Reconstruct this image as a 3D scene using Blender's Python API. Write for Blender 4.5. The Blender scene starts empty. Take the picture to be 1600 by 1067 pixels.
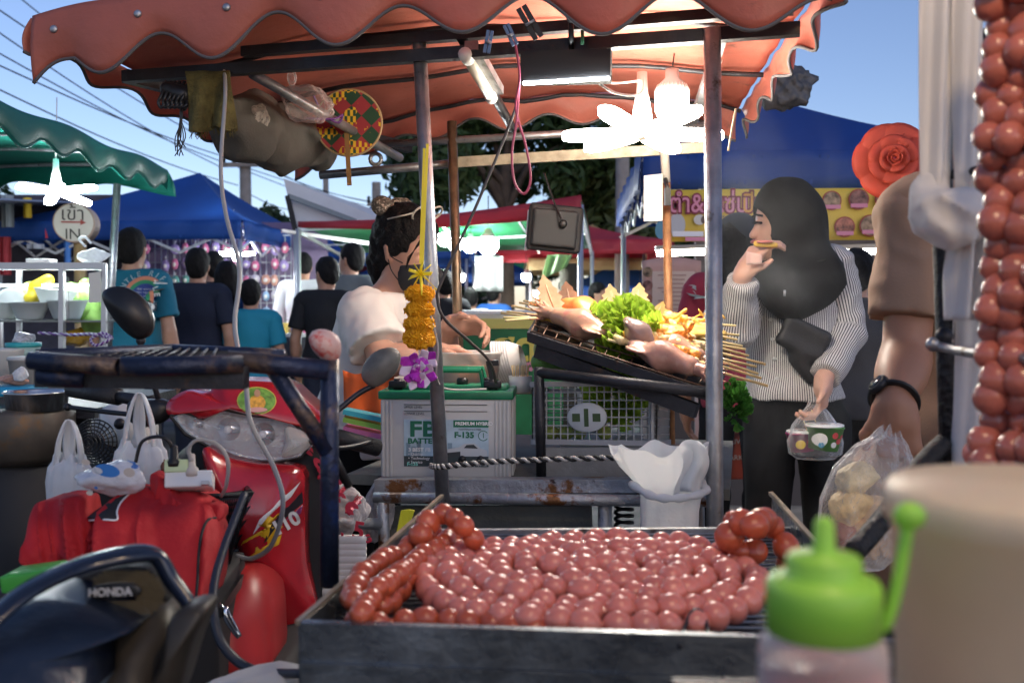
import bpy, bmesh, math, random
import numpy as np
from mathutils import Vector, Matrix, Euler
random.seed(7); rng=np.random.default_rng(7)
SC=bpy.context.scene; COL=SC.collection
PI=math.pi; R=math.radians
# ---------------- camera
FPX=1556.0; CAMZ=1.25; PITCH=math.atan(53.5/FPX)
cd=bpy.data.cameras.new('camera'); cam=bpy.data.objects.new('camera',cd); COL.objects.link(cam)
cam.location=(0,0,CAMZ); cam.rotation_euler=(PI/2-PITCH,0,0)
cd.sensor_width=36; cd.lens=36*FPX/1600; cd.clip_start=.02; cd.clip_end=800
cd.dof.use_dof=True; cd.dof.focus_distance=2.35; cd.dof.aperture_fstop=5.4
SC.camera=cam
# ---------------- sky, sun, exposure
wd=bpy.data.worlds.new('World'); SC.world=wd; wd.use_nodes=True
nt=wd.node_tree; bg=nt.nodes['Background']
sky=nt.nodes.new('ShaderNodeTexSky'); sky.sky_type='NISHITA'; sky.sun_disc=False
SUN_EL=R(20.0); SUN_AZ=R(150)
sky.sun_elevation=SUN_EL; sky.sun_rotation=SUN_AZ; sky.air_density=1.0; sky.dust_density=.3; sky.ozone_density=3.0
mu=nt.nodes.new('ShaderNodeMix'); mu.data_type='RGBA'; mu.blend_type='MULTIPLY'; mu.inputs[0].default_value=1; mu.inputs[7].default_value=(1,.90,1.0,1)
nt.links.new(sky.outputs[0],mu.inputs[6]); nt.links.new(mu.outputs[2],bg.inputs[0]); bg.inputs[1].default_value=.063
sl=bpy.data.lights.new('sun','SUN'); sl.energy=.12; sl.angle=R(60); sl.color=(1,.88,.76)
so=bpy.data.objects.new('sun',sl); COL.objects.link(so)
sd=Vector((math.sin(SUN_AZ)*math.cos(SUN_EL),math.cos(SUN_AZ)*math.cos(SUN_EL),math.sin(SUN_EL)))
so.rotation_euler=sd.to_track_quat('Z','Y').to_euler()
vs=SC.view_settings; vs.view_transform='Standard'; vs.look='None'; vs.gamma=1; vs.use_curve_mapping=False; vs.exposure=1.3
SC.cycles.use_denoising=True; SC.cycles.max_bounces=8; SC.cycles.transparent_max_bounces=16; SC.cycles.sample_clamp_indirect=4.0
# ---------------- helpers
cp,sp=math.cos(PITCH),math.sin(PITCH)
def W(px,py,d):
    x=(px-800)/FPX; y=-(py-533.5)/FPX
    v=Vector((x, cp+y*sp, -sp+y*cp)); v*=d/v.y
    return Vector((v.x,v.y,v.z+CAMZ))
def S(px,d): return px*d/FPX
MATS={}
def M(name,base=(.5,.5,.5),rough=.5,metal=0,var=0,vs=6,bump=0,bs=40,emit=None,es=1,trans=0,ior=1.45,alpha=1,coat=0,sss=0,sssr=.01,
      wear=None,wear2=None,translucent=0,spec=.5,aniso=None,sheen=0,rvar=0,orand=0):
    if name in MATS: return MATS[name]
    m=bpy.data.materials.new(name); m.use_nodes=True; t=m.node_tree; N=t.nodes; L=t.links
    p=N['Principled BSDF']; out=N['Material Output']
    p.inputs['Roughness'].default_value=rough; p.inputs['Metallic'].default_value=metal
    p.inputs['IOR'].default_value=ior; p.inputs['Alpha'].default_value=alpha
    p.inputs['Specular IOR Level'].default_value=spec
    p.inputs['Transmission Weight'].default_value=trans; p.inputs['Coat Weight'].default_value=coat
    if coat: p.inputs['Coat Roughness'].default_value=.12
    if sss:
        p.inputs['Subsurface Weight'].default_value=sss; p.inputs['Subsurface Radius'].default_value=(1,.4,.25); p.inputs['Subsurface Scale'].default_value=sssr
    if sheen: p.inputs['Sheen Weight'].default_value=sheen
    tc=N.new('ShaderNodeTexCoord'); vec=tc.outputs['Object']
    def noise(scale,detail=4,r=.55):
        n=N.new('ShaderNodeTexNoise'); n.inputs['Scale'].default_value=scale; n.inputs['Detail'].default_value=detail; n.inputs['Roughness'].default_value=r
        L.new(vec,n.inputs['Vector']); return n
    c=None
    def mixc(fac,a,b):
        x=N.new('ShaderNodeMix'); x.data_type='RGBA'
        if isinstance(fac,float): x.inputs[0].default_value=fac
        else: L.new(fac,x.inputs[0])
        for i,q in ((6,a),(7,b)):
            if isinstance(q,tuple): x.inputs[i].default_value=(*q[:3],1)
            else: L.new(q,x.inputs[i])
        return x.outputs[2]
    cur=tuple(base)
    if var:
        n=noise(vs); mr=N.new('ShaderNodeMapRange'); mr.inputs[1].default_value=.3; mr.inputs[2].default_value=.7
        L.new(n.outputs[0],mr.inputs[0])
        cur=mixc(mr.outputs[0],tuple(max(0,q*(1-var)) for q in base),tuple(min(1,q*(1+var)) for q in base))
    for w in (wear,wear2):
        if w:  # (colour, scale, threshold, softness)
            n=noise(w[1],8,.65); mr=N.new('ShaderNodeMapRange'); mr.inputs[1].default_value=w[2]; mr.inputs[2].default_value=w[2]+w[3]
            L.new(n.outputs[0],mr.inputs[0]); cur=mixc(mr.outputs[0],cur,w[0])
    if orand:
        oi=N.new('ShaderNodeObjectInfo'); mr=N.new('ShaderNodeMapRange'); mr.inputs[3].default_value=0; mr.inputs[4].default_value=1; L.new(oi.outputs['Random'],mr.inputs[0])
        b0=cur; cur=mixc(mr.outputs[0],tuple(q*(1-orand) for q in base),tuple(min(1,base[i]*(1+orand*(1,.9,.6)[i])) for i in range(3)))
        if not isinstance(b0,tuple): cur=mixc(.5,cur,b0)
    if isinstance(cur,tuple): p.inputs['Base Color'].default_value=(*cur[:3],1)
    else: L.new(cur,p.inputs['Base Color'])
    if rvar:
        n=noise(vs*2.3,6); mr=N.new('ShaderNodeMapRange'); mr.inputs[1].default_value=.3; mr.inputs[2].default_value=.7
        mr.inputs[3].default_value=max(.03,rough-rvar); mr.inputs[4].default_value=min(1,rough+rvar)
        L.new(n.outputs[0],mr.inputs[0]); L.new(mr.outputs[0],p.inputs['Roughness'])
    if bump:
        n=noise(bs,6,.6); b=N.new('ShaderNodeBump'); b.inputs['Strength'].default_value=min(1,bump); b.inputs['Distance'].default_value=.01*max(1,bump)
        L.new(n.outputs[0],b.inputs['Height']); L.new(b.outputs[0],p.inputs['Normal'])
    if emit: p.inputs['Emission Color'].default_value=(*emit,1); p.inputs['Emission Strength'].default_value=es
    if translucent:
        tr=N.new('ShaderNodeBsdfTranslucent'); mx=N.new('ShaderNodeMixShader'); mx.inputs[0].default_value=translucent
        if isinstance(cur,tuple): tr.inputs[0].default_value=(*cur[:3],1)
        else: L.new(cur,tr.inputs[0])
        L.new(p.outputs[0],mx.inputs[1]); L.new(tr.outputs[0],mx.inputs[2]); L.new(mx.outputs[0],out.inputs[0])
    MATS[name]=m; return m
def film(name,base=(.9,.9,.9),op=.3,rough=.15,bs=60,bump=.6):
    """thin plastic film: part see-through, part glossy white"""
    if name in MATS: return MATS[name]
    m=bpy.data.materials.new(name); m.use_nodes=True; t=m.node_tree; N=t.nodes; L=t.links
    p=N['Principled BSDF']; p.inputs['Base Color'].default_value=(*base,1); p.inputs['Roughness'].default_value=rough
    tr=N.new('ShaderNodeBsdfTransparent'); mx=N.new('ShaderNodeMixShader')
    lw=N.new('ShaderNodeLayerWeight'); lw.inputs[0].default_value=.45
    tc=N.new('ShaderNodeTexCoord'); n=N.new('ShaderNodeTexNoise'); n.inputs['Scale'].default_value=bs; n.inputs['Detail'].default_value=5
    L.new(tc.outputs['Object'],n.inputs['Vector']); b=N.new('ShaderNodeBump'); b.inputs['Strength'].default_value=bump; b.inputs['Distance'].default_value=.02
    L.new(n.outputs[0],b.inputs['Height']); L.new(b.outputs[0],p.inputs['Normal']); L.new(b.outputs[0],lw.inputs['Normal'])
    mr=N.new('ShaderNodeMapRange'); mr.inputs[3].default_value=op; mr.inputs[4].default_value=min(1,op+.55); L.new(lw.outputs['Facing'],mr.inputs[0])
    L.new(mr.outputs[0],mx.inputs[0]); L.new(tr.outputs[0],mx.inputs[1]); L.new(p.outputs[0],mx.inputs[2]); L.new(mx.outputs[0],N['Material Output'].inputs[0])
    MATS[name]=m; return m
# ---- objects
def tag(o,label=None,cat=None,group=None,kind=None):
    if label: o['label']=label
    if cat: o['category']=cat
    if group: o['group']=group
    if kind: o['kind']=kind
    return o
def thing(name,label,cat,loc=(0,0,0),rz=0,group=None):
    o=bpy.data.objects.new(name,None); COL.objects.link(o); o.location=loc; o.rotation_euler=(0,0,rz); o.empty_display_size=.05
    o['_w']=1
    return tag(o,label,cat,group)
def par(o,parent):
    """parent while the mesh stays in world coordinates"""
    o.parent=parent
    m=Matrix.LocRotScale(parent.location,parent.rotation_euler,parent.scale)
    if parent.parent: m=parent.parent.matrix_local_w@m if hasattr(parent.parent,'matrix_local_w') else m
    if parent.type=='EMPTY': o.matrix_parent_inverse=m.inverted()
def mesh(name,V,F,mat,parent=None,smooth=True,local=False,mats=None,mi=None):
    me=bpy.data.meshes.new(name); me.from_pydata([tuple(v) for v in V],[],[tuple(f) for f in F])
    if mats:
        for q in mats: me.materials.append(q)
        me.polygons.foreach_set('material_index',mi)
    elif mat: me.materials.append(mat)
    if smooth: me.polygons.foreach_set('use_smooth',[True]*len(me.polygons))
    me.update()
    o=bpy.data.objects.new(name,me); COL.objects.link(o)
    if parent:
        if local: o.parent=parent
        else: par(o,parent)
    return o
class B:
    """collects shapes, becomes ONE mesh object"""
    def __init__(s): s.V=[]; s.F=[]; s.T=None
    def add(s,V,F):
        n=len(s.V)
        if s.T is not None: V=[s.T@Vector(v) for v in V]
        s.V+= [tuple(v) for v in V]; s.F+=[tuple(i+n for i in f) for f in F]; return s
    def box(s,c,h,rot=None,bev=0):
        c=Vector(c); m=rot if rot is not None else Matrix.Identity(3)
        if isinstance(m,(int,float)): m=Matrix.Rotation(m,3,'Z')
        if bev<=0:
            V=[c+m@Vector((x*h[0],y*h[1],z*h[2])) for x in(-1,1) for y in(-1,1) for z in(-1,1)]
            F=[(0,1,3,2),(4,6,7,5),(0,4,5,1),(2,3,7,6),(0,2,6,4),(1,5,7,3)]
        else:
            b=min(bev,.49*min(h)*2); V=[];F=[]
            bm=bmesh.new(); bmesh.ops.create_cube(bm,size=2)
            for v in bm.verts: v.co=Vector((v.co.x*h[0],v.co.y*h[1],v.co.z*h[2]))
            bmesh.ops.bevel(bm,geom=bm.edges[:],offset=min(bev,min(h)*.95),segments=2,affect='EDGES',profile=.6)
            bm.verts.ensure_lookup_table(); V=[c+m@v.co for v in bm.verts]; F=[[v.index for v in f.verts] for f in bm.faces]; bm.free()
        return s.add(V,F)
    def tube(s,P,r,n=10,cap=True,flat=1.0):
        P=[Vector(p) for p in P]; k=len(P)
        rr=r if isinstance(r,(list,tuple)) else [r]*k
        t0=(P[1]-P[0]).normalized(); a=Vector((0,0,1)) if abs(t0.z)<.9 else Vector((1,0,0))
        u=t0.cross(a).normalized(); V=[];F=[]
        for i in range(k):
            t=(P[min(i+1,k-1)]-P[max(i-1,0)])
            t=t.normalized() if t.length>1e-9 else t0
            u=(u-t*u.dot(t)); u=u.normalized() if u.length>1e-6 else t.orthogonal().normalized()
            w=t.cross(u)
            for j in range(n):
                q=2*PI*j/n; V.append(P[i]+(u*math.cos(q)+w*math.sin(q)*flat)*rr[i])
        for i in range(k-1):
            for j in range(n): F.append((i*n+j,i*n+(j+1)%n,(i+1)*n+(j+1)%n,(i+1)*n+j))
        if cap: F.append(tuple(range(n-1,-1,-1))); F.append(tuple((k-1)*n+j for j in range(n)))
        return s.add(V,F)
    def pipe(s,a,b,r,wall=.003,n=12):
        """hollow tube with open ends"""
        a=Vector(a);b=Vector(b);t=(b-a).normalized();u=t.orthogonal().normalized();w=t.cross(u);V=[];F=[]
        for p,q in ((a,r-wall),(a,r),(b,r),(b,r-wall)):
            for j in range(n):
                an=2*PI*j/n; V.append(p+(u*math.cos(an)+w*math.sin(an))*q)
        for i in range(4):
            for j in range(n): F.append((i*n+j,i*n+(j+1)%n,((i+1)%4)*n+(j+1)%n,((i+1)%4)*n+j))
        return s.add(V,F)
    def bar(s,a,b,w,h,up=(0,0,1)):
        a=Vector(a);b=Vector(b);t=(b-a).normalized();u=t.cross(Vector(up)).normalized();v=u.cross(t)
        V=[p+u*x*w/2+v*y*h/2 for p in(a,b) for x,y in((-1,-1),(1,-1),(1,1),(-1,1))]
        return s.add(V,[(3,2,1,0),(4,5,6,7),(0,1,5,4),(1,2,6,5),(2,3,7,6),(3,0,4,7)])
    def lathe(s,prof,c=(0,0,0),n=24,sx=1,sy=1,rot=None,close=True):
        c=Vector(c);V=[];F=[]
        for r,z in prof:
            for j in range(n):
                q=2*PI*j/n; p=Vector((r*math.cos(q)*sx,r*math.sin(q)*sy,z)); V.append(c+(rot@p if rot is not None else p))
        k=len(prof)
        for i in range(k-1):
            for j in range(n): F.append((i*n+j,i*n+(j+1)%n,(i+1)*n+(j+1)%n,(i+1)*n+j))
        if close:
            if prof[0][0]>1e-6: F.append(tuple(range(n-1,-1,-1)))
            if prof[-1][0]>1e-6: F.append(tuple((k-1)*n+j for j in range(n)))
        return s.add(V,F)
    def ball(s,c,r,n=10,m=7,rot=None):
        r=(r,r,r) if isinstance(r,(int,float)) else r
        prof=[(max(1e-5,math.sin(PI*i/m)),-math.cos(PI*i/m)) for i in range(m+1)]
        V=[];F=[];c=Vector(c)
        for a,z in prof:
            for j in range(n):
                q=2*PI*j/n; p=Vector((a*math.cos(q)*r[0],a*math.sin(q)*r[1],z*r[2])); V.append(c+(rot@p if rot is not None else p))
        for i in range(m):
            for j in range(n): F.append((i*n+j,i*n+(j+1)%n,(i+1)*n+(j+1)%n,(i+1)*n+j))
        return s.add(V,F)
    def grid(s,f,nu,nv,cu=False):
        V=[f(i/nu,j/nv) for j in range(nv+1) for i in range(nu+1)]
        F=[(j*(nu+1)+i,j*(nu+1)+i+1,(j+1)*(nu+1)+i+1,(j+1)*(nu+1)+i) for j in range(nv) for i in range(nu)]
        return s.add(V,F)
    def sheet(s,f,nu,nv,th):
        """grid with thickness"""
        V=[Vector(f(i/nu,j/nv)) for j in range(nv+1) for i in range(nu+1)]; n=nu+1
        F=[(j*n+i,j*n+i+1,(j+1)*n+i+1,(j+1)*n+i) for j in range(nv) for i in range(nu)]
        N=[]
        for j in range(nv+1):
            for i in range(n):
                a=V[j*n+min(i+1,nu)]-V[j*n+max(i-1,0)]; b=V[min(j+1,nv)*n+i]-V[max(j-1,0)*n+i]
                q=a.cross(b); N.append(q.normalized() if q.length>1e-12 else Vector((0,0,1)))
        k=len(V); V2=V+[v-q*th for v,q in zip(V,N)]
        F2=F+[tuple(x+k for x in reversed(f_)) for f_ in F]
        bd=[j*n for j in range(nv+1)]+[nv*n+i for i in range(1,n)]+[j*n+nu for j in range(nv-1,-1,-1)]+[i for i in range(nu-1,-1,-1)]
        for a,b in zip(bd,bd[1:]): F2.append((a,b,b+k,a+k))
        return s.add(V2,F2)
    def poly(s,P,nrm,th):
        """flat outline with thickness"""
        P=[Vector(p) for p in P]; q=Vector(nrm).normalized()*th; k=len(P)
        F=[tuple(range(k)),tuple(range(2*k-1,k-1,-1))]+[(i,i+k,(i+1)%k+k,(i+1)%k) for i in range(k)]
        return s.add(P+[p-q for p in P],F)
    def obj(s,name,mat,parent=None,smooth=True,local=False): return mesh(name,s.V,s.F,mat,parent,smooth,local)
def fixn(o):
    bm=bmesh.new(); bm.from_mesh(o.data); bmesh.ops.recalc_face_normals(bm,faces=bm.faces); bm.to_mesh(o.data); bm.free(); return o
def spline(P,n=8):
    """Catmull-Rom through points"""
    P=[Vector(p) for p in P]; Q=[]
    for i in range(len(P)-1):
        a=P[max(i-1,0)];b=P[i];c=P[i+1];d=P[min(i+2,len(P)-1)]
        for j in range(n):
            t=j/n; Q.append(.5*((2*b)+(c-a)*t+(2*a-5*b+4*c-d)*t*t+(3*b-a-3*c+d)*t**3))
    Q.append(P[-1]); return Q
def cable(name,P,r,mat,label=None,cat=None,parent=None,n=6,sm=8,group=None):
    o=B().tube(spline(P,sm),r,n).obj(name,mat,parent)
    if label: tag(o,label,cat,group)
    return o
def copy_tree(o,parent=None):
    c=o.copy(); COL.objects.link(c)
    if parent: c.parent=parent; c.matrix_parent_inverse=o.matrix_parent_inverse
    for ch in list(o.children): copy_tree(ch,c)
    return c
def text(s,size,mat,mw,parent=None,name='lettering',ext=.0008,align='CENTER',bold=0,squash=1):
    cu=bpy.data.curves.new(name,'FONT'); cu.body=s; cu.size=size; cu.extrude=ext; cu.align_x=align; cu.align_y='CENTER'; cu.offset=bold; cu.resolution_u=3
    t=bpy.data.objects.new(name,cu); COL.objects.link(t)
    dg=bpy.context.evaluated_depsgraph_get(); dg.update()
    me=bpy.data.meshes.new_from_object(t.evaluated_get(dg)); bpy.data.objects.remove(t); bpy.data.curves.remove(cu)
    me.name=name; me.materials.clear(); me.materials.append(mat); me.transform(mw@Matrix.Scale(squash,4,(1,0,0)))
    o=bpy.data.objects.new(name,me); COL.objects.link(o)
    if parent: par(o,parent)
    return o
def frame(o,x,z):
    """matrix whose X runs along x, Y along z (up), facing the viewer"""
    x=Vector(x).normalized(); y=Vector(z); y=(y-x*y.dot(x)).normalized(); n=x.cross(y)
    m=Matrix((x,y,n)).transposed().to_4x4(); m.translation=Vector(o); return m
# ---- signed-distance modelling: blended limbs become one continuous surface
def cap(a,b,ra,rb=None,k=None,op='+',fl=None):
    a=np.array(a,float);b=np.array(b,float);rb=ra if rb is None else rb;r=max(ra,rb)
    def f(X,Y,Z):
        d=b-a;L=max(1e-12,float(d@d)); px,py,pz=X-a[0],Y-a[1],Z-a[2]
        t=np.clip((px*d[0]+py*d[1]+pz*d[2])/L,0,1)
        return np.sqrt((px-t*d[0])**2+(py-t*d[1])**2+(pz-t*d[2])**2)-(ra+(rb-ra)*t)
    return (np.minimum(a,b)-r,np.maximum(a,b)+r,f,k,op)
def ell(c,r,rot=None,k=None,op='+'):
    c=np.array(c,float);r=np.array(r,float);m=np.array(rot.to_3x3()) if rot is not None else np.eye(3); R_=max(r)
    e=np.sqrt(((m*r[None,:])**2).sum(1))
    def f(X,Y,Z):
        px,py,pz=X-c[0],Y-c[1],Z-c[2]
        q=[m[0,i]*px+m[1,i]*py+m[2,i]*pz for i in range(3)]
        k0=np.sqrt(sum((q[i]/r[i])**2 for i in range(3))); k1=np.sqrt(sum((q[i]/r[i]**2)**2 for i in range(3)))+1e-9
        return k0*(k0-1)/k1
    return (c-e,c+e,f,k,op)
def rbox(c,h,rd,rot=None,k=None,op='+'):
    c=np.array(c,float);h=np.array(h,float);m=np.array(rot.to_3x3()) if rot is not None else np.eye(3)
    e=np.abs(m)@h
    def f(X,Y,Z):
        px,py,pz=X-c[0],Y-c[1],Z-c[2]
        q=[np.abs(m[0,i]*px+m[1,i]*py+m[2,i]*pz)-h[i]+rd for i in range(3)]
        return np.sqrt(sum(np.maximum(x,0)**2 for x in q))+np.minimum(np.maximum(np.maximum(q[0],q[1]),q[2]),0)-rd
    return (c-e,c+e,f,k,op)
def half(p,n):
    """keeps the side the normal points away from"""
    p=np.array(p,float);n=np.array(n,float);n/=np.linalg.norm(n)
    return ('cut',lambda X,Y,Z:(X-p[0])*n[0]+(Y-p[1])*n[1]+(Z-p[2])*n[2])
def sdf(prims,vox,k=.02,cuts=(),wrink=None):
    lo=np.min([p[0] for p in prims if p[4]=='+'],0)-2.5*vox-.01; hi=np.max([p[1] for p in prims if p[4]=='+'],0)+2.5*vox+.01
    n=np.ceil((hi-lo)/vox).astype(int)+1; ax=[lo[i]+vox*np.arange(n[i]) for i in range(3)]
    F=np.full(n,.5,np.float32)
    for a,b,f,kk,op in prims:
        kk=k if kk is None else kk; pad=kk*1.5+3*vox
        i0=np.clip(np.floor((a-pad-lo)/vox).astype(int),0,n-1); i1=np.clip(np.ceil((b+pad-lo)/vox).astype(int)+1,1,n)
        sl=tuple(slice(i0[i],i1[i]) for i in range(3))
        X,Y,Z=np.meshgrid(*[ax[i][sl[i]] for i in range(3)],indexing='ij',sparse=True)
        d=f(X,Y,Z).astype(np.float32); G=F[sl]
        if op=='+':
            h=np.maximum(kk-np.abs(G-d),0)/max(kk,1e-6); F[sl]=np.minimum(G,d)-h*h*kk*.25
        else:
            d=-d; h=np.maximum(kk-np.abs(G-d),0)/max(kk,1e-6); F[sl]=np.maximum(G,d)+h*h*kk*.25
    X,Y,Z=np.meshgrid(*ax,indexing='ij',sparse=True)
    for c in cuts: F=np.maximum(F,c[1](X,Y,Z).astype(np.float32))
    if wrink is not None: F=F+wrink(X,Y,Z).astype(np.float32)
    s=F<0
    def C(i,j,l): return (slice(i,n[0]-1+i),slice(j,n[1]-1+j),slice(l,n[2]-1+l))
    cnt=sum(s[C(i,j,l)].astype(np.int8) for i in(0,1) for j in(0,1) for l in(0,1))
    mix=(cnt>0)&(cnt<8); idx=-np.ones(mix.shape,np.int32); nv=int(mix.sum()); idx[mix]=np.arange(nv)
    I=np.argwhere(mix); acc=np.zeros((nv,3)); num=np.zeros(nv)
    cs=[(i,j,l) for i in(0,1) for j in(0,1) for l in(0,1)]
    val={c:F[I[:,0]+c[0],I[:,1]+c[1],I[:,2]+c[2]] for c in cs}
    for c in cs:
        for d in range(3):
            if c[d]==0:
                e=list(c); e[d]=1; e=tuple(e); a=val[c];b=val[e]; q=(a<0)!=(b<0)
                t=np.where(q,a/np.where(q,a-b,1),0); p=np.repeat(np.array(c,float)[None],nv,0); p[:,d]+=t
                acc[q]+=p[q]; num[q]+=1
    V=lo+(I+acc/num[:,None])*vox
    Q=[]
    for d in range(3):
        sa=[slice(None)]*3; sb=[slice(None)]*3; sa[d]=slice(0,-1); sb[d]=slice(1,None)
        e=np.argwhere(s[tuple(sa)]!=s[tuple(sb)]); u,v=[(1,2),(2,0),(0,1)][d]
        ok=(e[:,u]>0)&(e[:,v]>0)&(e[:,u]<n[u]-1)&(e[:,v]<n[v]-1); e=e[ok]
        def at(du,dv):
            g=e.copy(); g[:,u]+=du; g[:,v]+=dv; return idx[g[:,0],g[:,1],g[:,2]]
        q=np.stack([at(-1,-1),at(0,-1),at(0,0),at(-1,0)],1)
        fl=~s[e[:,0],e[:,1],e[:,2]]; q[fl]=q[fl][:,::-1]; Q.append(q)
    Q=np.concatenate(Q); Q=Q[(Q>=0).all(1)]
    # light smoothing
    for _ in range(1):
        A=np.zeros_like(V); c=np.zeros(len(V))
        for a,b in((0,1),(1,2),(2,3),(3,0)):
            np.add.at(A,Q[:,a],V[Q[:,b]]); np.add.at(A,Q[:,b],V[Q[:,a]]); np.add.at(c,Q[:,a],1); np.add.at(c,Q[:,b],1)
        c[c==0]=1; V=V*.5+.5*A/c[:,None]
    return V,Q
def smesh(name,prims,vox,mat,parent=None,k=.02,cuts=(),wrink=None,attr=None):
    V,Q=sdf(prims,vox,k,cuts,wrink)
    me=bpy.data.meshes.new(name); me.vertices.add(len(V)); me.vertices.foreach_set('co',V.astype(np.float32).ravel())
    me.loops.add(len(Q)*4); me.loops.foreach_set('vertex_index',Q.astype(np.int32).ravel())
    me.polygons.add(len(Q)); me.polygons.foreach_set('loop_start',np.arange(0,len(Q)*4,4,dtype=np.int32)); me.polygons.foreach_set('loop_total',np.full(len(Q),4,np.int32))
    me.polygons.foreach_set('use_smooth',np.ones(len(Q),bool)); me.update(calc_edges=True); me.validate()
    me.materials.append(mat)
    if attr is not None:
        at=me.attributes.new('st','FLOAT','POINT'); at.data.foreach_set('value',attr(V).astype(np.float32))
    o=bpy.data.objects.new(name,me); COL.objects.link(o)
    if parent: par(o,parent)
    return o
def vnoise(X,Y,Z,f,seed):
    r_=np.random.default_rng(seed).random((16,16,16)).astype(np.float32)*2-1
    x,y,z=np.broadcast_arrays(X*f,Y*f,Z*f); i=[np.floor(q).astype(np.int32) for q in (x,y,z)]; t=[(q-k).astype(np.float32) for q,k in zip((x,y,z),i)]; t=[q*q*(3-2*q) for q in t]; o=0
    for a in(0,1):
        for b in(0,1):
            for c in(0,1): o=o+r_[(i[0]+a)&15,(i[1]+b)&15,(i[2]+c)&15]*((t[0] if a else 1-t[0])*(t[1] if b else 1-t[1])*(t[2] if c else 1-t[2]))
    return o
def folds(amp,f,seed=0,st=(1,1,1),rot=0):
    """creased cloth: ridged noise, stretched along st"""
    def g(X,Y,Z):
        c,s=math.cos(rot),math.sin(rot); X2=(X*c+Z*s)*st[0]; Z2=(Z*c-X*s)*st[2]; Y2=Y*st[1]
        w=.35*vnoise(X2,Y2,Z2,f*.6,seed+5)/f
        a=1-np.abs(vnoise(X2+w,Y2+w,Z2-w,f,seed))*2; b=1-np.abs(vnoise(X2-w,Y2,Z2+w,f*2.1,seed+1))*2
        return -amp*(a+.5*b)+amp*.4
    return g
def wr(amp,*terms):
    """folds: sum of sines (fx,fy,fz,phase)"""
    def f(X,Y,Z):
        s=0
        for a,b,c,p in terms: s=s+np.sin(a*X+b*Y+c*Z+p+1.3*np.sin(.37*(b*X+c*Y+a*Z)))
        return amp*s
    return f
# ================= materials
m_rust=M('painted steel',(.20,.20,.22),.45,.5,var=.25,wear=((.16,.07,.03),14,.56,.1),bump=.25,bs=60)
m_galv=M('galvanised pipe',(.33,.34,.36),.38,.75,var=.3,vs=18,wear=((.10,.07,.05),22,.6,.1),bump=.2,bs=90)
m_dark=M('black steel',(.03,.03,.035),.45,.4,var=.4,vs=12,wear=((.10,.05,.025),16,.62,.1),bump=.2,bs=70)
m_rail=M('silver rail',(.36,.38,.41),.4,.6,var=.25,vs=9,wear=((.22,.10,.04),9,.56,.05),wear2=((.05,.035,.03),30,.62,.08),bump=.5,bs=50)
m_tarp=M('orange tarpaulin',(.56,.175,.125),.45,0,var=.12,vs=3,translucent=.28,wear=((.36,.12,.085),5,.55,.25),wear2=((.20,.10,.08),11,.64,.12),bump=1.0,bs=7)
m_trim=M('grey piping',(.12,.115,.12),.85,spec=.2)
m_white=M('white plastic',(.75,.75,.74),.4,var=.05)
m_bk=M('black plastic',(.012,.012,.013),.4)
m_bkm=M('matt black',(.02,.02,.022),.7)
m_led=M('lamp glow',(1,1,1),.4,emit=(1,.93,.80),es=33)
m_ledw=M('cold lamp glow',(1,1,1),.4,emit=(.90,.96,1),es=40)
m_wood=M('weathered board',(.13,.14,.13),.75,var=.3,vs=5,bump=.4,bs=30)
m_asph=M('asphalt',(.075,.072,.07),.8,var=.35,vs=3,bump=.5,bs=120,wear=((.13,.12,.11),.7,.55,.2))
m_pave=M('pavement',(.20,.19,.18),.85,var=.2,vs=5,bump=.4,bs=90)
m_cloth=M('grey canvas',(.115,.11,.10),.9,var=.25,vs=7,bump=.3,bs=200)
m_bag=M('white bag plastic',(.80,.82,.83),.35,translucent=.35,bump=.35,bs=35)
m_clear=film('clear plastic',(.85,.85,.86),.12)
m_film=film('cloudy film',(.82,.80,.78),.28)
# ================= ground
g=B(); g.grid(lambda u,v:Vector((-150+300*u,-20+320*v,0)),2,2); tag(g.obj('ground',m_asph,smooth=False),kind='structure')
g=B(); g.box((3.2,6.0,.06),(2.9,3.6,.06),bev=.015); pv=tag(g.obj('pavement',m_pave,smooth=False),kind='structure')
# ================= the food cart with the orange canopy
cart=thing('food_cart','grilled squid cart with steel frame under a scalloped orange canopy','food cart',(.1,2.5,0))
def rp(u,v,low=0):
    a=Vector((-1.08,2.28,0)).lerp(Vector((.59,1.86,0)),u); b=Vector((-.70,3.2,0)).lerp(Vector((.68,3.02,0)),u)
    p=a.lerp(b,v); c=1-(2*u-1)**2
    z=1.905-(.15-.09*u)*v**.8+(.05+.05*v)*c-low
    z+=.006*math.sin(23*u+5*v)+.004*math.sin(41*u*v+9*v)-.010*math.sin(PI*v)*math.cos(u*9+v*4)**2
    p.z=z; return p
roof=B().sheet(lambda u,v:rp(u,v),60,24,.0015).obj('canopy',m_tarp,cart)
def scal(x):  # scallop: 0 low .. 1 high
    return .5-.5*math.cos(2*PI*x)
def valance(f,n,h,amp,mat,parent,phase=0,nu=160,out=(0,-1,0),trim=m_trim,fold=.02,rows=8,ends=None):
    """f(u)->top edge point; hangs down h with n scallops"""
    o=Vector(out).normalized(); low=[]
    def g(u,v):
        p=f(u); d=h-amp*scal(u*n+phase)
        if ends: d+=ends(u)
        w=fold*v*math.sin(u*n*2*PI+phase*2*PI+1.3)+.4*fold*v*math.sin(u*n*5.1+2.)+.012*math.sin(v*3)
        return Vector((p.x,p.y,p.z-d*v))+o*w
    b=B().sheet(g,nu,rows,.0015).obj('valance',mat,parent)
    e=[g(i/nu,1)+Vector((0,0,-.001)) for i in range(nu+1)]
    B().tube(e,.004,6).obj('edge_piping',trim,b)
    return g
def vtop(u):
    p=rp(u,0); q=Vector((p.x,p.y-.012,p.z)); return q
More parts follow.
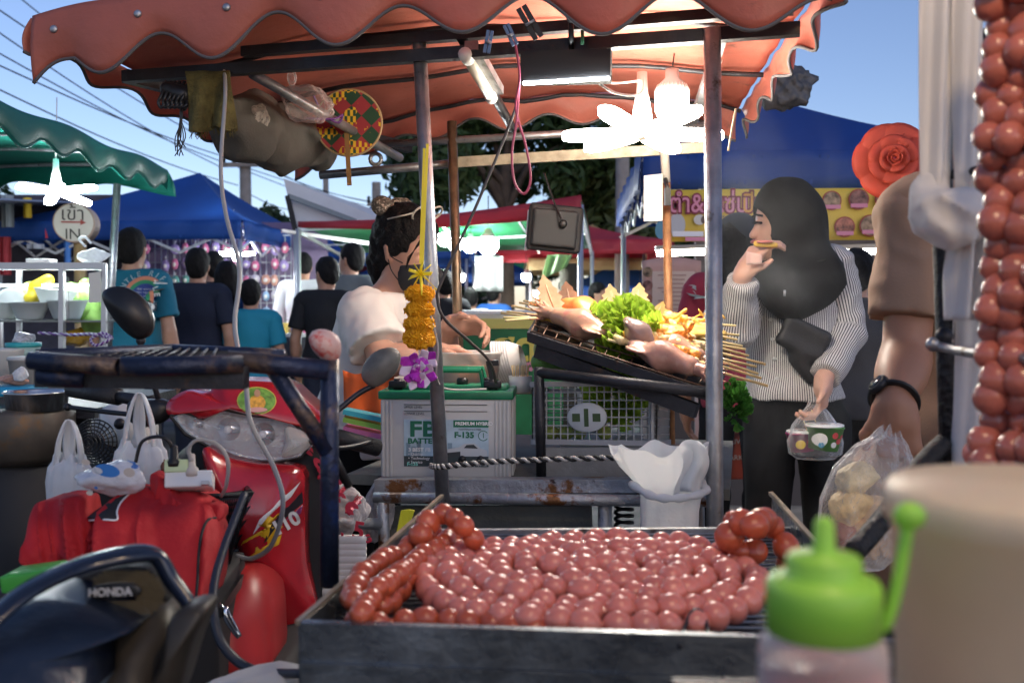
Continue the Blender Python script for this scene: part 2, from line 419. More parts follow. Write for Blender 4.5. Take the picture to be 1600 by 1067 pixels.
vg=valance(vtop,6.2,.160,.078,m_tarp,cart,phase=.34,fold=.011,ends=lambda u:.05*max(0,1-u/.06)**.7)
valance(lambda v:rp(1,v)+Vector((.01,0,0)),5,.085,.025,m_tarp,cart,out=(1,0,0),nu=70,fold=.012)
valance(lambda v:rp(0,v)+Vector((-.01,0,0)),5,.075,.025,m_tarp,cart,out=(-1,0,0),nu=70,fold=.012)
valance(lambda u:rp(u,1)+Vector((0,.01,0)),6,.09,.03,m_tarp,cart,out=(0,1,0),nu=90,fold=.012)
for u in (.035,.16,.285,.41,.535,.66,.79,.92):
    p=vg(u,.42); B().lathe([(.0,-.004),(.008,-.004),(.009,0),(.006,.003),(0,.003)],p+Vector((0,-.004,0)),12,rot=Matrix.Rotation(PI/2,3,'X')).obj('rivet',m_galv,cart)
def pipe_part(name,P,r,mat,n=12): return B().tube(P,r,n).obj(name,mat,cart)
FL0,FL1=W(655,60,2.19),W(692,790,2.14)
FR0,FR1=W(1113,45,2.0),W(1124,835,2.0)
pipe_part('post',[FL0,FL1],.0155,m_galv); pipe_part('post',[FR0,FR1+Vector((0,0,-.7))],.0175,m_galv)
BL0,BL1=W(706,190,2.95),W(722,486,2.95); pipe_part('post',[BL0,BL1+Vector((0,0,-.5))],.0145,M('bronze pipe',(.20,.14,.09),.4,.7,var=.4,vs=20,bump=.2))
BR0,BR1=W(1034,170,2.85),W(1051,495,2.85)
pipe_part('post',[BR0,W(1041,285,2.85)],.0125,M('cream paint',(.6,.56,.48),.5,var=.15,vs=20)); pipe_part('post',[W(1041,286,2.85),BR1+Vector((0,0,-.5))],.0125,M('rusty pipe',(.33,.16,.07),.6,.3,var=.4,vs=25,bump=.3))
def beam(a,b,w,h,mat=m_dark): return B().bar(a,b,w,h).obj('beam',mat,cart,smooth=False)
beam(W(195,121,2.37),W(1250,46,1.97),.026,.026); beam(W(380,82,2.29),W(1240,14,1.99),.024,.022)
beam(W(195,119,2.37),W(640,232,3.1),.025,.03); beam(W(1130,50,2.0),W(1080,200,3.0),.02,.025,m_galv)
pipe_part('rail',[W(560,228,2.97),W(1110,196,2.9)],.011,m_galv); beam(W(712,254,2.97),W(1110,230,2.87),.012,.03,M('pale angle bar',(.42,.38,.28),.55,.4,var=.35,vs=25))
pipe_part('rail',[W(500,274,3.05),W(730,254,3.0)],.013,m_galv)
pipe_part('brace',[W(395,116,2.33),W(625,247,2.95)],.0125,m_galv)
pipe_part('ridge_bar',[W(722,58,2.15),W(800,200,2.95)],.013,m_dark)
for v in (.3,.62,.95):
    pipe_part('rafter',[rp(i/24,v,.02) for i in range(25)],.0065,m_dark,8)
# deck, rails and lower frame
def railbox(a,b,w,h,mat=m_rail,name='rail'): return B().bar(a,b,w,h).obj(name,mat,cart,smooth=False)
L0=W(585,777,2.2); L1=W(1128,783,2.03)
B().pipe(L0,L1,.0125).obj('rail',m_rail,cart); 
railbox(W(590,757,2.24),W(1110,757,2.06),.04,.028)
B().pipe(W(598,770,2.2),W(602,905,2.2),.013).obj('leg',m_rail,cart); B().pipe(W(945,785,2.1),W(945,905,2.1),.015).obj('leg',m_rail,cart)
B().pipe(W(470,815,2.05),W(596,818,2.2),.0125).obj('rail',m_rail,cart)
B().tube([W(1088,700,2.06),W(1090,905,2.06)],.016,10).obj('post',m_galv,cart)
DZ=W(700,752,2.24).z
B().box((.13,2.62,DZ-.01),(.44,.40,.012),rot=R(-13)).obj('deck',m_wood,cart,smooth=False)
B().bar(W(590,815,2.35),W(925,815,2.24),.015,.075).obj('side_board',m_wood,cart,smooth=False)
B().bar(W(840,725,2.26),W(1040,725,2.18),.012,.075).obj('side_board',M('grey board',(.25,.25,.24),.7,var=.25,vs=8,bump=.4),cart,smooth=False)
# squid rack frame
f0,f1=W(842,582,2.2),W(1112,614,2.02)
B().pipe(f0,f1,.0125).obj('rail',m_dark,cart); B().pipe(f0+Vector((0,0,.012)),W(846,750,2.2),.0115).obj('post',m_dark,cart)
B().pipe(W(870,560,2.75),W(1130,590,2.6),.011).obj('rail',m_dark,cart)
# spring on the lower frame
sp_=[W(975,785,2.25)+Vector((.02*math.cos(t*.5),.02*math.sin(t*.5),-.0012*t)) for t in range(0,140)]
B().tube(sp_,.004,6).obj('spring',m_bk,cart)
cw=thing('cart_wheel','black spoked wheel under the squid cart deck','wheel',(.0,2.75,.33))
w=B(); w.tube([Vector((0,2.75,.33))+Vector((.30*math.cos(a),0,.30*math.sin(a))) for a in np.linspace(0,2*PI,41)],.028,10,cap=False); w.obj('tyre',m_bkm,cw)
w=B(); w.tube([Vector((0,2.75,.33))+Vector((.26*math.cos(a),0,.26*math.sin(a))) for a in np.linspace(0,2*PI,41)],.012,8,cap=False)
for i in range(18):
    a=i*PI/9; w.tube([(0,2.75+.01*(-1)**i,.33),(.26*math.cos(a),2.75,.33+.26*math.sin(a))],.0015,5)
w.tube([(0,2.68,.33),(0,2.82,.33)],.025,10); w.obj('rim',m_galv,cw)
B().tube([(0,2.66,.33),(0,2.62,DZ-.05)],.012).obj('fork',m_rail,cart); 
# ---- lamps on the cart
def fan_lamp(c,blades,L,wid,mat,label,group=None,sock=.11,cord=None,energy=0,col=(1,.9,.75)):
    t=thing('fan_lamp',label,'lamp',c,0,group); c=Vector(c)
    B().lathe([(.0,.03+sock),(.012,.03+sock),(.014,.02+sock*.6),(.016,.03+sock*.5),(.024,.035),(.026,.0),(.02,-.015),(0,-.02)],c,16).obj('socket',m_white,t)
    for a,tilt in blades:
        rot=Matrix.Rotation(R(-13),3,'X')@Matrix.Rotation(a,3,'Z')@Matrix.Rotation(tilt,3,'Y')
        o=[]
        for i in range(20):
            q=2*PI*i/20; x=L/2+L*.5*math.copysign(abs(math.cos(q))**.55,math.cos(q)); y=wid/2*math.copysign(abs(math.sin(q))**.8,math.sin(q)); o.append(c+rot@Vector((.012+x,y,0)))
        n=rot@Vector((0,0,1)); bl=B().poly([p+n*.004 for p in o],n,.015).obj('blade',mat,t,smooth=False)
    if cord: B().tube(spline(cord,8),.0025,6).obj('cord',m_white,t)
    return t
LC=W(1003,207,2.36)
fan_lamp(LC,[(R(185),R(4)),(R(130),R(-6)),(R(55),R(-6)),(R(-4),R(3)),(R(-55),R(2)),(R(-125),R(2))],.178,.046,m_led,'bright warm white fan blade lamp hanging under the orange canopy',cord=[LC+Vector((0,0,.13)),W(1003,125,2.36),W(960,130,2.25),W(925,122,2.12)])
bt=thing('led_bulb','ribbed white bulb lamp hanging beside the fan blade lamp','lamp',W(1050,190,2.38))
c=W(1050,145,2.38); u=S(1,2.38)
bb=B().lathe([(0,36*u),(10*u,36*u),(11*u,22*u),(22*u,12*u),(26*u,3*u),(26*u,-8*u)],c,32)
bo=bb.obj('housing',M('grey-white housing',(.42,.42,.42),.5),bt)
B().lathe([(26*u,-8*u),(26*u,-28*u),(22*u,-36*u),(0,-40*u)],c,24).obj('diffuser',m_led,bt)
for i in range(26):
    a=2*PI*i/26; B().tube([c+Vector((22.3*u*math.cos(a),22.3*u*math.sin(a),12*u)),c+Vector((26.3*u*math.cos(a),26.3*u*math.sin(a),3*u)),c+Vector((26.3*u*math.cos(a),26.3*u*math.sin(a),-7*u))],.0012,4).obj('rib',m_white,bo)
B().tube([c+Vector((0,0,36*u)),c+Vector((.005,0,60*u))],.002,6).obj('hook',m_bk,bt)
# box light with strip
bx=thing('strip_light','black box light with thin bright strip clamped on canopy beam','lamp',W(885,105,2.08))
a,b_=W(815,108,2.1),W(955,104,2.06)
B().bar(a+Vector((0,0,-.0)),b_,.03,.066).obj('housing',m_bkm,bx,smooth=False)
B().bar(W(818,131,2.085),W(952,123,2.045),.006,.006).obj('light_strip',m_ledw,bx,smooth=False)
B().tube([W(893,83,2.08),W(892,30,2.04)],[.006,.006],8).obj('clamp',m_bk,bx); B().ball(W(892,28,2.03),.01).obj('knob',m_bk,bx)
B().tube([W(910,70,2.05),W(910,48,2.05)],.004,6).obj('clamp',M('green clip',(.02,.12,.05),.4),bx)
tl=thing('tube_light','unlit white tube light along the canopy ridge bar','lamp',W(748,100,2.3))
p0,p1=W(726,62,2.13),W(768,134,2.38)
B().tube([p0+Vector((0,0,-.03)),p1+Vector((0,0,-.03))],.012,12).obj('tube',M('tube glass',(.8,.76,.66),.25),tl)
B().bar(p0+Vector((0.014,0,-.012)),p1+Vector((.014,0,-.012)),.03,.02).obj('batten',m_galv,tl,smooth=False)
B().tube([p0+Vector((0,-.002,-.03)),p0.lerp(p1,.12)+Vector((0,0,-.03))],.0145,12).obj('end_cap',m_white,tl); B().tube([p0.lerp(p1,.92)+Vector((0,0,-.03)),p1+Vector((0,.003,-.03))],.0145,12).obj('end_cap',m_white,tl)
t2=thing('tube_light','unlit white tube lamp slanting behind the right canopy post','lamp',W(1100,150,2.5))
B().tube([W(1122,95,2.35),W(1085,175,2.8)],.011,10).obj('tube',M('tube glass2',(.85,.82,.75),.3),t2); B().tube([W(1087,170,2.78),W(1083,180,2.83)],.014,10).obj('end_cap',m_white,t2)
# ================= background stalls, trees, poles
m_blue=M('blue tent cloth',(.012,.07,.30),.6,var=.12,vs=2,translucent=.12)
m_blue2=M('blue tent cloth2',(.014,.06,.27),.6,var=.12,vs=2,translucent=.12)
m_green=M('green tarpaulin',(.015,.20,.15),.42,var=.15,vs=3,translucent=.35,bump=.1,bs=20)
m_red=M('red tarpaulin',(.50,.045,.06),.5,var=.12,vs=3,translucent=.2)
m_grn2=M('bright green tarpaulin',(.06,.42,.16),.5,var=.1,vs=3,translucent=.3)
m_alu=M('aluminium',(.62,.63,.64),.35,.7,var=.1)
m_pole=M('concrete pole',(.28,.25,.22),.85,var=.2,bump=.3)
def tent(label,cor,ez,peak,mat,vh=.17,n=10,legs=(1,1,1,1),truss=True,sc=0,group=None,sag=.05):
    cx=sum(c[0] for c in cor)/4; cy=sum(c[1] for c in cor)/4
    t=thing('canopy_tent',label,'tent',(cx,cy,0),0,group); pk=Vector(peak)
    r=B()
    for i in range(4):
        a=Vector((*cor[i],ez)); b=Vector((*cor[(i+1)%4],ez))
        def f(u,v,a=a,b=b):
            p=a.lerp(b,u).lerp(pk,v); p.z-=sag*math.sin(PI*v)*math.sin(PI*u)*1.6+sag*.6*math.sin(PI*v); return p
        r.grid(f,12,10)
    fixn(r.obj('roof',mat,t))
    for i in range(4):
        a=Vector((*cor[i],ez)); b=Vector((*cor[(i+1)%4],ez)); nrm=(b-a).cross(Vector((0,0,1))).normalized()
        def g(u,v,a=a,b=b,nrm=nrm):
            d=vh-(sc*scal(u*8) if sc else 0)
            return a.lerp(b,u)+nrm*(.012+.012*math.sin(u*37+v*2))+Vector((0,0,.004-d*v))
        B().sheet(g,48,3,.002).obj('valance',mat,t)
        p=a.lerp(pk,.03)
        if legs[i]: B().tube([(p.x,p.y,0),(p.x,p.y,ez-.02)],.018,8).obj('leg',m_alu,t)
        if truss:
            k=4
            for j in range(k):
                q0=a.lerp(b,j/k)+nrm*-.03; q1=a.lerp(b,(j+1)/k)+nrm*-.03
                z0,z1=ez-.03,ez-.27
                B().bar(Vector((q0.x,q0.y,z0 if j%2 else z1)),Vector((q1.x,q1.y,z1 if j%2 else z0)),.012,.022).obj('truss_bar',m_alu,t,smooth=False)
                B().bar(Vector((q0.x,q0.y,z1 if j%2 else z0)),Vector((q1.x,q1.y,z0 if j%2 else z1)),.012,.022).obj('truss_bar',m_alu,t,smooth=False)
    return t
# blue tent behind the shoppers
tent('blue pop-up tent over the hanging accessories behind the shoppers',[(-4.55,8.75),(-2.30,8.5),(-2.17,11.2),(-4.4,11.3)],1.99,W(312,270,9.9),m_blue,.165)
# blue tent on the right
tent('blue pop-up tent behind the woman in the black headscarf',[(.66,5.05),(2.62,4.95),(2.75,7.2),(.8,7.4)],2.03,W(1188,150,6.2),m_blue2,.19,legs=(0,1,1,1),sag=.07)
# far tents
for lb,c,w,d,ez,pz,mt in (('small blue tent seen behind the vendor',(604,9.9*1.4),2.4,2.4,2.02,2.75,m_blue),
      ('distant blue tent beyond the red and green stall',(705,16.5),2.6,2.6,1.78,2.5,m_blue2),
      ('distant beige tent right of the black solar panel',(925,14.5),1.9,2.4,1.9,2.45,M('beige tent cloth',(.5,.36,.17),.6,translucent=.2)),
      ('distant red tent right of the black solar panel',(900,12.2),2.0,2.2,2.0,2.28,m_red),
      ('low blue stall roof by the tall tree trunk',(985,15.2),2.0,2.2,1.55,2.05,m_blue),
      ('far red market tent by the power poles',(540,21),3,3,2.2,3.0,m_red),
      ('far green market tent at the end of the lane',(770,23),3.4,3,2.2,3.0,m_grn2)):
    x=S(c[0]-800,c[1]); tent(lb,[(x-w/2,c[1]-d/2),(x+w/2,c[1]-d/2),(x+w/2,c[1]+d/2),(x-w/2,c[1]+d/2)],ez,(x,c[1],pz),mt,.16,truss=False)
# red and green flat tarp stall
rg=thing('tarp_stall','flat tarp stall with red edge and bright green underside behind the vendor','market stall',(-.3,8.6,0))
c4=[W(466,352,8.3),W(908,312,6.9),W(925,388,10.4),W(540,395,11.2)]
def tq(u,v): 
    p=c4[0].lerp(c4[1],u).lerp(c4[3].lerp(c4[2],u),v); p.z+=.16*math.sin(PI*v)*(.3+.7*math.sin(PI*u))-.05*math.sin(PI*u)*(1-v); return p
B().sheet(lambda u,v:tq(u,v)+Vector((0,0,.02)),24,12,.004).obj('roof',m_red,rg); B().sheet(tq,24,12,.004).obj('underside',m_grn2,rg)
B().sheet(lambda u,v:tq(u,0)+Vector((0,-.012+.02*math.sin(u*25)*v,.03-(.05+.085*u)*v)),40,3,.003).obj('valance',m_red,rg)
for a,b in ((0,3),(1,2)):
    B().bar(c4[a]+Vector((0,.05,-.06)),c4[b]+Vector((0,0,-.06)),.03,.03).obj('frame_bar',m_alu,rg,smooth=False)
for u in (.3,.55,.8): B().bar(tq(u,.02)+Vector((0,0,-.05)),tq(u,.98)+Vector((0,0,-.05)),.02,.02).obj('frame_bar',m_alu,rg,smooth=False)
B().bar(tq(0,.5)+Vector((0,0,-.09)),tq(1,.5)+Vector((0,0,-.09)),.02,.02).obj('frame_bar',m_alu,rg,smooth=False)
for p in (c4[0],c4[1]+Vector((.0,.05,0)),c4[2],c4[3]): B().tube([(p.x,p.y,0),(p.x,p.y,p.z-.03)],.02,8).obj('leg',m_alu,rg)
m_ledb=M('stall bulb glow',(1,1,1),.4,emit=(.92,.98,1),es=110)
def bulb(px,py,d,r,label,cordtop,mat=m_ledb,group='bulbs of the red and green stall'):
    c=W(px,py,d); t=thing('hanging_bulb',label,'lamp',c,0,group)
    B().lathe([(0,-r*1.15),(r*.6,-r*1.05),(r,-r*.5),(r,r*.3),(r*.9,r*.5)],c,14).obj('diffuser',mat,t)
    B().lathe([(r*.9,r*.5),(r*.5,r*1.0),(r*.35,r*1.5),(0,r*1.5)],c,14).obj('housing',m_white,t)
    B().tube([c+Vector((0,0,r*1.5)),c+Vector((0,0,cordtop))],.004,5).obj('cord',m_bk,t)
bulb(763,380,7.6,.075,'big white bulb lamp hanging lowest under the red and green tarp',.36)
bulb(712,378,9.0,.07,'white bulb lamp right of the vendor under the tarp stall',.3); bulb(735,382,9.6,.07,'smaller white bulb lamp between its two neighbours',.3); bulb(695,372,8.2,.06,'white bulb lamp partly behind the bronze cart post',.3)
# lean panel (raised van flap) with dark frame
fl=thing('raised_panel','pale raised panel with dark frame bar above the tarp stall','panel',W(480,340,8.7))
q=[W(443,279,8.75),W(585,328,9.0),W(620,352,9.0),W(462,362,8.75)]
B().poly(q,(0,-1,0),.03).obj('board',M('pale panel',(.52,.56,.60),.5,var=.06),fl,smooth=False)
B().bar(W(449,306,8.66),W(462,362,8.66),.04,.04).obj('frame_bar',m_bkm,fl,smooth=False); B().bar(W(449,306,8.66),W(556,346,8.85),.04,.04).obj('frame_bar',M('steel blue bar',(.10,.14,.18),.4,.4),fl,smooth=False)
B().bar(W(440,361,8.6),W(600,384,9.0),.035,.03).obj('frame_bar',m_alu,fl,smooth=False)
B().tube([W(462,362,8.7),Vector((W(462,362,8.7).x,8.7,0))],.02,8).obj('leg',m_alu,fl)
# trees
def leafmat(n,c): return M(n,c,.55,var=.5,vs=9,translucent=.35)
def tree(label,base,h,cz,rad,nleaf,lm,tr=.12,ls=.12,lean=0,group=None,seed=1,name='broadleaf_tree',holes=.5):
    rs=random.Random(seed); t=thing(name,label,'tree',base,0,group); b=Vector(base)
    tb=B(); top=b+Vector((lean,0,cz)); mid=b.lerp(top,.5)+Vector((.1*lean,0,0))
    tb.tube(spline([b,mid,top],6),[tr*(1-.45*i/12) for i in range(13)],9)
    cl=[]
    for i in range(26):
        a=rs.uniform(0,2*PI); el=rs.uniform(-.5,1.2); rr=rs.uniform(.45,1)
        c=top+Vector((math.cos(a)*math.cos(el)*rad[0]*rr,math.sin(a)*math.cos(el)*rad[1]*rr,math.sin(el)*rad[2]*rr)); cl.append((c,rs.uniform(.25,.5)*min(rad)))
        if i%2==0: tb.tube(spline([top-Vector((0,0,rs.uniform(.1,.6)*rad[2])),top.lerp(c,.5)+Vector((0,0,.1)),c],4),[tr*.42*(1-.8*j/8) for j in range(9)],6)
    fixn(tb.obj('trunk',M('bark',(.09,.07,.055),.9,var=.3,bump=.5),t))
    V=[];F=[]
    for i in range(nleaf):
        c,r=cl[rs.randrange(len(cl))]
        d=Vector((rs.gauss(0,1),rs.gauss(0,1),rs.gauss(0,1))); d=d.normalized()*r*rs.uniform(.35,1.05)**.6
        p=c+d; nrm=(d.normalized()+Vector((rs.gauss(0,.6),rs.gauss(0,.6),rs.gauss(0,.6)+.5))).normalized(); u=nrm.orthogonal().normalized(); u=Matrix.Rotation(rs.uniform(0,6.28),3,nrm)@u; w=nrm.cross(u)
        s=ls*rs.uniform(.6,1.3); k=len(V); V+=[p-u*s,p-w*s*.38+nrm*s*.1,p+u*s,p+w*s*.38+nrm*s*.1]; F.append((k,k+1,k+2,k+3))
    mesh('crown',V,F,lm,t,smooth=False); return t
lf1=leafmat('leaf green',(.05,.095,.028)); lf2=leafmat('leaf olive',(.075,.10,.03)); lf3=leafmat('leaf dark',(.03,.06,.02))
tree('tall leafy tree with grey trunk rising behind the red and green stall',(S(-10,15),15,0),6,3.4,(2.3,1.8,1.25),9000,lf1,.17,.12,seed=3)
tree('loose leafy tree beside the tall bare trunk, right of the solar panel',(S(135,16),16,0),5,2.7,(1.15,1.2,1.2),3600,lf2,.11,.12,seed=5)
tree('small round tree beyond the blue tent and raised panel',(S(-360,20),20,0),4,2.3,(1.3,1.2,.8),3000,lf3,.1,.13,seed=8)
tree('leafy tree behind the right end of the vendor canopy',(S(290,17),17,0),5,2.9,(1.4,1.2,1.3),3000,lf1,.13,.13,seed=12)
for i,(px,d,h) in enumerate(((-60,30,3.2),(480,34,2.6),(660,30,2.4),(1120,28,3.0),(1500,30,3.2),(850,36,3))):
    tree(('distant dark tree behind the green stall','distant dark tree beyond the pink fascia building','distant dark tree beyond the far cream building','distant dark tree behind the yellow banner stall','distant dark tree behind the man in brown','distant dark tree behind the solar panel')[i],(S(px-800,d),d,0),h+2,h,(2.6,1.6,1.7),2200,lf3,.14,.22,seed=20+i,group='distant trees round the market')
# far buildings
def building(label,px0,px1,d,h,wall,roofm,rows,cols):
    x0,x1=S(px0-800,d),S(px1-800,d); t=thing('shop_building',label,'building',((x0+x1)/2,d+2,0))
    B().box(((x0+x1)/2,d+2,h/2),((x1-x0)/2,2,h/2)).obj('wall',wall,t,smooth=False)
    B().box(((x0+x1)/2,d+1.8,h+.12),((x1-x0)/2+.3,2.5,.12)).obj('roof',roofm,t,smooth=False)
    for r_ in range(rows):
        for c_ in range(cols):
            x=x0+(c_+.5)*(x1-x0)/cols; z=h*(r_+.55)/rows; w=.32*(x1-x0)/cols
            f=B().box((x,d-.02,z),(w,.03,.5)).obj('window',M('window frame',(.3,.3,.3),.5),t,smooth=False); B().box((x,d-.055,z),(w*.88,.01,.42)).obj('pane',M('dark pane',(.03,.035,.045),.1),f,smooth=False)
building('far low building with a pink fascia behind the market lane',395,470,30,2.05,M('pink fascia',(.45,.16,.13),.7,var=.1),M('grey roof',(.20,.20,.22),.6,var=.1),1,3)
building('far cream shop building beyond the tents',560,760,42,2.6,M('cream wall',(.35,.31,.25),.8,var=.1),M('grey roof2',(.18,.17,.17),.6),1,6)
building('far grey shop building on the right beyond the trees',930,1300,40,3.0,M('grey wall',(.25,.25,.26),.8,var=.1),M('brown roof',(.15,.09,.06),.6),1,8)
# dark shed on the far left
sh=thing('shop_shed','dark open shed with corrugated roof behind the green stall','shed',(-4.9,9.2,0))
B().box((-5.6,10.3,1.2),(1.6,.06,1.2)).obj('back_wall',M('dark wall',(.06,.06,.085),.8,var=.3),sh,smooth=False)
B().sheet(lambda u,v:Vector((-7+3.0*u,7.6+2.9*v,2.32-.25*(1-v)+.012*math.sin(u*110))),120,2,.004).obj('roof',M('corrugated iron',(.36,.38,.42),.45,.4,var=.15),sh,smooth=False)
B().bar((-5.05,8.4,0),(-5.05,8.4,2.2),.07,.07).obj('post',M('bamboo yellow',(.38,.22,.06),.6),sh,smooth=False); B().bar((-4.62,8.6,0),(-4.62,8.6,2.2),.08,.08).obj('post',M('bamboo yellow',(.38,.22,.06)),sh,smooth=False)
for px,py,w,h,c,lb,nm in ((24,400,45,95,(.35,.03,.04),'dark red cloth hanging in the shed','hanging_cloth'),(34,330,50,80,(.25,.3,.33),'grey framed mirror hanging in the shed','hanging_mirror'),(128,325,32,50,(.75,.55,.04),'yellow flag in the shed','flag'),(205,360,25,40,(.5,.04,.06),'red flag cloth in the shed','flag'),(165,385,70,12,(.4,.45,.5),'grey shelf board in the shed','shelf'),(300,390,26,75,(.05,.18,.5),'blue cloth hanging in the shed by the yellow posts','hanging_cloth')):
    px=px*.28 if False else px/3.0; py=py
    c0=W(px*1.0+ (0 if px<60 else 5),py,8.7); hw=S(w/2.6,8.7)/2; hh=S(h/1.6,8.7)/2
    o=B().sheet(lambda u,v:Vector((c0.x-hw+2*hw*u,c0.y+.02*math.sin(u*9),c0.z+hh-2*hh*v)),8,4,.006).obj(nm,M(lb,c,.7,var=.2),smooth=False); tag(o,lb,nm.split('_')[-1])
# poles and wires
def upole(label,px,d,top,arm=None,r=.12):
    p=W(px,top,d); t=thing('utility_pole',label,'utility pole',(p.x,d,0))
    B().tube([(p.x,d,0),p],[r*1.25,r],10).obj('shaft',m_pole,t)
    if arm:
        y,a0,a1=arm; a,b=W(a0,y,d-.15),W(a1,y-1,d-.15); B().bar(a,b,.1,.1).obj('crossarm',m_pole,t,smooth=False)
        for k in (.04,.3,.62,.96): 
            q=a.lerp(b,k); B().lathe([(.05,.05),(.07,.12),(.05,.2),(.06,.26),(0,.3)],q,8).obj('insulator',m_bkm,t)
upole('concrete utility pole with crossarm rising behind the blue tent',383,24,235,(258,346,412),.13); upole('distant utility pole with crossarm above the red tarp edge',588,34,285,(320,574,630),.15)
upole('distant thin bare pole between the utility poles',509,36,278,None,.1); upole('tall plain grey pole standing between the trees',973,13,150,None,.085)
m_wire=M('wire',(.05,.05,.06),.6)
for i,(a,b,d0,d1) in enumerate((((-40,25),(346,262),14,24),((-40,62),(360,258),14,24),((-40,-10),(395,256),14,24),((-40,85),(410,262),13,24),((-40,122),(372,290),13,24),((-40,-60),(372,245),16,24),((412,258),(576,322),24,34),((400,258),(600,320),24,34),((372,258),(620,321),24,34),((372,262),(590,330),24,34),((480,330),(383,300),30,24))):
    p,q=W(*a,d0),W(*b,d1); cable('power_line',[p,p.lerp(q,.33)-Vector((0,0,.12)),p.lerp(q,.66)-Vector((0,0,.12)),q],.011,m_wire,'thin black overhead power line crossing the dusk sky','power line',group='overhead power lines',sm=5)
# round IN sign
si=thing('round_sign','round drum-shaped entrance sign with Thai word, arrow and IN','sign',W(116,420,5.6))
c=W(115,348,5.6); r=S(31,5.6)
rot=Matrix.Rotation(R(12),3,'Z')@Matrix.Rotation(PI/2,3,'X')
B().lathe([(0,.0),(r*.92,.0),(r*.95,.0),(r,-.004),(r,-.16),(0,-.16)],c,32,rot=rot).obj('drum',M('sign red edge',(.42,.30,.24),.6,var=.3),si,smooth=False)
B().lathe([(0,.003),(r*.93,.003),(r*.93,-.002)],c,32,rot=rot).obj('face',M('sign face',(.62,.58,.53),.6,var=.08,wear=((.4,.25,.2),9,.62,.1)),si,smooth=False)
X=Vector((math.cos(R(12)),math.sin(R(12)),0)); mb=M('sign ink',(.06,.05,.05),.6)
o=c-Vector((0,.012,0))
text('เข้า',.105,mb,frame(o+Vector((0,0,.045)),X,(0,0,1)),si); text('IN',.085,mb,frame(o+Vector((0,0,-.068)),X,(0,0,1)),si)
mr_=M('sign arrow red',(.35,.06,.05),.6); B().bar(o-X*.06+Vector((0,0,.002)),o+X*.045+Vector((0,0,.002)),.003,.008).obj('arrow',mr_,si,smooth=False); B().poly([o+X*.07,o+X*.04+Vector((0,0,.018)),o+X*.04-Vector((0,0,.014))],(0,-1,0),.002).obj('arrow_head',mr_,si,smooth=False)
B().tube([c-Vector((0,-.08,r)),Vector((c.x,c.y+.08,0))],.035,10).obj('post',M('bamboo post',(.42,.28,.14),.6,var=.2),si)
# ---- green stall on the left
gs=thing('green_stall','green scalloped tarpaulin stall canopy with steel pole, over the glass case','market stall',(-2.4,5.0,0))
GZ=1.985
ga,gb=W(-120,0,3.1),W(258,0,5.3); ga.z=gb.z=GZ; gc=Vector((-4.6,6.9,GZ)); gd=Vector((-4.2,4.3,GZ))
def gt(u,v):
    p=ga.lerp(gb,u).lerp(gd.lerp(gc,u),v); p.z+=.10*math.sin(PI*min(1,v*1.0))+.01*math.sin(17*u+5*v); return p
B().sheet(gt,30,14,.0015).obj('roof',m_green,gs)
valance(lambda u:gt(u,0),6.5,.135,.05,m_green,gs,phase=.2,out=(.6,-.8,0),trim=m_green,fold=.013)
valance(lambda v:gt(1,v),4,.135,.05,m_green,gs,out=(1,.3,0),trim=m_green,fold=.03); valance(lambda u:gt(u,1),6,.15,.05,m_green,gs,out=(-.6,.8,0),trim=m_green,fold=.03)
for u in (.1,.3,.5,.7,.9): B().tube([gt(u,j/8)-Vector((0,0,.02)) for j in range(9)],.01,6).obj('rafter',m_galv,gs)
B().bar(gt(0,.02)-Vector((0,0,.03)),gt(1,.02)-Vector((0,0,.03)),.025,.025).obj('beam',m_galv,gs,smooth=False)
p=W(180,300,5.2); B().tube([W(183,288,5.2),W(168,560,5.1)],.019,10).obj('pole',m_galv,gs)
lc=W(88,298,4.5); fan_lamp(lc,[(R(180),R(-6)),(R(125),R(2)),(R(60),R(2)),(R(0),R(-6)),(R(-60),R(8)),(R(-120),R(8))],.17,.048,m_ledw,'cold white fan blade lamp under the green stall canopy',cord=[lc+Vector((0,0,.13)),lc+Vector((0,.02,.42))])
lc=W(366,397,9.0); fan_lamp(lc,[(R(175),R(-4)),(R(95),R(2)),(R(5),R(-4)),(R(-90),R(5))],.17,.06,m_ledw,'white fan blade lamp under the blue pop-up tent',cord=[lc+Vector((0,0,.13)),lc+Vector((0,.0,.4))])
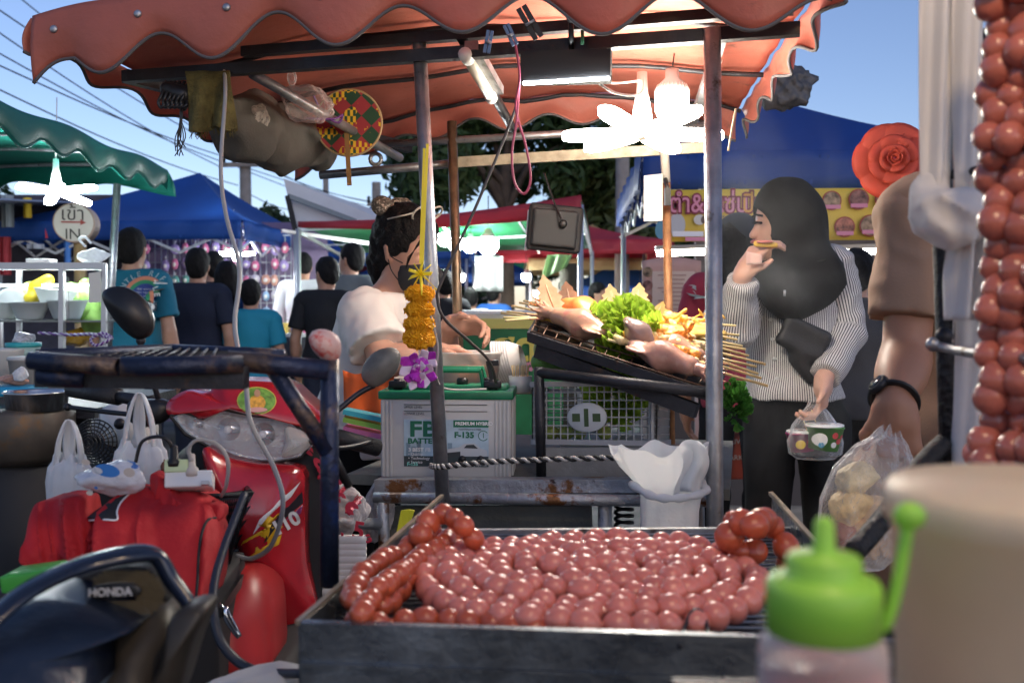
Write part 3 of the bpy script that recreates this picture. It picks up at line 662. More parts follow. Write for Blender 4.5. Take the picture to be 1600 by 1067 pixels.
# ================= people
from mathutils.bvhtree import BVHTree
def cone(a,b,ra,rb,k=None,op='+'):
    """tapered sleeve with flat ends"""
    a=np.array(a,float);b=np.array(b,float);r=max(ra,rb)
    def f(X,Y,Z):
        d=b-a;L=float(np.sqrt(d@d)); d=d/L; px,py,pz=X-a[0],Y-a[1],Z-a[2]; s=px*d[0]+py*d[1]+pz*d[2]; t=np.clip(s/L,0,1)
        q=np.sqrt(np.maximum(px*px+py*py+pz*pz-s*s,0))-(ra+(rb-ra)*t)
        return np.maximum(q,np.maximum(-s,s-L))
    return (np.minimum(a,b)-r,np.maximum(a,b)+r,f,k,op)
def hand(wr_,d,n,side=1,curl=.5,s=1,spread=.0,thumb=.5):
    w=Vector(wr_);d=Vector(d).normalized();n=Vector(n);n=(n-d*n.dot(d)).normalized();x=d.cross(n)*side;P=[]
    rot=Matrix((x,d,n)).transposed()
    P.append(rbox(w+d*.046*s,(.039*s,.05*s,.0145*s),.012*s,rot,k=.01)); P.append(cap(w,w+d*.03*s,.024*s,.03*s,k=.02))
    for i,L in enumerate((.036,.044,.047,.042)):
        o=(i-1.5)*.0195*s; b=w+d*(.088-.004*abs(i-2))*s+x*o; a=0
        for j,(l,r0) in enumerate(((L,.0098),(L*.68,.0088),(L*.52,.008))):
            a+=curl*(.75,1.0,.7)[j]; dd=d*math.cos(a)+n*math.sin(a)+x*spread*(i-1.5); e=b+dd.normalized()*l*s
            P.append(cap(b,e,r0*s,(r0-.0012)*s,k=.004)); b=e
    b=w+d*.022*s+x*.03*s+n*.004*s; dd=(d*.75+x*.65+n*.3*thumb).normalized(); e=b+dd*.042*s; P.append(cap(b,e,.0125*s,.0105*s,k=.01))
    dd=(d*.85+x*(.35-.5*thumb)+n*.8*thumb).normalized(); P.append(cap(e,e+dd*.03*s,.0105*s,.0085*s,k=.004)); return P
SK=M('skin tan',(.45,.24,.16),.5,var=.06,vs=14,sss=.12,sssr=.01); SK2=M('skin light',(.58,.34,.25),.48,var=.06,vs=14,sss=.12,sssr=.01); SK3=M('skin brown',(.36,.17,.10),.5,var=.08,vs=14,sss=.12,sssr=.01)
HAIR=M('black hair',(.010,.009,.009),.6,var=.3,vs=40,bump=1,bs=120,spec=.18)
def joints(loc,H,rot,**kw):
    s=H/1.7; Rz=Matrix.Rotation(rot,3,'Z'); lean=kw.get('lean',0)
    base=Vector((loc[0],loc[1],0))
    def L(x,y,z):
        if z>.95 and lean: y=y-lean*(z-.95)
        return base+Rz@(Vector((x,y,z))*s)
    J=dict(head=L(0,-.015,1.585),neck=L(0,.005,1.46),chest=L(0,0,1.27),waist=L(0,-.005,1.08),pelvis=L(0,0,.94),s=s,R=Rz,L=L)
    for sd,x in (('l',1),('r',-1)):
        J['sh'+sd]=L(.17*x,.01,1.40); J['el'+sd]=L(.235*x,.03,1.11); J['wr'+sd]=L(.245*x,-.03,.86); J['hd'+sd]=L(.245*x,-.05,.80)
        J['hp'+sd]=L(.09*x,0,.92); J['kn'+sd]=L(.10*x,-.015,.50); J['an'+sd]=L(.10*x,.02,.08); J['to'+sd]=L(.115*x,-.13,.035)
    J['hr']=Rz; J.update({k:v for k,v in kw.items() if k not in('lean',)}); return J
def human(label,J,top,bot,skin=SK,hair='short',hairm=HAIR,vox=.011,sleeve='short',hands=None,face=False,fat=1.0,hem=None,shoes=True,stripes=False,loose=.014,tvox=None,extra_top=(),group=None,head_skin=True,wrink=None,name='person'):
    s=J['s']; base=J['L'](0,0,0); t=thing(name,label,'person',base,0,group); Rz=J['R']; hr=J['hr']; h=J['head']
    def hp(x,y,z): return h+hr@(Vector((x,y,z))*s)
    P=[ell(hp(0,.012,.035),(.072*s,.092*s,.088*s),hr),ell(hp(0,-.022,-.035),(.06*s,.07*s,.078*s),hr,k=.04),ell(hp(0,-.045,-.085),(.032*s,.035*s,.025*s),hr,k=.03),
       cap(hp(0,-.085,.012),hp(0,-.106,-.024),.008*s,.0125*s,k=.012),cap(hp(-.068,.008,-.02),hp(-.074,.014,.012),.012*s,.014*s,k=.006),cap(hp(.068,.008,-.02),hp(.074,.014,.012),.012*s,.014*s,k=.006),
       cap(hp(0,.015,-.07),J['neck'],.05*s,.052*s,k=.03)]
    if face:
        for x in (-1,1): P.append(ell(hp(.03*x,-.092,.012),(.017*s,.012*s,.011*s),hr,k=.012,op='-'))
        P.append(ell(hp(0,-.088,-.052),(.024*s,.014*s,.011*s),hr,k=.008))
    cr=Rz
    up=(J['neck']-J['pelvis']).normalized(); xx=(J['shl']-J['shr']).normalized(); yy=up.cross(xx).normalized(); xx=yy.cross(up); TR=Matrix((xx,yy,up)).transposed()
    def torso(o,f=1.0): 
        return [ell(J['chest'],((.145*f+o)*s,(.10*f+o)*s,(.17+o)*s),TR,k=.05),ell(J['waist'],((.13*f+o)*s,(.095*f+o)*s,(.16+o)*s),TR,k=.05),ell(J['pelvis'],((.15*f+o)*s,(.108*f+o)*s,(.14+o)*s),TR,k=.05),
                cap(J['shl'].lerp(J['neck'],.12),J['shr'].lerp(J['neck'],.12),(.052+o)*s,k=.05),cap(J['neck'].lerp(J['chest'],.1),J['shl'],(.045+o)*s,(.05+o)*s,k=.03),cap(J['neck'].lerp(J['chest'],.1),J['shr'],(.045+o)*s,(.05+o)*s,k=.03)]
    P+=torso(-.01,fat)
    for q in 'lr':
        P+=[cap(J['sh'+q],J['el'+q],.048*s,.039*s,k=.02),cap(J['el'+q],J['wr'+q],.040*s,.026*s,k=.01)]
        d=J['wr'+q]-J['el'+q]; m=J['el'+q].lerp(J['wr'+q],.3); P.append(ell(m,(.042*s,.042*s,.075*s),d.to_track_quat('Z','Y').to_matrix(),k=.02))
        if hands and q in hands: P+=hand(J['wr'+q],*hands[q])
        else:
            d=d.normalized(); P+=hand(J['wr'+q],J['hd'+q]-J['wr'+q],Rz@Vector((-1 if q=='l' else 1,-.2,0)),1 if q=='r' else -1,.35,s)
        P+=[cap(J['hp'+q],J['kn'+q],.075*s*fat,.05*s,k=.02),cap(J['kn'+q],J['an'+q],.048*s,.032*s,k=.02),cap(J['an'+q],J['to'+q],.036*s,.028*s,k=.02)]
    smesh('body',P,vox,skin,t,k=.012)
    tv=tvox or vox
    # top
    T=torso(loose,fat)
    hz=(J['pelvis'].z-.05*s) if hem is None else hem
    T.append(cap(J['pelvis'],J['pelvis']-Vector((0,0,.08*s)),(.13*fat+loose)*s,(.135*fat+loose)*s,k=.05)); T+=list(extra_top)
    wk=wrink or (folds(.0055,9,3,(1,1,.6),.5) if vox<.008 else folds(.004,7,3,(1,1,.5),.4))
    topo=smesh('shirt',T,tv,top,t,k=.03,cuts=[half((0,0,hz),(0,0,-1)),half(J['neck']+Vector((0,0,.018*s)),(0,0,1)) if abs(up.z)>.9 else half(J['neck']+up*.02*s,up)],wrink=wk,
        attr=(lambda V:np.arctan2((V-np.array(J['chest']))@np.array(xx),-((V-np.array(J['chest']))@np.array(yy)))*.15*s) if stripes else None)
    for q in 'lr':
        a,b,c=J['sh'+q],J['el'+q],J['wr'+q]
        if sleeve=='short': Q=[cap(a.lerp(J['chest'],.1),a,.05*s,(.055+loose)*s),cone(a,a.lerp(b,.72),(.055+loose)*s,(.056+loose*1.25)*s,k=.02)]
        else: Q=[cap(a,b,(.054+loose)*s,(.046+loose)*s),cone(b,b.lerp(c,.93),(.047+loose)*s,(.034+loose)*s,k=.02)]
        def at(V,a=np.array(a),b=np.array(b),c=np.array(c)):
            ds=[]
            for p,q_ in ((a,b),(b,c)):
                d=q_-p; L=np.linalg.norm(d); d=d/L; w=V-p; sl_=np.clip(w@d,0,L); ds.append(np.linalg.norm(w-sl_[:,None]*d,axis=1))
            use=ds[0]<=ds[1]; r_=np.zeros(len(V))
            for k_,(p,q_) in enumerate(((a,b),(b,c))):
                d=(q_-p)/np.linalg.norm(q_-p); u=np.cross(d,[0.3,1,.1]); u/=np.linalg.norm(u); v=np.cross(d,u); w=V-p; an=np.arctan2(w@u,w@v)*.058*s
                r_=np.where(use if k_==0 else ~use,an,r_)
            return r_
        smesh('sleeve',Q,tv,top,t,k=.02,wrink=folds(.0055 if vox<.008 else .003,13,7,(1,1,1.3),.6),attr=at if stripes else None)
    if bot:
        Q=[ell(J['pelvis'],((.15*fat+.008)*s,(.11*fat+.008)*s,.13*s),TR)]
        for q in 'lr':
            Q+=[cap(J['hp'+q],J['kn'+q],.085*s*fat,.066*s,k=.03)]
            if bot[1]=='long': Q.append(cone(J['kn'+q],J['an'+q]+Vector((0,0,-.02)),.066*s,.058*s,k=.03))
            else: Q.append(cone(J['hp'+q],J['kn'+q]-Vector((0,0,.02)),.09*s*fat,.085*s,k=.02))
        smesh('trousers',Q,max(vox,.009),bot[0],t,k=.02,wrink=folds(.005,9,5,(1,1,.7)))
    if shoes:
        for q in 'lr': smesh('shoe',[cap(J['an'+q]-Vector((0,0,.03)),J['to'+q],.044*s,.034*s),],.01,m_bkm,t,cuts=[half((0,0,.004),(0,0,-1))])
    if hair:
        Hh=[ell(hp(0,.02,.045),(.083*s,.100*s,.095*s),hr)]
        cut=[ell(hp(0,-.115,-.045),(.095*s,.095*s,.115*s),hr,k=.012,op='-')]
        if hair=='short': Hh.append(ell(hp(0,.055,-.01),(.07*s,.055*s,.075*s),hr,k=.03)); 
        if hair=='long': Hh+=[cap(hp(0,.05,0),hp(0,.085,-.16),.078*s,.075*s,k=.04),cap(hp(0,.085,-.16),hp(0,.095,-.30),.075*s,.05*s,k=.04),cap(hp(-.06,.0,0),hp(-.055,.01,-.14),.03*s,.03*s,k=.03),cap(hp(.06,.0,0),hp(.055,.01,-.14),.03*s,.03*s,k=.03)]
        if hair=='bald': Hh=[ell(hp(0,.045,-.005),(.078*s,.07*s,.065*s),hr),cap(hp(-.06,.02,.0),hp(.06,.02,0),.025*s,k=.03)]
        smesh('hair',Hh+cut,min(vox,.008),hairm,t,k=.02,wrink=wr(.0015,(120,90,40,0),(70,-110,60,1)))
    t['_s']=s
    return t,hp,topo
def project(o,target,d=(0,1,0),off=.003,start=1.0):
    """lays flat print onto a curved surface"""
    me=target.data; bv=BVHTree.FromPolygons([v.co for v in me.vertices],[p.vertices for p in me.polygons]); ray=d is None; d=Vector(d or (0,1,0)).normalized()
    for v in o.data.vertices:
        if ray: d=(v.co-Vector((0,0,CAMZ))).normalized()
        w=v.co-d*start; h=bv.ray_cast(w,d)
        if h[0] is not None: v.co=h[0]-d*off
    return o
def disc(c,r,x,z,n=24,r0=0,a0=0,a1=2*PI,th=.001,sy=1):
    b=B(); c=Vector(c);x=Vector(x);z=Vector(z)
    k=max(3,n); V=[];F=[]
    for i in range(k+1):
        a=a0+(a1-a0)*i/k
        for j in range(5):
            q=r0+(r-r0)*j/4; V.append(c+x*math.cos(a)*q+z*math.sin(a)*q*sy)
    for i in range(k):
        for j in range(4): F.append((i*5+j,i*5+j+1,(i+1)*5+j+1,(i+1)*5+j))
    b.add(V,F); return b
cN=M('navy tee',(.012,.016,.035),.85,bump=.1,bs=300); cT=M('teal tee',(.008,.13,.20),.85,bump=.1,bs=300); cW=M('white tee',(.62,.63,.64),.85); cG=M('grey tee',(.15,.17,.17),.85); cK=M('black tee',(.012,.012,.015),.85); cB=M('blue striped top',(.03,.10,.30),.85,var=.2,vs=20); cT2=M('turquoise shirt',(.012,.22,.33),.8)
dJ=M('dark jeans',(.02,.025,.045),.9); dK=M('dark trousers',(.008,.008,.009),.9,spec=.2)
def Hof(yt,d): return CAMZ+(480-yt)*d/FPX
def crowd(px,yt,d,rot,label,top,bot,yaw=0,pitch=0,**kw):
    H=Hof(yt,d); x=S(px-800,d); J=joints((x,d),H,R(rot),lean=kw.pop('lean',0))
    J['hr']=Matrix.Rotation(R(rot+yaw),3,'Z')@Matrix.Rotation(R(pitch),3,'X'); 
    for k_,v in list(kw.items()):
        if k_.startswith('J_'): J[k_[2:]]=v; kw.pop(k_)
    return human(label,J,top,bot,**kw)
t,hp,tp=crowd(207,362,5.9,178,'man in a teal T-shirt with a rainbow print on the back',cT,(dJ,'long'),hair='short',fat=1.15,vox=.010)
c=W(207,463,5.6); X=Vector((1,0,0));Z=Vector((0,0,1))
for r0,r1,mt in ((.098,.12,M('print coral',(.55,.20,.12),.8)),(.076,.098,M('print green',(.03,.22,.10),.8)),(.0,.076,M('print indigo',(.03,.05,.22),.8))):
    o=disc(c,r1,X,Z,24,r0,-.35,PI+.35).obj('print_band',mt,t); project(o,tp,start=.6,off=.004)
mw_=M('print white',(.75,.75,.72),.8)
for i,ch in enumerate('GENTLE RIPPLE'):
    a=PI*1.02-(PI*1.0)*i/12.0
    if ch==' ': continue
    o=text(ch,.045,mw_,frame(c+X*math.cos(a)*.137+Z*math.sin(a)*.137,X*math.sin(a)-Z*math.cos(a),X*math.cos(a)+Z*math.sin(a)),t); project(o,tp,start=.6,off=.006)
for i,sx in enumerate(('the wave to','calm ripple sea','the current')): o=text(sx,.02,mw_,frame(c+Z*(.045-.02*i)+X*.004,X,Z),t); project(o,tp,start=.6,off=.007)
for i in range(5):
    a=i*2*PI/5; o=disc(c+X*.085-Z*.06+(X*math.cos(a)+Z*math.sin(a))*.022,.017,X,Z,10).obj('print_petal',mw_,t); project(o,tp,start=.6,off=.006)
crowd(309,392,6.6,176,'man in a navy T-shirt and jeans looking at the hanging accessories',cN,(dJ,'long'),fat=1.22,yaw=12)
crowd(333,397,8.0,185,'dark-haired person behind the navy T-shirt man, beside the long-haired woman',cK,(dK,'long'),yaw=25)
crowd(352,412,6.9,172,'woman with long black hair in a blue striped top',cB,(dK,'long'),hair='long',yaw=50,fat=.9)
crowd(392,440,6.7,190,'person in a turquoise short-sleeved shirt beside the long-haired woman',cT2,(dJ,'long'),hair='short',fat=1.1)
crowd(473,399,9.2,165,'man in a loose white shirt with head bowed',cW,(dK,'long'),sleeve='long',yaw=35,pitch=20,fat=1.05)
crowd(509,406,6.8,165,'man in a black T-shirt with a wristband, seen from behind',cK,(dJ,'long'),yaw=55,pitch=10,fat=1.1)
crowd(547,384,7.6,170,'man in a grey T-shirt turning his head sideways',cG,(dK,'long'),yaw=70,fat=1.1)
crowd(443,468,10.5,150,'stooping person in a lilac shirt at the far table',M('lilac shirt',(.3,.28,.42),.8),(M('orange bag cloth',(.5,.12,.02),.8),'long'))
crowd(692,425,7.5,175,'man in a dark shirt beyond the cart, beside the bronze post',cK,(dK,'long'),yaw=30)
crowd(736,452,9.5,180,'shopper in a white T-shirt under the tarp stall',cW,(dK,'long')); crowd(772,446,10.5,150,'shopper in a bright blue shirt at the far counter',M('bright blue tee',(.03,.12,.42),.8),(dK,'long'))
crowd(714,458,11.5,200,'shopper in a pale pink shirt beyond the dark-shirted man',M('pale pink tee',(.55,.35,.36),.8),(dK,'long'))
crowd(886,436,8.2,200,'man in a dark olive shirt behind the squid display',M('olive tee',(.03,.035,.02),.8),(dK,'long')); crowd(934,444,9.0,60,'woman with short black hair in a patterned maroon blouse',M('maroon print',(.16,.05,.07),.8,wear=((.45,.4,.4),60,.58,.05)),(dK,'long'),face=True,hair='short')
crowd(1336,395,4.3,170,'shopper in a charcoal jacket behind the striped shirt',M('charcoal jacket',(.035,.035,.04),.8),(dK,'long'),sleeve='long',fat=1.2)
# woman in red shirt and cap
t,hp,tp=crowd(1152,345,4.1,150,'woman in a red T-shirt and dark cap facing the blue tent',M('crimson tee',(.36,.03,.06),.8),(dK,'long'),hair='long',fat=.95)
smesh('cap',[ell(hp(0,.012,.06),(.088,.105,.085)),ell(hp(0,-.12,.045),(.07,.07,.014))],.007,M('cap navy',(.02,.025,.035),.8),t,cuts=[half(hp(0,0,.03),(0,0,-1))],k=.01)
for i,ch in enumerate(('S','O','S')):
    o=text(ch,.075,mw_,frame(W(1112,455+38*i,3.7),(1,0,0),(0,0,1)),t,bold=.004); project(o,tp,start=.4,off=.005)
# ---- the vendor
d=2.88
J=joints((W(560,700,d).x,d+.02),1.58,R(72))
J.update(head=W(638,394,2.84),neck=W(608,468,2.86),chest=W(583,540,2.88),waist=W(565,615,2.9),pelvis=W(558,680,2.92),
  shr=W(572,492,2.72),shl=W(606,488,3.02),elr=W(603,572,2.60),wrr=W(668,552,2.62),ell=None)
J['ell']=None; J.pop('ell'); J['ell']=W(690,560,3.0); J['elr']=W(600,566,2.62); J['wrl']=W(704,508,2.86)
J['hr']=Matrix.Rotation(R(56),3,'Z')@Matrix.Rotation(R(16),3,'X')@Matrix.Rotation(R(-4),3,'Y')
J['hdr']=W(695,545,2.62); J['hdl']=W(730,500,2.84); J['s']=.98
ctee=M('oatmeal tee',(.68,.63,.58),.85,var=.06,bump=.12,bs=250)
vend,hp,tp=human('vendor in an oatmeal T-shirt, orange apron and black mask grilling squid',J,ctee,(dK,'long'),skin=M('skin warm',(.50,.275,.19),.48,var=.08,vs=14,sss=.12,sssr=.01),hair=None,vox=.0055,tvox=.007,face=True,loose=.022,
  hands=dict(l=((.6,-.2,.0),(.2,-.55,-.5),-1,.75,.95),r=((1,0,0.05),(0,-.3,-1),-1,.6,.95)))
H2=[ell(hp(0,.022,.04),(.084,.104,.098),J['hr']),cap(hp(0,.06,-.02),hp(0,.085,-.06),.055,.045,k=.05),cap(hp(0,.085,-.06),hp(.0,.085,-.12),.036,.018,k=.03),ell(hp(0,-.118,-.028),(.095,.10,.122),J['hr'],k=.012,op='-')]
smesh('hair',H2,.005,HAIR,vend,k=.02,wrink=wr(.0016,(160,60,40,0),(70,-110,90,1),(220,20,-60,2)))
# fringe strands, mask, straps
for q in range(7): B().tube(spline([hp(-.03+.005*q,-.085,.10-.003*q),hp(-.055-.002*q,-.088,.055),hp(-.072,-.06,.0-.006*q)],5),.0012,4).obj('hair_strand',HAIR,vend)
mk=M('black mask',(.018,.018,.02),.8,bump=.15,bs=200)
smesh('mask',[ell(hp(0,-.038,-.052),(.068,.078,.062),J['hr']),cap(hp(0,-.1,-.03),hp(0,-.118,-.04),.018,.02,k=.02)],.0055,mk,vend,k=.02,cuts=[half(hp(0,-.03,0),J['hr']@Vector((0,1,0))),half(hp(0,-.09,-.012),J['hr']@Vector((0,.25,1)))])
for z in (-.02,-.075): B().tube(spline([hp(-.066,-.042,z),hp(-.076,-.01,z*.6+.0),hp(-.078,.012,.0)],5),.0016,5).obj('mask_loop',mk,vend)
B().tube([hp(-.018,-.104,.006),hp(-.03,-.1,.001),hp(-.043,-.088,.005)],.0022,5).obj('eyelashes',HAIR,vend); B().tube([hp(-.014,-.108,.032),hp(-.03,-.104,.037),hp(-.048,-.09,.03)],.0028,5).obj('eyebrow',HAIR,vend)
sc_=M('spotted scrunchie',(.10,.08,.06),.8,wear=((.5,.42,.33),130,.53,.04))
smesh('hair_bow',[ell(hp(.02,.075,.115),(.035,.022,.03)),ell(hp(-.045,.085,.115),(.035,.022,.03)),ell(hp(-.012,.08,.115),(.014,.016,.016))],.005,sc_,vend,k=.01,wrink=wr(.002,(150,90,80,0)))
gl=B()
for x in (-.032,.034): gl.tube([hp(x+.027*math.cos(a),-.045-.012*math.sin(a),.125+.022*math.sin(a)) for a in np.linspace(0,2*PI,19)],.003,5,cap=False)
gl.tube([hp(-.005,-.05,.128),hp(.007,-.05,.128)],.003,5); gl.tube([hp(-.06,-.045,.125),hp(-.078,.03,.09)],.0025,5); gl.tube([hp(.06,-.045,.125),hp(.078,.03,.09)],.0025,5)
gl.obj('glasses',M('pale frame',(.55,.5,.42),.3),vend)
ora=M('orange apron',(.72,.12,.02),.7)
def onsurf(o,x,y,off=.004,d0=1.0):
    bv=BVHTree.FromPolygons([v.co for v in o.data.vertices],[p.vertices for p in o.data.polygons]); h_=bv.ray_cast(W(x,y,d0),(W(x,y,d0+1)-W(x,y,d0)).normalized()); return h_[0]+Vector((0,-off,0)) if h_[0] is not None else None
sp2=[q for q in (onsurf(tp,x,y) for x,y in ((600,470),(606,480),(612,494),(617,508),(621,522),(624,538),(626,552))) if q]
if len(sp2)>2: B().tube(spline(sp2,4),.008,8,flat=.3).obj('apron_strap',ora,vend)
B().sheet(lambda u,v:W(535+70*u,578+6*math.sin(u*5),2.62).lerp(W(540+110*u,650,2.62),v)+Vector((0,.01*math.sin(u*14+v*4),0)),14,6,.004).obj('apron_pocket',ora,vend)
# ---- woman in the black headscarf
d=3.2
J=joints((W(1245,700,d).x,d),1.60,R(-14))
J.update(head=W(1222,352,3.18),neck=W(1238,425,3.22),chest=W(1240,500,3.22),waist=W(1238,575,3.22),pelvis=W(1240,640,3.22),shl=W(1302,415,3.2),shr=W(1180,430,3.24),
  ell=None)
J['ell']=W(1326,520,3.18); J['wrl']=W(1287,592,3.02); J['hdl']=W(1275,640,3.0); J['elr']=W(1152,515,3.1); J['wrr']=W(1160,430,2.98); J['hdr']=W(1180,380,2.96); J['s']=.97
J['hr']=Matrix.Rotation(R(-78),3,'Z')@Matrix.Rotation(R(6),3,'X')
ms=bpy.data.materials.new('striped shirt'); ms.use_nodes=True; n_=ms.node_tree; pb=n_.nodes['Principled BSDF']; pb.inputs['Roughness'].default_value=.85
at=n_.nodes.new('ShaderNodeAttribute'); at.attribute_name='st'; mm=n_.nodes.new('ShaderNodeMath'); mm.operation='MULTIPLY'; mm.inputs[1].default_value=2*PI/.0078; n_.links.new(at.outputs['Fac'],mm.inputs[0])
sn=n_.nodes.new('ShaderNodeMath'); sn.operation='SINE'; n_.links.new(mm.outputs[0],sn.inputs[0]); rp_=n_.nodes.new('ShaderNodeValToRGB'); rp_.color_ramp.elements[0].position=.02; rp_.color_ramp.elements[1].position=.35
rp_.color_ramp.elements[0].color=(.66,.64,.62,1); rp_.color_ramp.elements[1].color=(.06,.06,.07,1); n_.links.new(sn.outputs[0],rp_.inputs[0]); n_.links.new(rp_.outputs[0],pb.inputs['Base Color'])
hw,hp,tp=human('woman in a black headscarf and striped shirt eating a snack',J,ms,(dK,'long'),skin=SK2,hair=None,vox=.0055,tvox=.0065,sleeve='long',stripes=True,face=True,loose=.015,fat=1.0,hem=W(1240,622,3.2).z,
  hands=dict(l=((-.1,-.15,-1),(-.7,.1,.1),-1,.8,.95),r=((.45,-.1,.8),(.6,.3,-.3),-1,.65,.95)))
mh=M('black headscarf',(.006,.0055,.0055),.8,spec=.2,bump=.15,bs=60)
HJ=[ell(hp(0,.02,.045),(.093,.112,.105),J['hr']),ell(hp(0,.04,-.03),(.088,.10,.11),J['hr'],k=.05),cap(hp(0,.03,-.06),W(1240,440,3.2),.085,.105,k=.06),ell(W(1238,430,3.2),(.15,.10,.07),k=.07),
    cap(W(1205,440,3.1),W(1225,462,3.08),.06,.05,k=.06),cap(W(1275,430,3.12),W(1235,465,3.08),.07,.055,k=.06),ell(W(1242,445,3.16),(.115,.11,.085),k=.06),
    ell(hp(0,-.118,-.03),(.075,.088,.105),J['hr'],k=.012,op='-')]
smesh('headscarf',HJ,.006,mh,hw,k=.03,wrink=folds(.010,9,6,(1,1,.5),.6))
B().tube([hp(.014,-.106,.014),hp(.028,-.101,.016),hp(.04,-.09,.012)],.004,6).obj('eyelashes',HAIR,hw); B().tube([hp(.012,-.108,.036),hp(.03,-.104,.041),hp(.046,-.088,.034)],.0035,5).obj('eyebrow',HAIR,hw)
B().ball(hp(.0,-.103,-.045),(.018,.012,.007),8,6,rot=J['hr']).obj('lips',M('lips',(.42,.10,.10),.4),hw)
for i in range(4):
    p=W(1222+3*i,500+32*i,3.0); o=B().lathe([(0,.002),(.006,.002),(.006,-.002),(0,-.002)],p,10,rot=Matrix.Rotation(PI/2,3,'X')).obj('button',m_white,hw); project(o,tp,off=.004,start=.3)
o=B().box(W(1226,458,2.95),(.003,.002,.009)).obj('scarf_pin',m_alu,hw)
bagm=M('black sling bag',(.02,.02,.021),.6,bump=.2,bs=90)
sb=tag(smesh('sling_bag',[rbox(W(1256,528,3.07),(.078,.02,.05),.018,Matrix.Rotation(R(24),3,'Y')),cap(W(1245,560,3.08),W(1268,590,3.08),.028,.02,k=.03)],.006,bagm,k=.02,wrink=wr(.002,(40,10,70,0))),'black sling bag across the striped shirt','bag')
st=B().sheet(lambda u,v:W(1292-8*u,405,3.0).lerp(W(1262-8*u,510,2.99),v),1,12,.003).obj('strap',bagm,sb); project(st,tp,off=.006,start=.3)
# snack in her hand
sn_=thing('snack','stick snack with yellow edge and paper napkin held by the headscarf woman','food',W(1195,375,2.92))
smesh('bread',[cap(W(1182,381,2.93),W(1212,383,2.93),.010,.008)],.004,M('snack bread',(.75,.48,.08),.5),sn_); B().ball(W(1195,378,2.915),(.026,.010,.005)).obj('filling',M('snack pink',(.62,.22,.18),.4),sn_)
B().sheet(lambda u,v:W(1166+24*u,392+6*u+22*v-8*u*v,2.91)+Vector((0,.006*math.sin(u*5),0)),5,5,.001).obj('napkin',M('pink napkin',(.62,.42,.36),.8),sn_)
# ---- man in brown
d=1.72
J=joints((W(1530,700,d).x,d+.10),1.72,R(172))
J.update(head=W(1545,170,1.85),neck=W(1530,265,1.83),chest=W(1535,400,1.84),waist=W(1535,540,1.84),pelvis=W(1535,670,1.84),shr=None)
# seen from behind: his left arm is on the viewer's left
J['shl']=W(1430,335,1.76); J['shr']=W(1650,330,1.9); J['ell']=W(1415,560,1.72); J['wrl']=W(1396,630,1.62); J['hdl']=W(1385,720,1.6); J['elr']=W(1690,560,1.9); J['wrr']=W(1690,690,1.9); J['hdr']=W(1690,740,1.9)
J['s']=1.0
cbr=M('brown tee',(.30,.18,.115),.85,var=.05,bump=.12,bs=250)
br,hp,tp=human('man in a brown T-shirt and brown shorts with a wristwatch',J,cbr,(M('brown shorts',(.22,.125,.075),.85,var=.1,bump=.2,bs=120),'short'),skin=SK3,vox=.006,tvox=.007,fat=1.1,loose=.008,
  hands=dict(l=((.12,-.05,-1),(.45,.85,.1),-1,.95,.92)))
wt=thing('wristwatch','black wristwatch on the wrist of the man in brown','watch',J['wrl'])
ax=(J['wrl']-J['ell']).normalized(); c=J['wrl']-ax*.012; e1=ax.orthogonal().normalized(); e2=ax.cross(e1)
B().tube([c+(e1*math.cos(a)+e2*math.sin(a))*.0325 for a in np.linspace(0,2*PI,33)],.0045,8,cap=False,flat=2.4).obj('strap',m_bk,wt)
q=Vector((-.8,-.6,0)); q=(q-ax*q.dot(ax)).normalized(); rm=q.to_track_quat('Z','Y').to_matrix(); B().lathe([(0,.007),(.015,.007),(.018,.004),(.018,-.004),(0,-.004)],c+q*.036,18,rot=rm).obj('case',m_dark,wt); B().lathe([(0,.0078),(.0135,.0078),(.0135,.0068)],c+q*.036,18,rot=rm).obj('dial',M('watch dial',(.03,.04,.05),.1),wt)
pk=B().sheet(lambda u,v:W(1424+11*u,680+30*v,1.60),1,1,.002).obj('pocket_tag',m_bkm,br,smooth=False)
# ================= things on and around the cart
ZU=Vector((0,0,1))
# ---- battery
bc=W(703,750,2.335); BR_=R(-3); bt=thing('battery','large white lead battery with green lid and printed label on the cart deck','battery',(bc.x,bc.y,DZ+.004),BR_)
mx=Matrix.Translation((bc.x,bc.y,DZ+.004))@Matrix.Rotation(BR_,4,'Z')
def bw(x,y,z): return mx@Vector((x,y,z))
m_case=M('battery case',(.50,.50,.49),.45,var=.1,vs=7,wear=((.30,.26,.20),8,.62,.15)); m_lid=M('battery green',(.012,.17,.08),.4,var=.2,vs=12,wear=((.25,.25,.12),18,.66,.1))
hw_,hd,hh=.149,.083,.182
b=B(); b.T=mx; b.box((0,0,hh/2),(hw_,hd,hh/2),bev=.006); b.obj('case',m_case,bt)
for x in (-.143,-.134,-.125,.115,.124,.133,.142):
    b=B(); b.T=mx; b.box((x,-hd-.001,hh/2),(.0028,.003,hh/2-.004),bev=.002); b.obj('rib',m_case,bt)
for y in (-.05,-.03,.0,.03,.05):
    b=B(); b.T=mx; b.box((hw_+.001,y,hh/2),(.003,.004,hh/2-.004)); b.obj('rib',m_case,bt,smooth=False)
b=B(); b.T=mx; b.box((0,0,hh+.008),(hw_+.005,hd+.005,.0095),bev=.004); b.box((0,-.0,hh+.021),(hw_-.01,hd*.55,.006),bev=.004); b.obj('lid',m_lid,bt)
for y in (.04,-.045):
    b=B(); b.T=mx; b.tube([(-.075,y,hh+.018),(-.045,y,hh+.062),(.075,y,hh+.062),(.085,y,hh+.018)],.0065,6,flat=1); b.obj('handle',m_lid,bt,smooth=False)
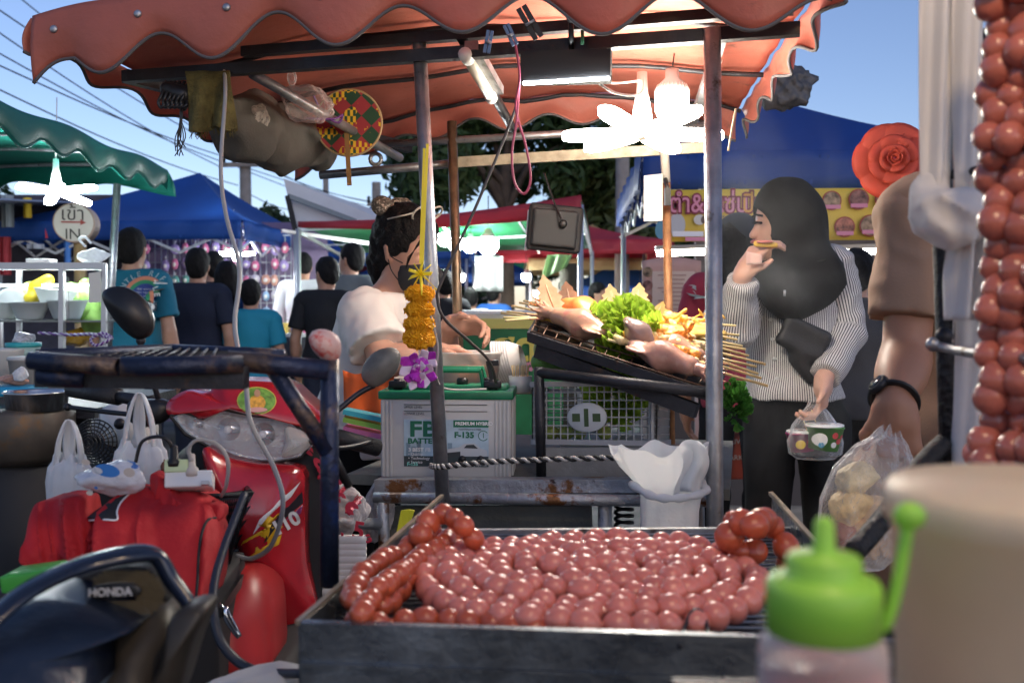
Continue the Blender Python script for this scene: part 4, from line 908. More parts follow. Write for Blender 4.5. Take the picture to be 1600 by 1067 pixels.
for x in (-.08,-.03,.03,.09):
    b=B(); b.T=mx; b.lathe([(.014,0),(.014,.012),(.011,.016),(0,.016)],(x,0,hh+.026),12); b.obj('vent_cap',m_bk,bt)
for x in (-.115,.105):
    b=B(); b.T=mx; b.lathe([(.012,0),(.01,.025),(0,.025)],(x,-.045,hh+.017),12); b.box((x,-.045,hh+.03),(.02,.012,.008),bev=.003); b.obj('terminal',m_dark,bt)
m_lab=M('label blue',(.38,.50,.58),.4,var=.25,vs=14); gi=M('label green',(.012,.15,.08),.5); wi=M('label white',(.8,.8,.8),.5); ki=M('label ink',(.04,.045,.05),.5); dk_=M('label dark',(.035,.05,.055),.5)
FY=-hd-.0022
def lb(x0,x1,z0,z1,mat,nm,dy=0):
    b=B(); b.T=mx; b.box(((x0+x1)/2,FY-dy,(z0+z1)/2),((x1-x0)/2,.0006,(z1-z0)/2)); return b.obj(nm,mat,bt,smooth=False)
lab=lb(-.095,.098,.028,.135,m_lab,'label'); lb(-.0948,.0978,.0285,.052,dk_,'label_band',.0008); lb(.018,.098,.118,.134,gi,'label_band',.0008)
for z,s_ in ((.168,'UPPER LEVEL'),(.153,'LOWER LEVEL')):
    lb(-.095,.095,z,z+.0015,ki,'level_line'); 
    text(s_,.0075,ki,mx@frame((-.095,FY-.001,z-.005),(1,0,0),(0,0,1)),bt,align='LEFT',ext=.0002)
def bt_text(s,x,z,size,mat,al='LEFT',sq=1.0,bold=0): text(s,size,mat,mx@frame((x,FY-.0016,z),(1,0,.0),(0.12,0,1))@Matrix.Shear('XZ',4,(0,0)) ,bt,align=al,ext=.0002,squash=sq,bold=bold)
bt_text('FB',-.083,.112,.048,gi,sq=1.3,bold=.0015); bt_text('BATTERY',-.086,.086,.0165,gi,sq=1.15,bold=.0006)
bt_text('PREMIUM HYBRID',.022,.126,.0108,wi,bold=.0003); bt_text('MAINTENANCE FREE',.03,.113,.0055,ki); bt_text('F-135',.02,.1,.018,gi,sq=1.1,bold=.0008); bt_text('1',.082,.099,.017,gi)
bt_text('3 BEST FB',-.085,.066,.0115,wi,sq=1.05,bold=.0004)
for i,s_ in enumerate(('• Quality','• Technology','• Service')): bt_text(s_,-.085,.056-.009*i,.0092,wi)
bt_text('long life with the high power',.0,.033,.0082,wi); bt_text('F-135',-.088,.0335,.011,M('label mint',(.2,.6,.5),.5),bold=.0004)
rg_=B(); rg_.T=mx; rg_.tube([(.086+.011*math.cos(a),FY-.001,.099+.011*math.sin(a)) for a in np.linspace(.6,5.7,20)],.0008,4); rg_.obj('laurel',gi,bt)
def flat(P,mat,nm,dy): 
    b=B(); b.T=mx; b.poly([(x,FY-dy,z) for x,z in P],(0,-1,0),.0005); return b.obj(nm,mat,bt,smooth=False)
flat([(.0,.055),(.004,.068),(.03,.072),(.042,.08),(.066,.082),(.08,.07),(.094,.066),(.096,.05),(.09,.043),(.01,.043)],M('car silver',(.5,.53,.55),.4),'car_picture',.0012)
flat([(.042,.071),(.048,.078),(.064,.079),(.074,.07)],ki,'car_window',.0018); flat([(.004,.06),(.034,.063),(.034,.051),(.004,.05)],ki,'car_grille',.0018)
for x in (.038,.08): 
    b=B(); b.T=mx; b.lathe([(0,.0004),(.009,.0004),(.009,-.0004)],(x,FY-.0018,.045),14,rot=Matrix.Rotation(PI/2,3,'X')); b.obj('car_tyre',m_bk,bt)
for i,(x,h_) in enumerate(((-.09,.03),(-.078,.022),(-.066,.035),(.005,.03),(.012,.02))): flat([(x,.052),(x+.01,.052),(x+.01,.052+h_),(x,.052+h_)],M('label city',(.22,.33,.42),.5),'skyline',.0006)
# rope in front
def rope(name,P,r,label,n=220,tw=60):
    t=thing(name,label,'rope',P[0]); Q=spline(P,40); k=len(Q)
    for s_,mt in ((0,M('rope dark',(.02,.02,.02),.8)),(PI,M('rope pale',(.45,.43,.4),.8))):
        B().tube([q+Vector((0,math.cos(i*tw/k*2+s_)*r*.55,math.sin(i*tw/k*2+s_)*r*.55)) for i,q in enumerate(Q)],r*.6,6).obj('strand',mt,t)
    return t
rope('twisted_rope',[W(672,727,2.09),W(690,729,2.08),W(760,722,2.085),W(850,718,2.08),W(962,715,2.02)],.006,'black and pale twisted rope stretched in front of the battery',tw=70)
# ---- cables
m_gc=M('grey cable',(.33,.32,.31),.5); m_pk=M('pink cable',(.40,.07,.12),.5)
cable('power_cable',[W(350,104,2.31),W(352,150,2.2),W(345,260,2.05),W(353,335,1.95),W(374,420,1.85),W(367,500,1.78),W(372,545,1.72),W(384,600,1.66),W(392,660,1.62),W(430,735,1.62),W(442,790,1.62),W(425,850,1.66),W(395,872,1.7),W(370,868,1.72)],.0042,m_gc,'grey power cable dangling from the canopy beam past the red motorbike','cable')
cable('pink_cord',[W(804,62,2.06),W(812,120,2.08),W(806,170,2.1),W(822,230,2.1),W(829,280,2.1),W(819,303,2.1),W(804,285,2.1),W(800,240,2.1),W(807,190,2.1),W(812,130,2.1)],.003,m_pk,'pink cord looped down from the canopy beam','cord')
cable('black_strap',[W(808,150,2.12),W(800,185,2.12),W(745,320,2.08),W(690,440,2.05),W(684,470,2.05),W(696,500,2.06),W(735,535,2.12),W(765,565,2.18),W(775,598,2.25)],.0035,M('strap rubber',(.06,.05,.045),.5),'thin dark cable running from the canopy down to the battery','cable')
cable('grey_wire',[W(672,420,2.1),W(668,470,2.08),W(684,540,2.08),W(682,590,2.1),W(700,608,2.2),W(760,608,2.24)],.0026,m_gc,'pale grey wire running down beside the marigold garland','wire')
cable('white_wire',[W(925,122,2.1),W(960,145,2.14),W(1000,147,2.2),W(1005,120,2.3)],.003,m_white,'white wire looping from the strip light to the fan lamp','wire')
cl=thing('cable_clamp','black battery clamp with wire standing on the green lid','clamp',bw(.105,-.045,hh+.04)); B().bar(bw(.105,-.045,hh+.035),bw(.095,-.045,hh+.085),.012,.012).obj('jaw',m_bk,cl,smooth=False); B().bar(bw(.09,-.045,hh+.078),bw(.118,-.045,hh+.08),.012,.012).obj('grip',m_bk,cl,smooth=False)
# ---- garland
ga_=thing('flower_garland','marigold garland with yellow ribbon and purple orchids tied to the cart post','garland',W(655,400,2.1))
my=M('ribbon yellow',(.85,.66,.02),.45); mo=M('marigold',(.95,.43,.012),.7,var=.3,vs=60,translucent=.3)
GD=2.085
for a,b_ in (((668,225),(660,412)),((663,232),(657,412))): B().bar(W(*a,GD+.03),W(*b_,GD),.0055,.001,up=(0,1,0)).obj('ribbon',my,ga_,smooth=False)
rs=random.Random(4)
def petals(c,R_,n,sz,mat,name,fl=.75):
    V=[];F=[]
    for i in range(n):
        z=1-2*(i+.5)/n; a=i*2.39996; q=Vector((math.sqrt(1-z*z)*math.cos(a),math.sqrt(1-z*z)*math.sin(a),z*fl)); nn=q.normalized(); u=nn.orthogonal().normalized(); u=Matrix.Rotation(rs.uniform(0,6.3),3,nn)@u; w=nn.cross(u)
        p=c+q*R_*rs.uniform(.82,1.02); s_=sz*rs.uniform(.7,1.25); k=len(V)
        V+=[p-u*s_+nn*s_*.5,p-nn*s_*.3-w*s_*.6,p+u*s_+nn*s_*.6,p-nn*s_*.2+w*s_*.6]; F+=[(k,k+1,k+2),(k,k+2,k+3)]
    b=B(); b.add(V,F); b.ball(c,(R_*.86,R_*.86,R_*.86*fl),14,10); return b.obj(name,mat,ga_,smooth=False)
for y,r_ in ((460,22),(484,22),(506,23),(529,25.5)): petals(W(655.5,y,GD),S(r_,GD),330,.0062,mo,'marigold',.62)
for i in range(9):
    a=i*.7; p=W(657,428,GD); q=Vector((math.cos(a)*.022,-.006+.01*math.sin(a*2),math.sin(a)*.022)); B().sheet(lambda u,v:p+q*v*(1+.2*u)+Vector((.006*(u-.5)*math.sin(a),-.006*math.sin(v*3),.008*(u-.5)*math.cos(a))),3,6,.0006).obj('ribbon_loop',my,ga_)
B().sheet(lambda u,v:W(661+4*u,432,GD-.01).lerp(W(683,452+4*u,GD-.02),v),2,4,.0006).obj('ribbon_tail',my,ga_); B().sheet(lambda u,v:W(655+5*u,432,GD-.014).lerp(W(658+2*u,462,GD-.04),v),2,4,.0006).obj('ribbon_tail',my,ga_)
mpu=M('orchid purple',(.42,.03,.45),.5,var=.3,vs=60,wear=((.75,.62,.75),40,.56,.1)); mpw=M('orchid white',(.72,.6,.72),.5,var=.1)
for (x,y),s_,ro in (((644,572),1,0),((664,585),.9,1),((668,562),.8,2),((650,592),.8,.5)):
    c=W(x,y,GD-.01)
    for i in range(5):
        a=ro+i*2*PI/5; dd=Vector((math.cos(a),-.3,math.sin(a))); L_=.03*s_
        B().sheet(lambda u,v:c+dd*L_*v+Vector((-math.sin(a),0,math.cos(a)))*(u-.5)*.026*s_*math.sin(PI*min(1,v*.9+.06))+Vector((0,-.012*v*v+.006*abs(u-.5),0)),6,6,.0007).obj('orchid_petal',mpu if i%3 else mpw,ga_)
B().sheet(lambda u,v:W(641+6*u,585,GD).lerp(W(645+2*u,606,GD-.01),v),2,3,.001).obj('orchid_petal',mpw,ga_); B().tube([W(655,545,GD),W(656,572,GD)],.0015,5).obj('thread',m_white,ga_)
# ---- squid rack
A_,B_,C_,D_=W(828,524,2.25),W(1112,616,2.02),W(1140,556,2.62),W(852,480,2.82)
def tr(u,v,h=0): 
    p=A_.lerp(B_,u).lerp(D_.lerp(C_,u),v); n=(B_-A_).cross(D_-A_).normalized(); return p+n*h
rk=thing('grill_rack','sloping black tray with wire rack holding squid and skewers','tray',tr(.5,.5))
B().sheet(lambda u,v:tr(u,v,-.012),8,6,.004).obj('tray',m_bkm,rk,smooth=False)
for a,b_ in (((0,0),(1,0)),((1,0),(1,1)),((1,1),(0,1)),((0,1),(0,0))): B().bar(tr(*a,-.004),tr(*b_,-.004),.012,.02).obj('rim',m_dark,rk,smooth=False)
for i in range(15): B().tube([tr(i/14,.0,.008),tr(i/14,1,.008)],.0018,5).obj('wire',M('rust wire',(.10,.055,.035),.5,.5),rk)
for i in range(7): B().tube([tr(0,i/6,.010),tr(1,i/6,.010)],.0022,5).obj('wire',M('rust wire',(.10,.055,.035)),rk)
B().bar(tr(.06,.02,-.03),tr(.95,.02,-.045),.02,.03).obj('support_bar',m_dark,rk,smooth=False)
mq=M('raw squid',(.46,.24,.18),.22,var=.25,vs=22,sss=.2,sssr=.01,wear=((.58,.42,.34),16,.52,.2),bump=.1,bs=60); mq2=M('squid pale',(.42,.235,.16),.2,var=.2,vs=25,sss=.2,sssr=.01,wear=((.40,.16,.13),28,.56,.12))
def squid(a,b,r,label,mat,tent=8,fin=True,seed=0):
    rr=random.Random(seed); a=Vector(a);b=Vector(b);d=(b-a).normalized();x=d.cross(ZU).normalized(); z=x.cross(d); t=thing('squid',label,'squid',a)
    rot=Matrix((x,d,z)).transposed(); L_=(b-a).length
    P=[cap(a,a.lerp(b,.45),r*.75,r,k=.03),cap(a.lerp(b,.45),b,r,r*.35,k=.03)]
    if fin: P+=[ell(b-d*L_*.22+x*r*.9,(r*.8,L_*.2,r*.2),rot,k=.015),ell(b-d*L_*.22-x*r*.9,(r*.8,L_*.2,r*.2),rot,k=.015)]
    smesh('mantle',P,.004,mat,t,k=.015,wrink=wr(.0012,(90,60,40,seed),(50,-90,30,1)))
    Hd=[ell(a-d*r*.8,(r*.55,r*.7,r*.5),rot)]
    for i in range(tent):
        an=2*PI*i/tent; q=a-d*r*1.2+(x*math.cos(an)+z*math.sin(an))*r*.35; p=q
        for j in range(4):
            nx=p-d*r*.42+(x*math.cos(an+j*.7)+z*math.sin(an+j*.7)*.6)*r*.35-z*r*.05; Hd.append(cap(p,nx,r*.16*(1-.18*j),r*.15*(1-.18*(j+1)),k=.006)); p=nx
    smesh('tentacles',Hd,.004,mat,t,k=.008)
    for s_ in (-1,1): B().ball(a-d*r*.8+x*s_*r*.42+z*r*.15,r*.1,8,6).obj('eye',m_bk,t)
    return t
squid(tr(.12,.28,.04),tr(.44,.2,.04),.030,'plump raw squid nearest the empty corner of the rack',mq2,seed=1)
squid(tr(.10,.62,.045),tr(.38,.55,.05),.03,'grilled orange squid lying behind the plump raw squid',M('grilled squid',(.62,.24,.07),.3,var=.3,vs=22,sss=.15,sssr=.01),seed=2)
squid(tr(.86,.07,.035),tr(.55,.10,.038),.028,'raw pink squid on the lower front edge of the rack',mq,seed=3)
squid(tr(.88,.27,.04),tr(.60,.30,.045),.025,'raw squid just behind the front pink squid',mq2,seed=4)
squid(tr(.62,.17,.04),tr(.49,.15,.085),.024,'grey-brown squid standing against the lettuce',M('dark squid',(.24,.16,.14),.2,var=.3,vs=25),fin=True,seed=5,tent=0)
def fin_leaf(c,up,wd,h,label,mat,yaw=0,seed=0):
    c=Vector(c); up=Vector(up).normalized(); x=Vector((math.cos(yaw),math.sin(yaw),0)); n=11; Lp=[];Rp=[]
    for i in range(n+1):
        q=i/n; w=wd*math.sin(PI*(.12+.86*q)**.85)*(1 if i%2 else .72); Lp.append((-w,q)); Rp.append((w,q))
    nrm=x.cross(up)
    P=[c+x*a+up*h*q+nrm*(.02*q*q) for a,q in Lp]+[c+x*a+up*h*q+nrm*(.02*q*q) for a,q in reversed(Rp)]
    V=P+[p+nrm*.004 for p in P]; k=len(P); F=[]
    m_=n+1
    for i in range(n): F.append((i,i+1,2*m_-2-i,2*m_-1-i)); F.append((2*m_-1-i+k,2*m_-2-i+k,i+1+k,i+k))
    for i in range(k): F.append((i,i+k,(i+1)%k+k,(i+1)%k))
    t=thing('squid_fin',label,'squid fin',c); mesh('blade',V,F,mat,t,smooth=False); B().tube([c-nrm*.002,c+up*h*.95+nrm*.018],[.004,.0015],6).obj('midrib',mat,t); return t
mf=M('fin peach',(.66,.42,.27),.4,var=.2,vs=30,translucent=.3); mf2=M('fin cream',(.78,.70,.45),.4,var=.15,vs=30,translucent=.35)
fin_leaf(W(868,490,2.5),(-.35,.15,.9),.034,.10,'peach serrated squid fin standing over the left skewers',mf,.2); fin_leaf(W(892,488,2.55),(-.12,.1,1),.032,.078,'greyish peach serrated fin beside its taller twin',M('fin greyish',(.52,.38,.30),.4,var=.2,vs=30,translucent=.3),-.2)
fin_leaf(W(962,492,2.52),(-.25,.1,1),.032,.078,'cream serrated fin standing in the lettuce',mf2,.1); fin_leaf(W(992,492,2.54),(.15,.1,1),.034,.08,'cream serrated fin leaning right above the lettuce',mf2,-.1); fin_leaf(W(1018,506,2.45),(.4,.1,.8),.024,.06,'small pale fin at the edge of the fried heap',mf2,.0)
# lettuce
def leafy(name,label,cat,c,rad,n,size,mat,seed,ruf=.35,parent_things=True):
    rr=random.Random(seed); t=thing(name,label,cat,c); c=Vector(c); protos=[]
    for k in range(4):
        b=B(); ph=rr.uniform(0,6)
        def f(u,v):
            a=(u-.5)*2.0; w=size*(.35+.75*v); e=abs(u-.5)*2
            return Vector((math.sin(a)*w*.7,size*1.1*v*(1-.25*e*e)+.0,size*ruf*(math.sin(u*19+ph)*v*v*.5+math.sin(v*11+u*23+ph)*v*.28)+size*.35*v*v))
        b.grid(f,12,7); protos.append(b)
    for i in range(n):
        d=Vector((rr.gauss(0,1),rr.gauss(0,1)-.4,rr.gauss(0,1)+.3)).normalized(); p=c+Vector((d.x*rad[0],d.y*rad[1],d.z*rad[2]))*rr.uniform(.15,.75)
        q=d.to_track_quat('Y','Z').to_matrix()@Matrix.Rotation(rr.uniform(-1.2,1.2),3,'Y')
        if i<4:
            o=protos[i].obj('leaf',mat,None); protos[i]=o
        else: o=protos[i%4].copy(); COL.objects.link(o)
        par(o,t); o.matrix_basis=Matrix.Translation(p)@q.to_4x4()@Matrix.Scale(rr.uniform(.7,1.2),4)
    return t
ml=M('lettuce',(.34,.50,.05),.4,var=.35,vs=30,translucent=.35); mherb=M('herb green',(.07,.24,.035),.45,var=.4,vs=40,translucent=.3)
leafy('lettuce','frilly bright green lettuce in the middle of the squid rack','lettuce',W(978,517,2.32),(.075,.09,.065),120,.040,ml,3,.5)
leafy('herb_bunch','bunch of small green herb leaves hanging below the skewers beside the post','herbs',W(1149,632,2.3),(.03,.03,.065),110,.019,mherb,5)
leafy('lettuce','green lettuce stored in the white plastic crate','lettuce',W(960,622,2.5),(.08,.07,.05),70,.04,ml,9)
# skewers
mst=M('bamboo stick',(.74,.58,.28),.55,var=.2,vs=30); mfr=[M('fried yellow',(.72,.44,.10),.35,var=.35,vs=40,bump=.4,bs=90),M('fried orange',(.70,.28,.05),.3,var=.35,vs=40,bump=.3,bs=90),M('fried pale',(.75,.56,.28),.35,var=.25,vs=40,bump=.3,bs=90)]
def skewer(a,b,f0,f1,label,mat,seed,group):
    rr=random.Random(seed); a=Vector(a);b=Vector(b); t=thing('skewer',label,'skewer',a,0,group); B().tube([a,b],.0032,6).obj('stick',mst,t); d=(b-a); P=[]; n=14; x=d.normalized().cross(ZU).normalized()
    for i in range(n):
        q=a+d*(f0+(f1-f0)*i/n); s_=1 if i%2 else -1; p=q+x*.013*s_+ZU*rr.uniform(.0,.012); p2=q+d*((f1-f0)/n)-x*.013*s_+ZU*rr.uniform(0,.012); P.append(cap(p,p2,rr.uniform(.006,.011),rr.uniform(.006,.01)))
    smesh('food',P,.0045,mat,t,k=.006)
Gs='skewers sticking out right of the rack'; Gl='skewers sticking out left of the rack'
tips=[(1190,602,2.05),(1180,590,2.08),(1175,583,2.1),(1172,572,2.12),(1186,568,2.14),(1160,555,2.18),(1155,545,2.2),(1150,540,2.24),(1142,530,2.28),(1145,523,2.33),(1115,522,2.38),(1108,512,2.42),(1140,508,2.48),(1108,500,2.54)]
for i,(px,py,dd) in enumerate(tips):
    v=.10+.84*i/13; skewer(tr(.42+.03*math.sin(i*2.1),v,.035+.012*(i%3)),W(px+10,py+1,dd+.08),.05,.60,'bamboo skewer of fried squid tentacles pointing past the right post' if i%2 else 'bamboo skewer of pale fried squid pointing past the right post',mfr[i%3 if i%2 else 2],i,Gs)
for i,(px,py,dd) in enumerate([(783,489,2.5),(792,487,2.52),(800,478,2.6),(812,473,2.7),(787,496,2.42),(790,501,2.38),(818,470,2.75)]):
    skewer(tr(.30,.35+.08*i,.03+.01*(i%2)),W(px,py,dd),.0,.5,'bamboo skewer of grilled squid pointing left over the green stall',mfr[i%2],30+i,Gl)
# heap of grilled egg squid behind lettuce
for nm,c,rd,mt,sd,lbl in (('fried_squid_heap',W(890,482,2.6),(.06,.05,.02),mfr[0],1,'heap of yellow fried squid behind the raw squid'),('fried_squid_heap',W(1060,512,2.45),(.10,.08,.03),mfr[0],2,'heap of golden fried squid spread right of the lettuce'),('fried_squid_heap',W(1035,528,2.3),(.06,.04,.02),mfr[1],3,'heap of orange curled tentacles below the golden heap')):
    rr=random.Random(sd); P=[]
    P.append(ell(c-Vector((0,0,rd[2]*.5)),(rd[0]*1.2,rd[1]*1.2,rd[2]*.8)))
    for i in range(120):
        p=c+Vector((max(-1,min(1,rr.gauss(0,.5)))*rd[0],max(-1,min(1,rr.gauss(0,.5)))*rd[1],rr.uniform(-.6,1)*rd[2]-rr.gauss(0,.5)*0)); P.append(cap(p,p+Vector((rr.gauss(0,.010),rr.gauss(0,.010),rr.gauss(0,.008))),rr.uniform(.003,.006)))
    tag(smesh(nm,P,.0035,mt,k=.006),lbl,'fried squid')
# green fruit under the rack
tag(smesh('green_mango',[ell(W(848,546,2.3),(.022,.024,.028)),],.004,M('mango green',(.22,.36,.08),.35,var=.2,vs=30)),'small green mango under the upper corner of the rack','mango')
tag(smesh('cucumber',[cap(W(845,566,2.32),W(888,572,2.34),.024,.019)],.004,M('cucumber green',(.10,.24,.05),.35,var=.35,vs=35)),'green cucumber lying below the small mango','cucumber')
# ---- crate
cr=thing('plastic_crate','white lattice plastic crate with oval emblem below the squid rack','crate',W(925,690,2.33)); mcr=M('crate plastic',(.38,.39,.41),.4,var=.08)
c0,c1,c2,c3=W(832,690,2.3),W(1026,692,2.19),W(1046,690,2.5),W(855,690,2.6); ch=S(92,2.25)
b=B()
for p,q,nn in ((c0,c1,17),(c1,c2,14),(c2,c3,17),(c3,c0,14)):
    for i in range(nn+1): 
        a=p.lerp(q,i/nn); b.bar(a,a+ZU*ch,.0026,.0026,up=(0,1,0))
    for j in range(7): b.bar(p+ZU*ch*j/7,q+ZU*ch*j/7,.0026,.0026)
b.obj('lattice',mcr,cr,smooth=False)
for p,q in ((c0,c1),(c1,c2),(c2,c3),(c3,c0)): B().bar(p+ZU*ch,q+ZU*ch,.012,.012).obj('rim',mcr,cr,smooth=False); B().bar(p,q,.008,.012).obj('base_rail',mcr,cr,smooth=False)
B().bar(c1+Vector((-.012,-.003,0)),c1+Vector((-.012,-.003,ch)),.034,.006,up=(1,0,0)).obj('corner_panel',mcr,cr,smooth=False)
ec=W(917,652,2.232); ex=(c1-c0).normalized(); B().lathe([(0,.004),(.044,.004),(.047,.001),(.047,-.002)],ec,32,sy=.72,rot=Matrix((ex,ZU,ex.cross(ZU))).transposed()).obj('emblem',M('emblem plastic',(.50,.55,.60),.4),cr)
for dx,hx,hz in ((0,.005,.02),(-.024,.009,.009),(.024,.009,.009)): B().bar(ec+ex*(dx-hx)-ex.cross(ZU)*-.0045,ec+ex*(dx+hx)-ex.cross(ZU)*-.0045,.002,hz*2).obj('emblem_slot',M('emblem dark',(.05,.09,.04),.7),cr,smooth=False)
B().box(((c0+c2)/2+Vector((0,0,.004))),(.09,.13,.002),rot=R(-10)).obj('floor',mcr,cr,smooth=False)
for i,(px,dd) in enumerate(((862,2.36),(885,2.34),(905,2.36),(880,2.42),(945,2.32))): 
    p=W(px,684,dd); tag(smesh('lime',[ell(p+Vector((0,0,.012)),(.018,.018,.017))],.004,M('lime',(.30,.38,.09),.35,var=.2,vs=40)),'green lime in the bottom of the plastic crate','lime',group='limes in the crate')
# bowls, tubs beside the battery
bs=thing('bowl_stack','stack of white foam bowls lying on its side behind the battery','bowls',W(780,570,2.66))
for i in range(7):
    c=W(776+4*i,566,2.62+.0*i); B().lathe([(.058,.0),(.056,.004),(.04,.03),(.037,.031),(.052,.006),(.052,.002)],c,24,rot=Matrix.Rotation(R(75),3,'Y')@Matrix.Rotation(R(10),3,'X')).obj('bowl',M('foam white',(.78,.77,.75),.6),bs)
tb=thing('sauce_tub','clear plastic tub of orange sauce behind the green battery handle','tub',W(735,600,2.5))
B().lathe([(.07,0),(.082,.085),(.086,.087),(.086,.092),(.08,.092),(.077,.086),(.066,.003),(0,.003)],W(733,605,2.55),28).obj('tub',film('tub plastic',(.85,.78,.72),.35,.25,20,.05),tb); B().lathe([(0,0),(.066,0),(.073,.055),(0,.056)],W(733,604,2.55),24).obj('sauce',M('orange sauce',(.70,.30,.12),.35,var=.3,vs=30),tb)
t2=thing('stick_holder','white tub full of wooden sticks beside the crate','tub',W(813,600,2.5)); B().lathe([(.025,0),(.03,.04),(.028,.04),(.024,.003)],W(813,612,2.5),16).obj('tub',m_white,t2)
for i in range(12): a=i*2.4; p=W(813,605,2.5)+Vector((.016*math.cos(a),.016*math.sin(a),0)); B().tube([p,p+Vector((.006*math.cos(a),.0,.055))],.0013,5).obj('stick',mst,t2)
wb=thing('white_tray','long white foam tray behind the battery','tray',W(720,612,2.65)); B().box(W(730,604,2.7),(.19,.09,.008),rot=R(-8),bev=.006).obj('tray',m_white,wb); 
tag(B().box(W(800,610,2.62),(.06,.05,.006),rot=R(5),bev=.004).obj('cutting_board',M('cream board',(.62,.58,.48),.5)),'cream cutting board beside the stick tub','cutting board')
# ---- tied white bag
def bag(name,label,rings,mat,d,depth=.5,pleat=.08,npl=11,n=72,seed=0,cat='bag',open_top=True,cy=0,parent=None):
    """rings: (cx,y,halfwidth px[,pleat factor]) from top to bottom"""
    rr=random.Random(seed); V=[];F=[]; k=len(rings); ph=[rr.uniform(0,6.3) for _ in range(4)]
    rr2=[]
    for i in range(k-1):
        for j in range(4):
            t=j/4; a,b_=rings[i],rings[i+1]; rr2.append([a[q]+(b_[q]-a[q])*t for q in range(3)]+[(a[3] if len(a)>3 else 1)+((b_[3] if len(b_)>3 else 1)-(a[3] if len(a)>3 else 1))*t])
    l=rings[-1]; rr2.append([l[0],l[1],l[2],l[3] if len(l)>3 else 1]); k=len(rr2)
    for i,(cx,y,hw2,pf) in enumerate(rr2):
        c=W(cx,y,d+cy); r=S(hw2,d)
        for j in range(n):
            a=2*PI*j/n; w=1+pleat*pf*(math.sin(npl*a+ph[0]+.25*i*.3)+.6*math.sin(npl*1.7*a//1*0+ (npl+5)*a+ph[1])+.5*math.sin(3*a+ph[2]+.2*i))
            zz=(.007*math.sin(5*a+ph[3])+.005*math.sin(9*a+ph[1]))*(1 if i<2 and open_top else 0)
            V.append(c+Vector((math.cos(a)*r*w,math.sin(a)*r*w*depth,zz)))
    for i in range(k-1):
        for j in range(n): F.append((i*n+j,(i+1)*n+j,(i+1)*n+(j+1)%n,i*n+(j+1)%n))
    F.append(tuple((k-1)*n+j for j in range(n)))
    o=mesh(name,V,F,mat,parent)
    if label: tag(o,label,cat)
    return o
tb=thing('white_bin_bag','white plastic bag tied open on the cart rail','bag',W(1040,840,1.97))
bag('bag_body',None,[(1028,700,76,1),(1035,730,66,1),(1045,758,50,.7),(1048,772,48,.5),(1046,800,46,.5),(1046,850,45,.5),(1046,900,44,.4)],m_bag,1.97,.55,.05,7,parent=tb,seed=2)
B().tube(spline([W(985,755,1.96),W(1020,775,1.90),W(1060,778,1.90),W(1102,768,1.95),W(1095,752,2.0)],6),[.006+.004*math.sin(i*.9)**2 for i in range(25)],8).obj('tied_band',m_bag,tb)
B().sheet(lambda u,v:W(1060+42*u,698-12*math.sin(u*PI)+80*v,1.93)+Vector((.01*math.sin(v*5),.012*math.sin(u*8),0)),10,10,.001).obj('flap',m_bag,tb)
# ---- hanging stuff under the canopy
mrag=M('olive rag',(.115,.095,.03),.95,var=.4,vs=25,bump=.8,bs=120)
rg2=thing('rag','frayed olive rag hanging from the canopy beam','cloth',W(325,120,2.3)); B().sheet(lambda u,v:W(290+70*u+8*v*(1-u)+6*u*v,112+94*v-6*u*v+5*math.sin(u*9)*v,2.28)+Vector((0,.02*math.sin(u*11+v*3)*v,0)),24,16,.006).obj('cloth',mrag,rg2)
for i in range(46):
    u=i/45; p=W(298+68*u,203-3*u+5*math.sin(u*9),2.28); B().tube([p,p+Vector((rs.uniform(-.008,.008),rs.uniform(-.006,.006),-rs.uniform(.006,.02)))],.0008,4).obj('fringe',mrag,rg2)
hk=thing('bungee_bundle','black bungee cords with hooks bunched beside the rag','cord',W(272,135,2.3))
for i in range(6):
    x=252+7*i; B().tube(spline([W(x+8,128,2.3),W(x,150,2.28),W(x-4,160,2.28),W(x-1,168,2.28),W(x+5,163,2.28),W(x+3,152,2.3)],6),.004,6).obj('hook',m_bk,hk)
for i in range(9): B().tube(spline([W(283,150+i,2.3),W(284+rs.uniform(-3,3),185,2.29),W(282+rs.uniform(-9,9),215,2.29),W(283+rs.uniform(-12,9),238+rs.uniform(-8,8),2.29)],5),.0013,4).obj('string',m_bk,hk)
smesh('bundle',[cap(W(262,140,2.3),W(288,150,2.3),.018,.022),cap(W(282,150,2.3),W(286,172,2.3),.014,.006)],.005,m_bk,hk)
mcv=thing('canvas_roll','grey canvas cloth sagging under the left side of the canopy','cloth',W(420,190,2.7))
smesh('cloth',[cap(W(330,165,2.42),W(385,205,2.55),.035,.06,k=.06),cap(W(385,205,2.55),W(455,225,2.75),.06,.065,k=.06),cap(W(455,225,2.75),W(492,235,2.9),.062,.05,k=.05),cap(W(400,170,2.6),W(440,190,2.7),.03,.03,k=.04)],.008,m_cloth,mcv,k=.04,wrink=folds(.022,7,4,(1,1,1.2),.5))
